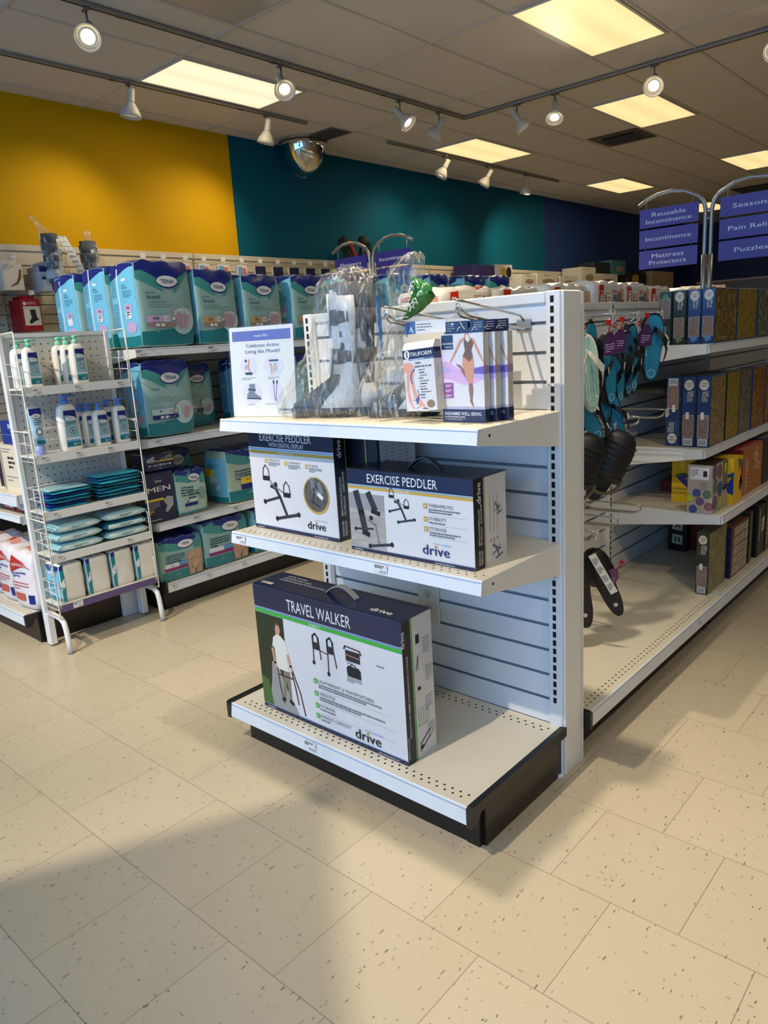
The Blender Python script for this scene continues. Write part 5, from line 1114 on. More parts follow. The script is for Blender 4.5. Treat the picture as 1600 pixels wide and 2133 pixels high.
# washcloth sachets (two stacks) and wipe packs
AQ = film('film_aqua', (40, 160, 186)); AQ2 = film('film_turquoise_dark', (8, 98, 120)); AQ3 = film('film_pale_aqua', (150, 196, 200))
def flatpack(name, label, x, y, z, w, d, h, m, seed, rz=PI/2, art=True, group=None, tilt=0):
    t = thing(name, label, 'wipes pack', (x, y, z), rz, group, rot=(0, tilt, rz)); q = MB(); rings = []
    nx = 12
    for i in range(nx+1):
        u = -1+2*i/nx; e = 1-abs(u)**5; r = []
        for k in range(20):
            b = 2*PI*k/20; n_ = noise.noise(Vector((u*2+seed, math.cos(b), math.sin(b))))*.003
            r.append((u*w/2, d/2*math.copysign(abs(math.cos(b))**.5, math.cos(b))*(1-.04*abs(u)**6)+n_, h/2+(h/2*e+.0008)*math.copysign(abs(math.sin(b))**.8, math.sin(b))+n_*.5*e))
        rings.append(r)
    q.loft(rings, m)
    def f(x_, z_, d_=0):
        u = max(-1, min(1, x_/(w/2))); e = 1-abs(u)**5; s_ = max(-1, min(1, (z_-h/2)/(h/2)/max(e, .15))); return Vector((x_, -d/2*math.sqrt(max(.05, 1-abs(s_)**3))**.5*(1-.04*abs(u)**6)-d_-.002, z_))
    if art:
        a = Art(q, f, .001, .0003); a.fill(-w*.42, w*.42, lambda x: h*.3, lambda x: h*.75, MIST, 10, 2); a.ell(-w*.28, h*.52, w*.05, h*.12, PAPER, 12); a.micro(-w*.15, h*.55, w*.3, 2, h*.13, INKT, h*.05); a.poly([(w*.08, h*.4), (w*.2, h*.68), (w*.3, h*.6), (w*.2, h*.42)], PAPER)
    q.build('pack_wrapper', t); return t
rd = random.Random(4)
for k in range(7): flatpack('washcloth_sachet', f'flat aqua sachet in the left stack on the third rack shelf, {["bottom", "second from bottom", "third from bottom", "middle", "third from top", "second from top", "top"][k]} one', -1.335+rd.uniform(-.008, .008), -.315+rd.uniform(-.008, .008), .6385+k*.0135, .19, .125, .013, [AQ, NVF, AQ2, AQ, NVF, AQ, AQ3][k], k, PI/2+rd.uniform(-.08, .08), False, 'aqua sachets stacked on the third rack shelf')
for k in range(8): flatpack('washcloth_sachet', f'flat turquoise sachet in the right stack on the third rack shelf, {["bottom", "second from bottom", "third from bottom", "fourth from bottom", "fourth from top", "third from top", "second from top", "top"][k]} one', -1.335+rd.uniform(-.008, .008), -.075+rd.uniform(-.01, .01), .6385+k*.0145, .215, .125, .014, [AQ2, AQ2, AQ, AQ2, AQ2, AQ, AQ2, AQ][k], 20+k, PI/2+rd.uniform(-.1, .1), False, 'aqua sachets stacked on the third rack shelf')
g3 = 'pale teal wipe packs on the fourth rack shelf'
for k in range(3): flatpack('wipes_pack', f'pale teal wipe pack in the left stack of the fourth rack shelf, {["bottom", "middle", "top"][k]}', -1.33, -.305, .4465+k*.043, .225, .125, .042, AQ3, 40+k, group=g3)
for k in range(3): flatpack('wipes_pack', f'pale teal wipe pack in the right stack of the fourth rack shelf, {["bottom", "middle", "top"][k]}', -1.33, -.075, .4465+k*.044, .225, .125, .043, [AQ3, AQ2, AQ3][k], 50+k, group=g3)
def dispenser(y, label):
    t = thing('dry_wipes_pack', label, 'wipes pack', (-1.343, y, .2225), PI/2, 'upright dry wipe packs on the lowest rack shelf'); w, d, h = .108, .14, .175
    S_ = bag(w, d, h, seed=int(y*100), k=.05, amp=.0025); q = MB(); bag_mesh(q, S_, mat('film_ivory', (232, 228, 214), .35, bump=.2, bscale=20), 8)
    a = Art(q, bside(S_, d, h), .0014, .0001); hd = d/2-.004; a.fill(-hd, hd, lambda x: .004, lambda x: h*.98, SKB, 6, 6); a.fill(-hd, hd, lambda x: h*.70+.9*abs(x)-.02, lambda x: h*.985, NVF, 8, 3); lens(a, 0, h*.74, hd*.5, h*.07); a.micro(-hd*.7, h*.5, hd*1.3, 3, h*.05, INKT, h*.016); a.ell(hd*.1, h*.26, hd*.22, h*.07, INKT); a.ell(hd*.1, h*.26, hd*.15, h*.05, SKB); a.fill(-hd, hd, lambda x: .004, lambda x: h*.1, TL, 6, 2)
    a = Art(q, bfront(S_, w, h), .0014, .0001); a.fill(-w*.49, -w*.33, lambda x: .004, lambda x: h*.985, TL, 3, 8); a.fill(-w*.49, -w*.33, lambda x: h*.86, lambda x: h*.99, NVF, 3, 2); a.fill(-w*.48, -w*.34, lambda x: h*.35+1.2*(x+w*.45), lambda x: h*.58+1.2*(x+w*.45), PAPER, 3, 2)
    q.build('pack_wrapper', t)
for i, y in enumerate((-.368, -.246, -.124, -.002)): dispenser(y, 'ivory fronted dry wipe pack, ' + ['leftmost with navy side panel', 'second from the left', 'third from the left', 'rightmost beside the rack frame'][i] + ' on the lowest rack shelf')
# goods on the left end unit behind the rack
def plainbox(name, label, cat, x, y, z, w, d, h, m, arts=None, rz=0, group=None, bev=.001, side=None):
    t = thing(name, label, cat, (x, y, z), rz, group); q = MB(); q.box(-w/2, -d/2, 0, w/2, d/2, h, m, 0, side)
    if arts: arts(q, w, d, h)
    q.build('carton', t); return t
def a_cs(q, w, d, h):
    a = Art(q, front(-w/2, -d/2, 0)); a.text('BIOTICS', w*.93, h*.68, h*.2, PAPER, 'r', bold=.03); a.micro(w*.5, h*.5, w*.4, 1, .01, TINK, h*.03); a.rect(0, h*.40, w, h*.42, SKY); a.ell(w*.88, h*.22, h*.09, h*.09, SKY)
plainbox('remedy_box', 'royal blue box on top of the cream box behind the rack', 'box', -1.58, -.35, .914, .2, .1, .105, mat('box_royal_blue', (24, 52, 132), .4), a_cs)
def a_cr(q, w, d, h):
    a = Art(q, front(-w/2, -d/2, 0)); a.rect(w*.80, h*.06, w*.995, h*.98, CNV); a.micro(w*.05, h*.9, w*.5, 2, h*.06, GINK, h*.02); a.micro(w*.3, h*.7, w*.35, 3, h*.1, INK, h*.05, 2); a.micro(w*.1, h*.3, w*.6, 2, h*.08, GINK, h*.02)
plainbox('remedy_box', 'cream box with navy stripe on the end unit shelf behind the rack', 'box', -1.585, -.345, .7005, .2, .14, .212, mat('box_cream', (226, 212, 184), .5), a_cr)
plainbox('remedy_box', 'plain cream box left of the striped cream box', 'box', -1.81, -.345, .7005, .2, .14, .2, MATS['box_cream'], a_cr)
def a_rd(q, w, d, h):
    a = Art(q, front(-w/2, -d/2, 0)); a.rect(w*.2, h*.2, w*.9, h*.8, PAPER); a.micro(w*.25, h*.65, w*.5, 3, h*.18, INK, h*.06)
plainbox('sandal_box', 'small red box with white label on the lower end unit shelf', 'box', -1.565, -.37, .6055, .13, .09, .052, mat('box_red', (176, 28, 24), .4), a_rd)
plainbox('sandal_box', 'red box cut by the left edge on the lower end unit shelf', 'box', -1.71, -.37, .6055, .13, .09, .052, MATS['box_red'], a_rd)
# ================================================================ games and puzzles on the right run
PZB = mat('puzzle_blue', (22, 58, 112), .3, coat=.3); PZG = mat('puzzle_dark_green', (18, 44, 36), .3, coat=.3); PZL = mat('puzzle_light_piece', (96, 140, 190), .4); CRM = mat('print_cream', (216, 208, 184), .4)
PIC = [ramp_mat('picture_meadow', [(62, 74, 40), (126, 112, 54), (84, 64, 40), (166, 144, 84), (74, 92, 52)], 38, .18, stretch=(1, 1, .7), dist=.6),
       ramp_mat('picture_wildflower', [(34, 84, 50), (110, 104, 40), (160, 136, 50), (96, 64, 40), (190, 176, 130)], 42, .18, stretch=(1, 1, .7), dist=.6),
       ramp_mat('picture_forest', [(70, 84, 60), (108, 118, 86), (72, 74, 66), (170, 164, 136), (98, 110, 88)], 40, .18, stretch=(1, 1, .7), dist=.6),
       ramp_mat('picture_tan_crowd', [(120, 100, 66), (160, 138, 96), (90, 74, 50), (180, 160, 120)], 40, .25),
       ramp_mat('picture_grey_town', [(84, 88, 84), (130, 126, 112), (58, 62, 66), (150, 146, 130)], 34, .25),
       ramp_mat('picture_orange_room', [(130, 80, 34), (170, 116, 50), (84, 56, 34), (150, 130, 70)], 32, .25),
       ramp_mat('picture_shop', [(84, 60, 56), (160, 130, 100), (100, 90, 110), (200, 180, 140)], 60, .3)]
def piece(a, cx, cy, s, m):
    pts = []
    for k in range(4):
        an = PI/2*k+.3; c, n_ = math.cos(an), math.sin(an)
        for (u, v) in ((-.5, .5), (-.16, .46), (-.2, .74), (0, .84), (.2, .74), (.16, .46)):
            x, y = u*s, v*s; pts.append((cx+x*c+y*n_, cy-x*n_+y*c))
    a.poly(pts, m)
def puzzle(label, x0, x1, y0, y1, z, h, body, pic, n='1000', group='puzzle boxes standing on the right shelves', flip=False, big=True):
    w, d = x1-x0, y1-y0; t = thing('puzzle_box', label, 'puzzle box', ((x0+x1)/2, (y0+y1)/2, z), 0, group)
    q = MB(); q.box(-w/2, -d/2, .0004, w/2, d/2, h, body, .0012)
    hh = w*.5; a = Art(q, front(0, -d/2, 0) if not flip else plane((0, -d/2, h), (-1, 0, 0), (0, 0, -1)), .0004)
    pt = .50 if big else .46
    a.ell(0, h*.885, hh*.70, hh*.78, CRM, 24); a.text('Cobble', 0, h*.895, h*.026, body, 'c', w=hh*1.1, bold=.02); a.text('Hill', 0, h*.855, h*.03, body, 'c', bold=.02)
    a.text(n+' pc', hh*.22, h*.80, h*.045, CRM, rot=-PI/2, w=h*.15, bold=.02); a.text('PUZZLE', -hh*.25, h*.79, h*.038, CRM, rot=-PI/2, w=h*.14, bold=.03); a.rect(-hh*.62, h*.62, -hh*.58, h*.78, PZL)
    a.rect(-hh*.80, h*.13, hh*.80, h*pt, CRM); a.rect(-hh*.76, h*.135, hh*.76, h*(pt-.005), PIC[6]); 
    if big: piece(a, 0, h*.10, hh*.75, PZL if body is PZB else MATS.get('puzzle_sage') or mat('puzzle_sage', (110, 130, 100), .4))
    else: a.rect(-hh*.7, h*.02, hh*.7, h*.12, PAPER); [a.rect(-hh*.6+hh*.1*k, h*.03, -hh*.6+hh*(.1*k+.05), h*.105, INK) for k in range(12)]; a.rect(-hh*.4, h*.40, hh*.1, h*.50, MATS['film_warm_white'])
    a = Art(q, right(w/2, -d/2, 0), .0004); a.rect(.004, .004, d-.004, h-.004, pic)
    q.build('carton', t); return t
S1, S2, S3 = 1.1815, .7565, .4875
puzzle('dark puzzle box innermost of four spines on the upper shelf', .632, .683, 1.40, 1.67, S1, .215, PZG, PIC[2], flip=True)
puzzle('dark green puzzle box second from the left on the upper shelf', .689, .741, 1.40, 1.67, S1, .215, PZG, PIC[2])
puzzle('blue puzzle box third from the left on the upper shelf', .750, .802, 1.40, 1.67, S1, .215, PZB, PIC[0], '500')
puzzle('blue puzzle box outermost of the four spines with a meadow picture', .805, .857, 1.40, 1.675, S1, .215, PZB, PIC[0], '500')
puzzle('puzzle box with yellow wildflower picture on the upper shelf', .805, .857, 1.685, 1.96, S1, .215, PZB, PIC[1])
puzzle('puzzle box with pale forest picture at the right edge of the upper shelf', .805, .857, 1.975, 2.25, S1, .215, PZB, PIC[2])
puzzle('puzzle box on the upper shelf just outside the right edge', .805, .857, 2.26, 2.53, S1, .215, PZB, PIC[2])
puzzle('blue puzzle box with upside down spine on the middle shelf', .672, .728, 1.40, 1.60, S2, .292, PZB, PIC[3], '500', flip=True, big=False)
puzzle('blue puzzle box with pale price sticker, left of a matching one', .738, .793, 1.40, 1.60, S2, .292, PZB, PIC[3], '500', big=False)
puzzle('blue puzzle box outermost on the middle shelf with a tan picture', .799, .854, 1.40, 1.585, S2, .292, PZB, PIC[3], '500', big=False)
puzzle('puzzle box with orange autumn picture on the middle shelf', .799, .854, 1.60, 1.775, S2, .292, PZG, PIC[1])
puzzle('puzzle box with grey town picture on the middle shelf', .799, .852, 1.785, 1.96, S2, .29, PZG, PIC[4])
puzzle('puzzle box with orange room picture on the middle shelf', .799, .854, 1.97, 2.17, S2, .292, PZB, PIC[5])
puzzle('puzzle box on the middle shelf cut by the right edge of the photo', .799, .854, 2.18, 2.38, S2, .292, PZB, PIC[5])
puzzle('dark green puzzle box standing alone on the base deck', .853, .903, 1.30, 1.525, .1495, .268, PZG, ramp_mat('picture_golden_lake', [(120, 112, 66), (150, 136, 80), (96, 92, 62), (190, 178, 130)], 9, .25), big=False)
MOS = [mat('mosaic_'+n, c, .4) for n, c in (('blue', (54, 84, 150)), ('violet', (110, 84, 130)), ('green', (96, 126, 92)), ('rose', (130, 90, 96)), ('lime', (186, 190, 60)))]
def a_tile(q, w, d, h):
    a = Art(q, front(-w/2, -d/2, 0)); a.rect(w*.1, h*.70, w*.85, h*.95, PAPER); a.micro(w*.15, h*.88, w*.3, 4, h*.04, INK, h*.015); a.rect(w*.62, h*.76, w*.78, h*.88, INK); a.micro(w*.5, h*.63, w*.3, 6, h*.03, GINK, h*.012)
    for i, (x, y) in enumerate(((.38, .42), (.80, .40), (.12, .30), (.52, .25), (.88, .15), (.25, .08))): a.ell(w*x, h*y, w*.17, h*.085, INK); a.ell(w*x, h*y, w*.155, h*.078, MOS[(i*2) % 5])
    a = Art(q, right(w/2, -d/2, 0))
    for i, (x, y) in enumerate(((.2, .2), (.55, .15), (.2, .55), (.5, .45), (.45, .82), (.12, .85))): a.ell(d*x, h*y, d*.15, h*.15, INK); a.ell(d*x, h*y, d*.135, h*.14, MOS[(i*3+1) % 5])
    a.rect(d*.68, h*.38, d*.95, h*.98, INK); a.ell(d*.82, h*.84, d*.10, h*.12, MOS[4]); a.micro(d*.7, h*.7, d*.22, 6, h*.05, CRM, h*.02)
plainbox('game_box', 'grey tile game box with round mosaic tiles at the front of the third shelf', 'game box', .842, 1.44, S3, .10, .19, .205, mat('game_taupe', (176, 164, 150), .4), a_tile, side={'z+': mat('game_black_top', (38, 36, 38), .3)})
YB = mat('game_yellow', (232, 182, 20), .4)
def a_yel(q, w, d, h):
    a = Art(q, front(-w/2, -d/2, 0)); BL = mat('game_blue_shape', (22, 50, 140), .4)
    a.poly([(w*.1, h*.62), (w*.55, h*.60), (w, h*.72), (w, h*.2), (w*.8, h*.25), (w*.5, h*.4)], BL); a.poly([(w*.1, h*.64), (w*.5, h*.68), (w, h*.60), (w, h*.55), (w*.5, h*.60)], mat('game_green_shape', (30, 96, 60), .4)); a.poly([(w*.5, h*.55), (w*.9, h*.6), (w*.8, h*.48)], ORG); a.rect(w*.35, h*.78, w*.5, h*.95, mat('game_pale_yellow', (240, 208, 90), .4))
    a = Art(q, right(w/2, -d/2, 0)); a.poly([(d*.4, h*.98), (d*.98, h*.9), (d*.95, h*.5), (d*.6, h*.3), (d*.95, h*.2), (d*.7, h*.6)], mat('game_slate_shape', (80, 92, 110), .4)); a.poly([(d*.45, h*.6), (d*.8, h*.8), (d*.9, h*.55)], ORG)
plainbox('game_box', 'yellow game box with blue shapes left behind the grey tile box', 'game box', .715, 1.60, S3, .11, .16, .195, YB, a_yel)
plainbox('game_box', 'yellow game box with blue and orange shapes right of the grey tile box', 'game box', .862, 1.615, S3, .10, .12, .20, YB, a_yel)
GTO = mat('game_tan_orange', (176, 104, 52), .4)
def a_yah(q, w, d, h):
    a = Art(q, right(w/2, -d/2, 0)); a.rect(0, 0, d*.03, h, mat('game_maroon', (96, 20, 26), .35)); a.text('YAHTZEE', d*.27, h*.04, h*.13, CRM, rot=PI/2, w=h*.72, bold=.03)
    for i, (x, y) in enumerate(((.6, .75), (.72, .68), (.66, .55), (.8, .5), (.7, .85))): a.ell(d*x, h*y, d*.07, h*.09, CRM, 12); a.ell(d*x, h*y, d*.05, h*.065, GTO, 12)
plainbox('game_box', 'tan orange dice game box with upright lettering on the third shelf', 'game box', .862, 1.865, S3, .075, .31, .215, GTO, a_yah, side={'y-': mat('game_maroon', (96, 20, 26), .35), 'z+': mat('game_red_top', (150, 44, 34), .3)})
plainbox('game_box', 'dark violet game box at the right edge of the third shelf', 'game box', .862, 2.16, S3, .075, .24, .22, mat('game_dark_violet', (34, 30, 42), .4))
plainbox('game_box', 'black and red game box behind the tan orange dice box', 'game box', .76, 1.98, S3, .07, .35, .21, MATS['game_maroon'])
plainbox('game_box', 'flat maroon game box lying deep on the third shelf', 'game box', .62, 1.86, S3, .17, .3, .05, mat('game_plum', (110, 34, 44), .4))
def a_dots(q, w, d, h):
    a = Art(q, front(-w/2, -d/2, 0))
    for i in range(12): a.ell(w*(.15+.23*(i % 4)), h*(.2+.25*(i//4)), w*.06, h*.05, mat('dot_pink', (190, 110, 130), .4), 8)
plainbox('game_box', 'tilted maroon box with pink dots behind the yellow box', 'game box', .62, 2.03, S3+.05, .16, .03, .14, MATS['game_plum'], a_dots)
def letters(txt):
    def f(q, w, d, h):
        a = Art(q, right(w/2, -d/2, 0)); rd = random.Random(3)
        for j in range(5):
            for i in range(4):
                x, y = d*(.1+.22*i), h*(.04+.19*j); a.poly([(x, y), (x+d*.19, y+h*.01), (x+d*.185, y+h*.165), (x-.002, y+h*.155)], CRM); a.rect(x+d*.02, y+h*.02, x+d*.16, y+h*.14, mat('tile_tan', (150, 120, 90), .4)); a.text(txt[(i+j*4) % len(txt)], x+d*.09, y+h*.035, h*.09, CRM, 'c', bold=.03)
    return f
plainbox('game_box', 'rose brown letter tile game box on the base deck right of the lone puzzle', 'game box', .893, 1.675, .1495, .045, .235, .235, mat('game_rose_brown', (124, 74, 66), .4), letters('CREAMSOUND'), side={'y-': mat('game_navy_spine', (24, 30, 58), .35)})
for i in range(4): plainbox('game_book', f'slim tan spined book set upright on the base deck, {["nearest", "second", "third", "farthest"][i]} of four', 'book', .885-.004*i, 1.828+.026*i, .1495, .06, .016, .24+.004*(i % 2), [MATS['puzzle_dark_green'], mat('book_brown', (110, 60, 40), .4), mat('book_olive', (120, 112, 70), .4), INK][i])
def a_ban(q, w, d, h):
    a = Art(q, right(w/2, -d/2, 0)); a.text('BANANAGRAMS', d*.35, h*.3, h*.07, CRM, rot=PI/2, w=h*.62, bold=.03); a.poly([(d*.5, h*.45), (d*.9, h*.5), (d*.92, h*.75), (d*.55, h*.72)], CRM); a.text('S', d*.7, h*.52, h*.13, INK, 'c', bold=.04)
plainbox('game_box', 'black letter game box with white upright lettering on the base deck', 'game box', .895, 1.99, .1495, .05, .12, .25, mat('game_black', (18, 16, 18), .35), a_ban)
def a_scr(q, w, d, h):
    a = Art(q, right(w/2, -d/2, 0)); a.text('SCRABBLE', d*.2, h*.12, h*.10, CRM, rot=PI/2, w=h*.7, bold=.04)
plainbox('game_box', 'olive brown crossword game box at the right edge of the base deck', 'game box', .895, 2.17, .1495, .055, .22, .255, mat('game_olive_brown', (96, 84, 50), .4), a_scr, side={'y-': MATS['game_black']})
def a_bl(txt, sm=False):
    def f(q, w, d, h):
        a = Art(q, front(-w/2, -d/2, 0)); n = len(txt)
        for i, c in enumerate(txt):
            x, y = (w*.5, h*(.76-.27*i)) if sm else (w*(.2+.28*i), h*.62); s = w*.30 if sm else w*.11; a.poly([(x-s, y-s*.8), (x+s*.9, y-s), (x+s, y+s*.8), (x-s*.9, y+s)], CRM if sm else mat('tile_dusky', (190, 180, 160), .4)); a.text(c, x, y-s*.5, s, INK, 'c', bold=.04)
        if not sm: a.rect(w*.3, h*.22, w*.52, h*.36, PAPER); a.rect(w*.34, h*.25, w*.48, h*.33, INK)
    return f
plainbox('game_box', 'black box with white letter tiles deep on the base deck', 'game box', .565, 1.93, .1495, .09, .12, .27, MATS['game_black'], a_bl('RAH', True))
plainbox('game_box', 'dark red box with letter tiles deep on the base deck', 'game box', .70, 1.97, .1495, .17, .12, .27, mat('game_dark_red', (104, 18, 20), .35), a_bl('GFA'))

# ================================================================ hooks and hanging footwear
def hook(x, y, z, L_, label, rz=PI/2, tagkind='sale', group='wire display hooks', double=True, tg=True, slope=.0):
    t = thing('display_hook', label, 'display hook', (x, y, z), rz, group)
    K = Matrix.Shear('XY', 4, (0, 0)) if 0 else Matrix(((1, 0, 0, 0), (0, 1, 0, 0), (0, -slope, 1, 0), (0, 0, 0, 1)))
    q = MB(K); q.box(-.022, -.004, -.02, .022, .006, .012, CHR, .001)
    for i, s_ in enumerate((-1, 1) if double else (0,)): q.tube([(s_*.013, 0, -.012), (s_*.013, -.03, -.016), (s_*.012, -L_+.03, -.012), (s_*.008, -L_+.008, -.004), (0, -L_, .012)], .0034, CHR, 6)
    q.tube([(0, -.002, .008), (0, -.02, .02), (0, -L_*.9, .022), (0, -L_-.006, .020)], .003, CHR, 6); q.build('wire', t)
    if tg:
        q = MB(Matrix.Translation((0, -L_-.008, .022)) @ Matrix.Rotation(-.25, 4, 'Y'))
        h_, w_ = (.072, .026) if tagkind == 'sale' else (.03, .034); q.box(-w_/2, -.001, -h_, w_/2, 0, .004, PAPER); a = Art(q, front(-w_/2, -.001, -h_))
        if tagkind == 'sale': a.rect(0, h_*.32, w_, h_*.58, mat('sale_red', (196, 40, 38), .5)); a.text('Sale', w_/2, h_*.40, h_*.11, PAPER, 'c', bold=.03); a.text('12.99', w_*.95, h_*.17, h_*.10, INK, 'r', bold=.02); a.micro(w_*.1, h_*.9, w_*.8, 4, h_*.08, GINK, h_*.03); a.micro(w_*.1, h_*.05, w_*.8, 1, .01, INK, h_*.04)
        else: a.micro(w_*.1, h_*.8, w_*.7, 2, h_*.2, GINK, h_*.08); a.text('3.99', w_*.9, h_*.15, h_*.25, INK, 'r')
        q.build('price_tag', t)
    return t
for i, y in enumerate((.49, .72, .92, 1.14)): hook(.446, y, 1.293, .29, f'chrome hook with red sale tag above the flip flops, {["nearest the white post", "second from the post", "over the big blue pair", "against the dark puzzles"][i]}')
for i, y in enumerate((.51, .74, .97, 1.22)): hook(.446, y, .912, .29, f'chrome hook on the middle row, {["holding the black ribbed shoes", "with a sale tag before low sandals", "with an empty end before the puzzles", "farthest, beside the upside down puzzle"][i]}', tagkind='sale' if i < 2 else 'small', tg=i != 2)
for i, y in enumerate((.50, .66, .88, 1.12)): hook(.446, y, .531, .27-.01*i, f'chrome hook on the lowest row, {["holding the black slippers", "with a small white tag", "bare, in front of the upright", "bare and farthest from the post"][i]}', tagkind='small', tg=i == 1)
for x, L_, l in ((.825, .30, 'chrome hook on the end unit above the hosiery boxes'), (.60, .30, 'chrome hook on the end unit above the leaning stocking box')): hook(x, 0, 1.293, L_, l, 0, tg=False, double=True, slope=.14)

def outline(L_, w):
    """sole outline, heel at -L/2, toe at +L/2"""
    pts = []
    for k in range(36):
        t_ = 2*PI*k/36; s_ = math.sin(t_); v = s_*L_/2
        ww = w/2*(.80+.20*s_-.13*math.exp(-((s_+.15)/.35)**2)); c = math.cos(t_)
        pts.append((ww*math.copysign(abs(c)**.75, c)*1.05, v))
    return pts
def sandal(parent_or_none, label, loc, rot, top_m, side_m, strap_m, L_=.25, w=.092, kind='flip', group=None, logo=True):
    t = thing('flip_flop' if kind == 'flip' else 'slipper' if kind == 'slide' else 'clog', label, 'sandal', loc, group=group, rot=rot)
    o = outline(L_, w); toe = L_/2
    # local: x width, z along the foot (toe up), -y is the foot side
    q = MB(Matrix.Rotation(PI/2, 4, 'X')); q.prism(o, -.024, -.004, side_m, side_m, True); q.prism([(x*.95, y*.965) for x, y in o], -.0041, .0, side_m, side_m, True); q.prism([(x*.85, y*.93) for x, y in o], -.001, .0022, top_m, top_m); q.build('sole', t)
    # ribs
    q = MB(Matrix.Rotation(PI/2, 4, 'X'))
    rib = mat(top_m.name+'_rib', tuple(int(255*min(1, c*1.0)**(1/2.2)*.86) for c in top_m.node_tree.nodes['Principled BSDF'].inputs['Base Color'].default_value[:3]), .5)
    if kind == 'flip':
        for i in range(-3, 4): q.tube([(i*w*.10, -L_*.28, .0022), (i*w*.115, 0, .0022), (i*w*.115, L_*.36-abs(i)*.006, .0022)], .0009, rib, 4)
        if logo:
            for r_ in (w*.2, w*.13): q.tube([(r_*math.cos(2*PI*k/16), -L_*.37+r_*math.sin(2*PI*k/16), .0024) for k in range(16)], .0009, PAPER if r_ < w*.15 else rib, 4, closed=True)
        q.build('foot_bed_ribs', t)
        q = MB(Matrix.Rotation(PI/2, 4, 'X'))
        for s_ in (-1, 1):
            pts = [(0, toe-.055, .002), (s_*.006, toe-.066, .018), (s_*w*.22, toe-.088, .028), (s_*w*.40, toe-.115, .022), (s_*w*.50, toe-.145, .004), (s_*w*.50, toe-.165, -.012)]
            r = []
            for i, p in enumerate(pts):
                wd = (.006, .009, .012, .015, .017, .017)[i]; r.append([(p[0]-wd*.2, p[1]-wd, p[2]-.001), (p[0]+wd*.2, p[1]+wd, p[2]-.001), (p[0]+wd*.2, p[1]+wd, p[2]+.004), (p[0]-wd*.2, p[1]-wd, p[2]+.004)])
            q.loft(r, strap_m, True, False); q.add([(s_*w*.42-.003, toe-.125, .0275), (s_*w*.42+.003, toe-.128, .0265), (s_*w*.45+.003, toe-.105, .028), (s_*w*.45-.003, toe-.102, .029)], [(0, 1, 2, 3)], PAPER)
        q.build('strap', t)
    else:
        rings = []
        y0_, y1_ = (toe-.13, toe-.005) if kind == 'slide' else (toe-.18, toe-.002)
        for i in range(9):
            v = y0_+(y1_-y0_)*i/8; s_ = max(.02, 1-((v-toe+.12)/.125)**4*.75 if v > toe-.12 else 1); ww = w*.53*s_**.8; hh = (.048 if kind == 'slide' else .058)*(1-.55*(i/8)**2.2)
            rings.append([(ww*math.cos(b), v, -.012+hh*math.sin(b)) for b in [PI*k/12 for k in range(13)]]+[(ww*.93*math.cos(b), v, -.012+(hh-.004)*math.sin(b)) for b in [PI*k/12 for k in range(12, -1, -1)]])
        q.loft(rings, strap_m, True)
        if kind == 'clog':
            for i in range(7): v = toe-.16+i*.019; q.tube([(w*.5*math.cos(b), v, -.006+.053*math.sin(b)*(1-.4*(i/7)**2)) for b in [PI*k/10 for k in range(1, 10)]], .0028, side_m, 5)
            q.tube([(w*.52*math.cos(b), toe-.16-.07*math.sin(b), .01+.012*math.sin(b)) for b in [PI*k/12 for k in range(13)]], .007, mat('clog_tan_lining', (104, 92, 70), .7), 6)
        q.build('upper', t)
        if logo: q = MB(Matrix.Rotation(PI/2, 4, 'X')); q.lathe([(.001, .003), (.008, .003), (.008, .0022)], PAPER, 14, o=(0, -L_*.32, 0)); q.build('logo_stud', t)
    return t
def hangtag(parent_loc, label, rot, m, w=.055, h=.06, lines=True):
    t = thing('hang_tag', label, 'tag', parent_loc, rot=rot)
    q = MB(); q.add([(-w/2, 0, -h), (w/2, 0, -h), (w/2, 0, -h*.35), (w*.16, 0, 0), (-w*.16, 0, 0), (-w/2, 0, -h*.35)], [(0, 1, 2, 3, 4, 5)], m); q.add([(-w/2, .001, -h), (w/2, .001, -h), (w/2, .001, -h*.35), (w*.16, .001, 0), (-w*.16, .001, 0), (-w/2, .001, -h*.35)], [(5, 4, 3, 2, 1, 0)], m)
    a = Art(q, front(-w/2, 0, -h)); a.micro(w*.15, h*.45, w*.7, 4, h*.1, mat('tag_print_lilac', (180, 150, 200), .5), h*.04); q.build('card', t)
    q = MB(); q.tube([(0, 0, -.004), (0, 0, .012), (.006, 0, .022), (0, 0, .03), (-.006, 0, .024)], .003, mat('red_hanger', (178, 26, 30), .4), 6); q.box(-.01, -.003, .026, .006, .003, .04, MATS['red_hanger']); q.build('hanger_clip', t); return t
AQS = mat('foam_sky_blue', (28, 138, 176), .55); BKS = mat('foam_black', (18, 20, 26), .5); WTS = mat('foam_white', (222, 220, 206), .5); PGS = mat('foam_pale_aqua', (160, 200, 192), .55)
PTG = mat('purple_card', (62, 30, 78), .5)
sandal(0, 'blue footbed flip flop at the left of the nearest blue pair', (.72, .60, 1.165), (.06, -.10, 1.42), AQS, BKS, BKS, L_=.26)
sandal(0, 'blue footbed flip flop at the right of the nearest blue pair, heel low', (.75, .685, 1.125), (.05, -.12, 1.3), AQS, BKS, BKS, L_=.25)
sandal(0, 'blue flip flop seen edge on behind the nearest pair', (.745, .775, 1.115), (.05, -.12, 1.5), AQS, BKS, BKS, L_=.24)
sandal(0, 'black strapped flip flop with darker blue sole behind the nearest pair', (.745, .845, 1.135), (.05, -.10, 1.45), mat('foam_deep_blue', (20, 92, 130), .55), BKS, BKS, L_=.24)
sandal(0, 'left flip flop of the large blue pair beside the puzzles', (.725, .93, 1.150), (.05, -.14, 1.4), AQS, BKS, BKS, L_=.26)
sandal(0, 'right flip flop of the large blue pair, facing the aisle', (.755, 1.03, 1.185), (.03, .02, .85), AQS, BKS, BKS, L_=.255, w=.11)
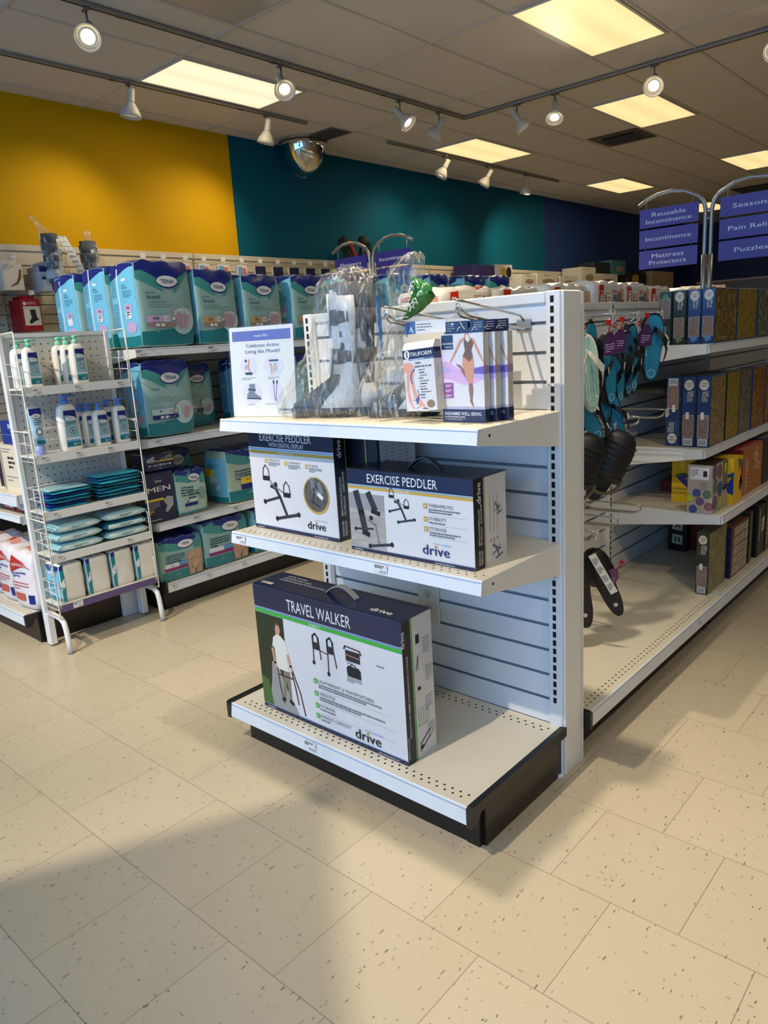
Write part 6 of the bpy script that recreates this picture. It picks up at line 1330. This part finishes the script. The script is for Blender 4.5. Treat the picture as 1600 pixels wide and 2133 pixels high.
sandal(0, 'low blue flip flop partly behind the middle row of hooks', (.70, .60, .985), (.08, -.55, .8), AQS, BKS, BKS, L_=.24)
sandal(0, 'low blue flip flop with its heel behind the lower sale tag', (.74, .745, .945), (.08, -.35, .9), AQS, BKS, BKS, L_=.24)
sandal(0, 'white flip flop nearest the white post', (.72, .455, 1.12), (.05, -.1, 1.0), PGS, WTS, WTS, L_=.27)
sandal(0, 'white flip flop with pale aqua sole right of the first white one', (.745, .535, 1.125), (.05, -.14, .8), PGS, WTS, WTS, L_=.26)
sandal(0, 'black ribbed clog nearest the white post', (.73, .50, .80), (.15, .35, .9), BKS, BKS, BKS, kind='clog', L_=.27, w=.125, logo=False)
sandal(0, 'black clog with tan lining right of the ribbed one', (.75, .68, .79), (.1, .45, .75), BKS, BKS, BKS, kind='clog', L_=.27, w=.125, logo=False)
sandal(0, 'black slipper left of the pair, logo stud low on its heel', (.715, .53, .365), (.05, -.22, .75), BKS, BKS, BKS, kind='slide', L_=.30, w=.11)
sandal(0, 'black slipper angled to the right above the deck', (.745, .675, .355), (.08, -.42, .65), BKS, BKS, BKS, kind='slide', L_=.29, w=.10)
for i, (p, r, l) in enumerate([((.785, .60, 1.255), (.05, -.1, 1.0), 'purple card tag on the nearest blue flip flops'), ((.78, .70, 1.262), (.05, .1, 1.0), 'purple card tag on the dark flip flops behind'), ((.785, .905, 1.272), (.05, .05, 1.0), 'purple card tag on the large blue pair'), ((.76, .42, 1.26), (.05, .1, .6), 'purple card tag on the white flip flops')]): hangtag(p, l, r, PTG, .052, .075)
t = thing('hang_tag', 'long white loop tag on the black slippers', 'tag', (.765, .52, .51), rot=(.05, -.5, .5)); q = MB(); q.box(-.013, -.001, -.16, .013, .0005, 0, PAPER, 0); a = Art(q, front(-.013, -.001, -.16)); 
for j in range(4): a.micro(.004, .14-.035*j, .018, 4, .006, GINK, .003, j)
q.build('card', t)
hangtag((.79, .665, .42), 'purple card tag on the angled black slipper', (.05, .6, .5), mat('plum_card', (112, 60, 104), .5), .05, .06)
# ================================================================ walking boots in clear bags
BAGF = film_mat('clear_bag_film', (.95, .91, .83), .085, .12, 30, 1.0, .42)
SHL = mat('boot_shell_grey', (196, 200, 204), .4); LIN = mat('boot_liner_grey', (78, 80, 82), .85, bump=.4, bscale=90); STR = mat('boot_strap_grey', (96, 94, 94), .75, bump=.3, bscale=120); SOLE = mat('boot_sole', (60, 62, 66), .6)
def boot(name_label, loc, rz, cat='walking boot', s=1.0, H=.385, group=None, lean=0):
    t = thing('walking_boot', name_label, cat, loc, group=group, rot=(0, lean, rz)); t.scale = (s, s, s)
    def ring(cx, cy, z, a_, b_, n=20, p=.75): return [(cx+a_*math.copysign(abs(math.cos(k))**p, math.cos(k)), cy+b_*math.copysign(abs(math.sin(k))**p, math.sin(k)), z) for k in [2*PI*j/n for j in range(n)]]
    # toe toward -x
    q = MB(); q.loft([ring(-.07, 0, .0, .125, .048), ring(-.07, 0, .006, .138, .054), ring(-.07, 0, .022, .142, .057), ring(-.07, 0, .03, .138, .055)], SOLE); q.build('rocker_sole', t)
    q = MB(); q.loft([ring(-.07, 0, .028, .134, .052), ring(-.068, 0, .045, .132, .052), ring(-.05, 0, .06, .118, .049), ring(-.03, 0, .085, .098, .047), ring(.0, 0, .12, .070, .050), ring(.012, 0, .16, .060, .054), ring(.016, 0, .24, .060, .058), ring(.018, 0, .33, .062, .06), ring(.018, 0, H, .060, .058), ring(.018, 0, H-.005, .05, .048)], LIN); q.build('padded_liner', t)
    q = MB()
    for s_ in (-1, 1):
        r = []
        for (cx, z, wd, off) in ((-.02, .03, .07, .057), (-.01, .06, .055, .0555), (.01, .10, .034, .054), (.016, .15, .026, .058), (.018, .22, .022, .061), (.018, .30, .03, .0635), (.018, H-.04, .026, .064)): r.append([(cx-wd, s_*off*.94, z), (cx, s_*off*1.03, z), (cx+wd, s_*off*.94, z), (cx+wd, s_*(off+.005)*.96, z), (cx, s_*(off+.006)*1.03, z), (cx-wd, s_*(off+.005)*.96, z)])
        q.loft(r if s_ > 0 else [x[::-1] for x in r], SHL)
        q.ell = None
    q.loft([ring(.018, 0, .03, .078, .060), ring(.03, 0, .06, .062, .058), ring(.036, 0, .10, .046, .05)], SHL)
    q.loft([ring(.004, 0, .13, .062, .057), ring(.012, 0, .17, .061, .0585), ring(.012, 0, H-.05, .064, .0615), ring(.006, 0, H-.02, .054, .0535)], SHL)
    for s_ in (-1, 1):
        for z_ in (.215, .25, H-.06): q.box(-.008, s_*.066-.004 if s_ > 0 else s_*.066, z_-.012, .03, s_*.066+.0 if s_ > 0 else s_*.066+.004, z_+.01, LIN, .003)
    q.build('rigid_shell', t)
    q = MB(); q.loft([[(-.05, -.03, H-.155), (-.05, .03, H-.155), (-.056, .03, H-.155), (-.056, -.03, H-.155)], [(-.046, -.034, H-.03), (-.046, .034, H-.03), (-.054, .034, H-.03), (-.054, -.034, H-.03)]], SHL); q.loft([[(-.058, -.02, .12), (-.058, .02, .12), (-.066, .02, .12), (-.066, -.02, .12)], [(-.048, -.03, .21), (-.048, .03, .21), (-.056, .03, .21), (-.056, -.03, .21)]], SHL); q.build('front_plate', t)
    for z, a_, b_, cx in ((H-.1, .069, .067, .016), (.185, .067, .065, .014)):
        q = MB(); q.loft([ring(cx, 0, z-.022, a_-.002, b_), ring(cx, 0, z-.02, a_, b_), ring(cx, 0, z+.02, a_, b_), ring(cx, 0, z+.022, a_-.002, b_)], STR); q.box(cx-.03, -b_-.004, z-.018, cx+.012, -b_+.002, z+.018, STR, .003); q.build('strap', t)
    for cx, z in ((-.10, .068), (-.045, .088)):
        q = MB(); q.tube([(cx, .055*math.cos(b)*1.02, .03+(z-.03)*math.sin(b)**.7) for b in [PI*k/10 for k in range(11)]], .006, STR, 6); q.box(cx-.016, -.056, .035, cx+.016, -.050, .062, STR, .002); q.build('foot_strap', t)
    return t
def clearbag(label, loc, rz, profile, seed, extra=None, s=1.0, group=None):
    """profile: list of (z, cx, cy, rx, ry)"""
    t = thing('plastic_bag', label, 'plastic bag', loc, rz, group); t.scale = (s, s, s)
    q = MB(); rings = []; n = 44
    P = []
    for (z0, *r0), (z1, *r1) in zip(profile, profile[1:]):
        m = max(1, int((z1-z0)/.011))
        for k in range(m): u = k/m; P.append([z0+(z1-z0)*u]+[a_*(1-u)+b_*u for a_, b_ in zip(r0, r1)])
    P.append(list(profile[-1]))
    for (z, cx, cy, rx, ry) in P:
        r = []
        for k in range(n):
            b = 2*PI*k/n; fold = .07*math.sin(b*9+seed+z*14)+.05*math.sin(b*17+z*31+seed*2)+.16*noise.noise(Vector((math.cos(b)*2.4, math.sin(b)*2.4, z*16+seed)))
            f = 1+fold*(.75 if min(rx, ry) > .03 else 1.6); r.append((cx+rx*f*math.cos(b), cy+ry*f*math.sin(b), z+.004*math.sin(b*5+seed)))
        rings.append(r)
    q.loft(rings, BAGF, True); q.build('film', t)
    if extra: extra(t)
    return t
boot('grey walking boot in the left clear bag on the top shelf', (.385, -.215, 1.0675), .42, H=.40, s=.92)
def bx1(t):
    q = MB(); BP = mat('bag_blue_print', (22, 110, 190), .4)
    st = []
    for k in range(12): w_ = .007 if k % 2 else .003; st.append([(.094, -.01-w_-.001*k, .15+.016*k), (.097, -.01-w_-.001*k, .15+.016*k), (.097, .0+w_, .15+.016*k), (.094, .0+w_, .15+.016*k)])
    q.loft(st, BP, True, False)
    q.build('printed_marks', t)
clearbag('clear crinkled bag around the taller walking boot', (.385, -.215, 1.0676), .42, [(0, -.07, 0, .15, .066), (.012, -.07, 0, .165, .078), (.06, -.068, 0, .160, .076), (.12, -.04, 0, .130, .078), (.2, -.012, 0, .105, .084), (.3, .0, 0, .095, .082), (.365, .008, 0, .088, .075), (.395, .012, 0, .06, .05), (.408, .015, 0, .02, .012)], 2, bx1)
boot('lower grey walking boot behind the pink legs box', (.60, -.165, 1.0675), .62, H=.30, s=.74)
def bx2(t):
    q = MB(); GB = mat('green_printed_film', (30, 112, 38), .3, bump=.8, bscale=60, coat=.4, var=.25, vscale=30); rings = []
    for i in range(34):
        u = i/33; z = .255+.105*u; cx = .03+.065*math.sin(u*2.6); r0 = .006+.024*math.sin(PI*min(1, u*1.02))**.8
        rings.append([(cx+r0*(1+.5*noise.noise(Vector((math.cos(b)*3, math.sin(b)*3, z*60)))+.12*math.sin(b*7+z*90))*math.cos(b), -.012+r0*.7*math.sin(b)*(1+.5*noise.noise(Vector((b*2, z*70, 1)))), z) for b in [2*PI*k/32 for k in range(32)]])
    q.loft(rings, GB); 
    rd = random.Random(5)
    for k in range(9): b = rd.uniform(0, 6.28); u = rd.uniform(.2, .85); c_ = Vector((.03+.065*math.sin(u*2.6), -.042, .255+.105*u)); q.tube([c_+Vector((.008*math.cos(w_)+rd.uniform(-.015, .015)*0+(k % 3-1)*.012, 0, .007*math.sin(w_*1.3))) for w_ in (0, 1, 2, 3, 4)], .0016, PAPER, 5)
    q.build('green_tail', t)
    q = MB(); q.tube([(.016*math.cos(2*PI*k/14), .014*math.sin(2*PI*k/14)-.004, .258) for k in range(14)], .0028, PAPER, 6, closed=True); q.tube([(0, -.016, .258), (.03, -.022, .262), (.05, -.022, .261)], .0014, PAPER, 5); q.build('cable_tie', t)
clearbag('clear bag tied with a cable tie and a green tail, around the lower boot', (.565, -.205, 1.0676), .0, [(0, -.03, -.03, .095, .07), (.012, -.03, -.03, .108, .08), (.06, -.03, -.025, .104, .082), (.12, -.01, -.01, .09, .075), (.19, 0, 0, .06, .055), (.235, .0, -.003, .026, .024), (.258, .0, -.004, .013, .012), (.285, .004, 0, .03, .024), (.33, .012, .0, .052, .034), (.38, .032, 0, .054, .03), (.405, .05, 0, .04, .02), (.42, .06, 0, .018, .008)], 7, bx2)

# ---- bagged boots and goods on the left wall fixture
boot('grey walking boot in a bag hung high on the wall below the yellow paint', (-4.12, 1.16, 1.86), -.9, H=.37, s=1.0)
clearbag('clear bag with a pointed tip around the left wall boot', (-4.12, 1.16, 1.861), -.9, [(0, -.06, 0, .13, .07), (.1, -.04, 0, .12, .08), (.25, -.01, 0, .09, .085), (.36, .0, -.02, .075, .07), (.40, .0, -.05, .04, .04), (.44, 0, -.08, .022, .02), (.50, 0, -.12, .02, .016), (.52, 0, -.13, .005, .005)], 3)
boot('grey walking boot in the second bag on the wall, half hidden by the teal packs', (-4.12, 1.47, 1.86), -.9, H=.31)
clearbag('clear bag knotted at the top around the right wall boot', (-4.12, 1.47, 1.861), -.9, [(0, -.06, 0, .13, .07), (.1, -.04, 0, .12, .08), (.22, -.01, 0, .09, .085), (.31, .0, 0, .05, .05), (.345, .0, 0, .02, .02), (.38, 0, 0, .05, .03), (.41, 0, 0, .04, .02)], 5)
t = thing('paper_leaflet', 'curling printed leaflet tied to the left wall boot', 'leaflet', (-3.98, 1.18, 2.2), rot=(0, 0, PI/2)); q = MB(); n = 8
for i in range(n):
    z0, z1 = -.035*i, -.035*(i+1); f = lambda z: (.04*z*z*60*.1-z*.35, -.03*math.sin(-z*9)); (dx0, y0_), (dx1, y1_) = f(z0), f(z1)
    q.add([(dx0-.035, y0_, z0), (dx1-.035, y1_, z1), (dx1+.035, y1_, z1), (dx0+.035, y0_, z0)], [(0, 1, 2, 3)], PAPER, True)
    a = Art(q, lambda x_, z_, d_=0: Vector((dx0+x_, y0_-d_-.001, z_)), .001); a.micro(-.025, z0-.008, .05, 3, .008, INK, .003, i)
q.build('sheet', t)
def hung(label, y, z, w, h, m, art=None, n=5, x=-4.35, dep=.03, group='hanging boxes on the wall fixture', gap=.006, skip=1):
    """a hook full of boxes, one behind the other, front one farthest from the wall"""
    L_ = n*(dep+gap)
    for k in range(n):
        t = thing('brace_box', label + ('' if k == n-1 else ['', ', second in line', ', third in line', ', fourth in line', ', fifth in line', ', sixth in line', ', seventh in line'][min(6, n-1-k)]), 'box', (x+.03+k*(dep+gap), y, z), PI/2, group)
        q = MB(); q.box(-w/2, -dep/2, 0, w/2, dep/2, h, m); q.box(-w*.3, -.0008, h, w*.3, 0, h+.03, m)
        if art: art(q, w, dep, h)
        q.build('carton', t)
    q = MB(); q.tube([(0, 0, 0), (0, -L_-.03, .002), (0, -L_-.04, .012)], .003, CHR, 6); q.tube([(.0, 0, .02), (.0, -L_-.045, .022)], .002, CHR, 5)
    o = q.build('display_hook', None, (x+.01, y, z+h+.02), (0, 0, PI/2)); tag(o, 'wire hook carrying the '+label, 'display hook', 'wall fixture hooks')
    q = MB(); q.box(-.02, -.001, -.014, .02, 0, .018, PAPER); a = Art(q, front(-.02, -.001, -.014)); a.micro(.004, .022, .03, 2, .008, INK, .003); q.build('price_label', o, (0, -L_-.05, .024))
def art_leg(q, w, d, h):
    a = Art(q, front(-w/2, -d/2, 0), .001); a.rect(w*.05, h*.03, w*.95, h*.97, mat('box_ivory', (222, 210, 190), .5)); a.poly([(w*.85, h*.8), (w*.95, h*.75), (w*.9, h*.45), (w*.7, h*.22), (w*.3, h*.12), (w*.35, h*.18), (w*.62, h*.3), (w*.75, h*.5)], mat('print_brown_leg', (110, 80, 62), .5)); a.micro(w*.1, h*.9, w*.5, 3, h*.06, GINK, h*.02)
def art_otc(q, w, d, h):
    a = Art(q, front(-w/2, -d/2, 0), .001); a.rect(w*.1, h*.18, w*.95, h*.78, mat('box_ivory', (222, 210, 190), .5)); a.ell(w*.2, h*.87, w*.09, w*.09, PAPER, 14); a.text('OTC', w*.32, h*.84, h*.075, PAPER, w=w*.48, bold=.04)
    a.poly([(w*.42, h*.68), (w*.72, h*.68), (w*.74, h*.45), (w*.84, h*.36), (w*.6, h*.30), (w*.4, h*.22), (w*.3, h*.28), (w*.46, h*.42)], INK); a.micro(w*.15, h*.74, w*.6, 2, h*.03, GINK, h*.01)
def art_act(q, w, d, h):
    a = Art(q, front(-w/2, -d/2, 0), .001); a.rect(0, h*.78, w, h, NAVY2); a.rect(w*.1, h*.62, w*.95, h*.76, CRM); a.text('Acti', w*.15, h*.64, h*.08, SGD, bold=.03); a.rect(w*.1, h*.48, w*.6, h*.58, CNV); a.rect(w*.1, h*.04, w*.6, h*.45, PAPER); a.rect(w*.62, h*.04, w*.98, h*.45, RDT)
def art_dk(q, w, d, h):
    a = Art(q, front(-w/2, -d/2, 0), .001); a.rect(0, h*.5, w, h, CNV); a.rect(w*.05, h*.1, w*.95, h*.5, CRM); a.rect(w*.3, h*.12, w*.7, h*.45, INK)
IV = mat('box_ivory', (222, 210, 190), .5)
hung('ivory stocking box with a brown leg, upper left of the wall', .84, 1.81, .15, .20, IV, art_leg, 5)
hung('navy and white brace box right of the stocking boxes', 1.10, 1.80, .14, .19, mat('box_navy_white', (190, 190, 196), .5), art_act, 6)
hung('red ankle brace box with white front panel', .92, 1.50, .15, .24, mat('box_crimson', (160, 18, 34), .35), art_otc, 6)
hung('white brace box at the far left edge of the photo', .60, 1.62, .13, .22, IV, art_dk, 4)
hung('navy brace box low at the far left, above the rack', .72, 1.28, .14, .14, CNV, art_otc, 3)
hung('pale hosiery box hanging in the shadow behind the teal packs', 1.42, 1.56, .13, .22, mat('box_greige', (176, 160, 148), .5), art_dk, 4)
rowd = [(1.95, .12, 0), (2.15, .13, 1), (2.38, .10, 0), (2.58, .12, 1), (2.8, .13, 0), (3.02, .12, 1), (3.25, .13, 2), (3.48, .13, 2), (3.7, .13, 2), (3.93, .13, 2), (4.15, .13, 2), (4.38, .13, 2), (4.6, .12, 1), (4.85, .13, 2), (5.1, .13, 2), (5.35, .13, 2), (5.6, .12, 1)]
def art_sky(q, w, d, h):
    a = Art(q, front(-w/2, -d/2, 0), .001); a.rect(w*.1, h*.55, w*.5, h*.95, SKY); a.rect(w*.5, h*.6, w*.9, h*.9, mat('box_salmon', (216, 120, 96), .5)); a.rect(w*.1, h*.3, w*.9, h*.5, INK)
for i, (y, w_, k) in enumerate(rowd):
    t = thing('brace_box', f'small hanging box on the wall rail above the teal packs, number {["one", "two", "three", "four", "five", "six", "seven", "eight", "nine", "ten", "eleven", "twelve", "thirteen", "fourteen", "fifteen", "sixteen", "seventeen"][i]} from the left', 'box', (-4.13, y, 1.85), PI/2, 'small boxes along the wall rail')
    q = MB(); q.box(-w_/2, -.015, 0, w_/2, .015, .2, PAPER if k < 2 else IV); [art_sky, art_sky, art_dk][k](q, w_, .03, .2); q.build('carton', t)
    q = MB(); q.tube([(0, 0, 0), (0, -.22, .002), (0, -.24, .014)], .003, CHR, 6); q.tube([(.0, 0, .02), (.0, -.26, .024)], .002, CHR, 5); q.box(-.025, -.262, .01, .025, -.26, .05, PAPER)
    tag(q.build('display_hook', None, (-4.37, y, 2.07), (0, 0, PI/2)), 'wire hook holding ' + t['label'].replace(' hanging', '').replace(' above the teal packs', ''), 'display hook', 'wall fixture hooks')
# ---- shoes and cartons on top of the wall fixture
def shoebrace(label, loc, rot, m2):
    t = thing('knee_brace', label, 'brace', loc, rot=rot); q = MB(); q.loft([[(a_*math.cos(b)*(1+.12*math.sin(3*b)), .6*a_*math.sin(b), z) for b in [2*PI*k/16 for k in range(16)]] for z, a_ in ((0, .075), (.06, .08), (.12, .065), (.17, .055), (.20, .075), (.25, .07), (.28, .05))], mat('black_neoprene', (22, 22, 24), .7)); q.build('sleeve', t)
    q = MB(); q.box(.03, -.055, .02, .075, -.035, .22, m2, .006); q.build('side_panel', t); return t
shoebrace('black and red brace leaning on the wall rail above the Massagers sign', (-4.2, 4.66, 2.15), (0, -.5, PI/2), mat('brace_red', (176, 20, 24), .5))
shoebrace('black brace standing on the wall rail between the two small signs', (-4.2, 4.88, 2.15), (0, 0, PI/2), BLK)
def a_pil(q, w, d, h):
    a = Art(q, front(-w/2, -d/2, 0), .001); a.ell(w*.55, h*.40, w*.3, h*.2, mat('print_taupe_pillow', (150, 130, 112), .5)); a.micro(w*.3, h*.85, w*.4, 1, .01, GINK, h*.04)
def a_gl(q, w, d, h):
    a = Art(q, front(-w/2, -d/2, 0), .001); a.ell(w*.4, h*.5, w*.2, h*.3, mat('print_mustard', (186, 160, 60), .5)); a.ell(w*.75, h*.5, w*.18, h*.35, INK)
WB = mat('box_off_white', (214, 206, 190), .5)
plainbox('cushion_box', 'violet box with dumbbell picture beyond the teal packs', 'box', -4.17, 7.05, 1.98, .55, .3, .19, mat('box_violet', (60, 50, 110), .5), None, PI/2)
plainbox('cushion_box', 'white box with glove picture beyond the teal packs', 'box', -4.12, 7.52, 1.98, .36, .3, .20, WB, a_gl, PI/2)
for i, (y, w_, h_) in enumerate(((8.2, .4, .17), (8.75, .62, .19), (9.42, .56, .17))): plainbox('cushion_box', ['small off white cushion box, first beyond the teal packs', 'middle off white cushion box beyond the white slatted panel', 'off white cushion box against the larger white carton'][i], 'box', -4.15, y, 1.90, w_, .3, h_, WB, a_pil, PI/2)
plainbox('cushion_box', 'large white carton with cushion picture below the navy wall', 'box', -4.17, 10.1, 1.95, .5, .35, .27, WB, a_pil, PI/2)
plainbox('cushion_box', 'white and teal carton right of the large white carton', 'box', -4.17, 10.8, 1.93, .8, .35, .20, WB, a_pil, PI/2)
plainbox('cushion_box', 'tall teal carton with pen picture standing behind the white packs', 'box', -4.17, 11.3, 2.13, .55, .3, .24, mat('box_teal', (70, 120, 128), .5), a_pil, PI/2)
plainbox('cushion_box', 'dark carton left of the tall teal carton', 'box', -4.17, 10.65, 2.13, .6, .3, .19, mat('box_dark', (40, 42, 40), .5), None, PI/2)
plainbox('cushion_box', 'dark carton with papers right of the tall teal carton', 'box', -4.17, 12.1, 1.95, .8, .3, .25, MATS['box_dark'], a_gl, PI/2)
plainbox('cushion_box', 'large beige carton behind the packs left of the sign poles', 'box', -4.17, 13.3, 1.9, 1.1, .3, .33, mat('box_beige', (170, 150, 120), .5), None, PI/2)
for i in range(7):
    plainbox('hanging_pack', 'blue hanging pack on the far wall, ' + ['leftmost', 'second', 'third', 'fourth', 'fifth', 'sixth', 'rightmost'][i] + ' in the row', 'box', -2.6+.62*i+(.2 if i > 3 else 0), Y1-.15, 1.50+.06*(i % 2), .42, .1, .30, mat('box_far_blue', (20, 60, 130), .5), None, 0, 'blue packs on the far wall')
    if i % 2: plainbox('hanging_pack', 'white hanging pack below the blue row on the far wall, ' + ['', 'leftmost', '', 'middle', '', 'rightmost'][i] + ' one', 'box', -2.6+.62*i, Y1-.15, 1.12, .34, .1, .3, mat('box_far_white', (190, 184, 170), .5), None, 0, 'white packs on the far wall')

# ---- added unseen board behind the camera, shaped to shade the floor at the lower left
t = thing('shade_board', 'added unseen violet board slung flat behind the camera to shade the floor', 'blocker', (0, 0, 2.2))
q = MB(); P0 = (.4056, -1.798); PQ = (.755, -2.104); PR = (.18, -2.24); q.prism([P0, PR, (PR[0]+PQ[0]-P0[0], PR[1]+PQ[1]-P0[1]), PQ], 0, .012, PUR); q.build('board', t)
q = MB(); [q.tube([(x, y, .012), (x, y, 1.09)], .0015, CHR, 5) for x, y in (P0, PQ, PR)]; q.build('hanging_wires', t)
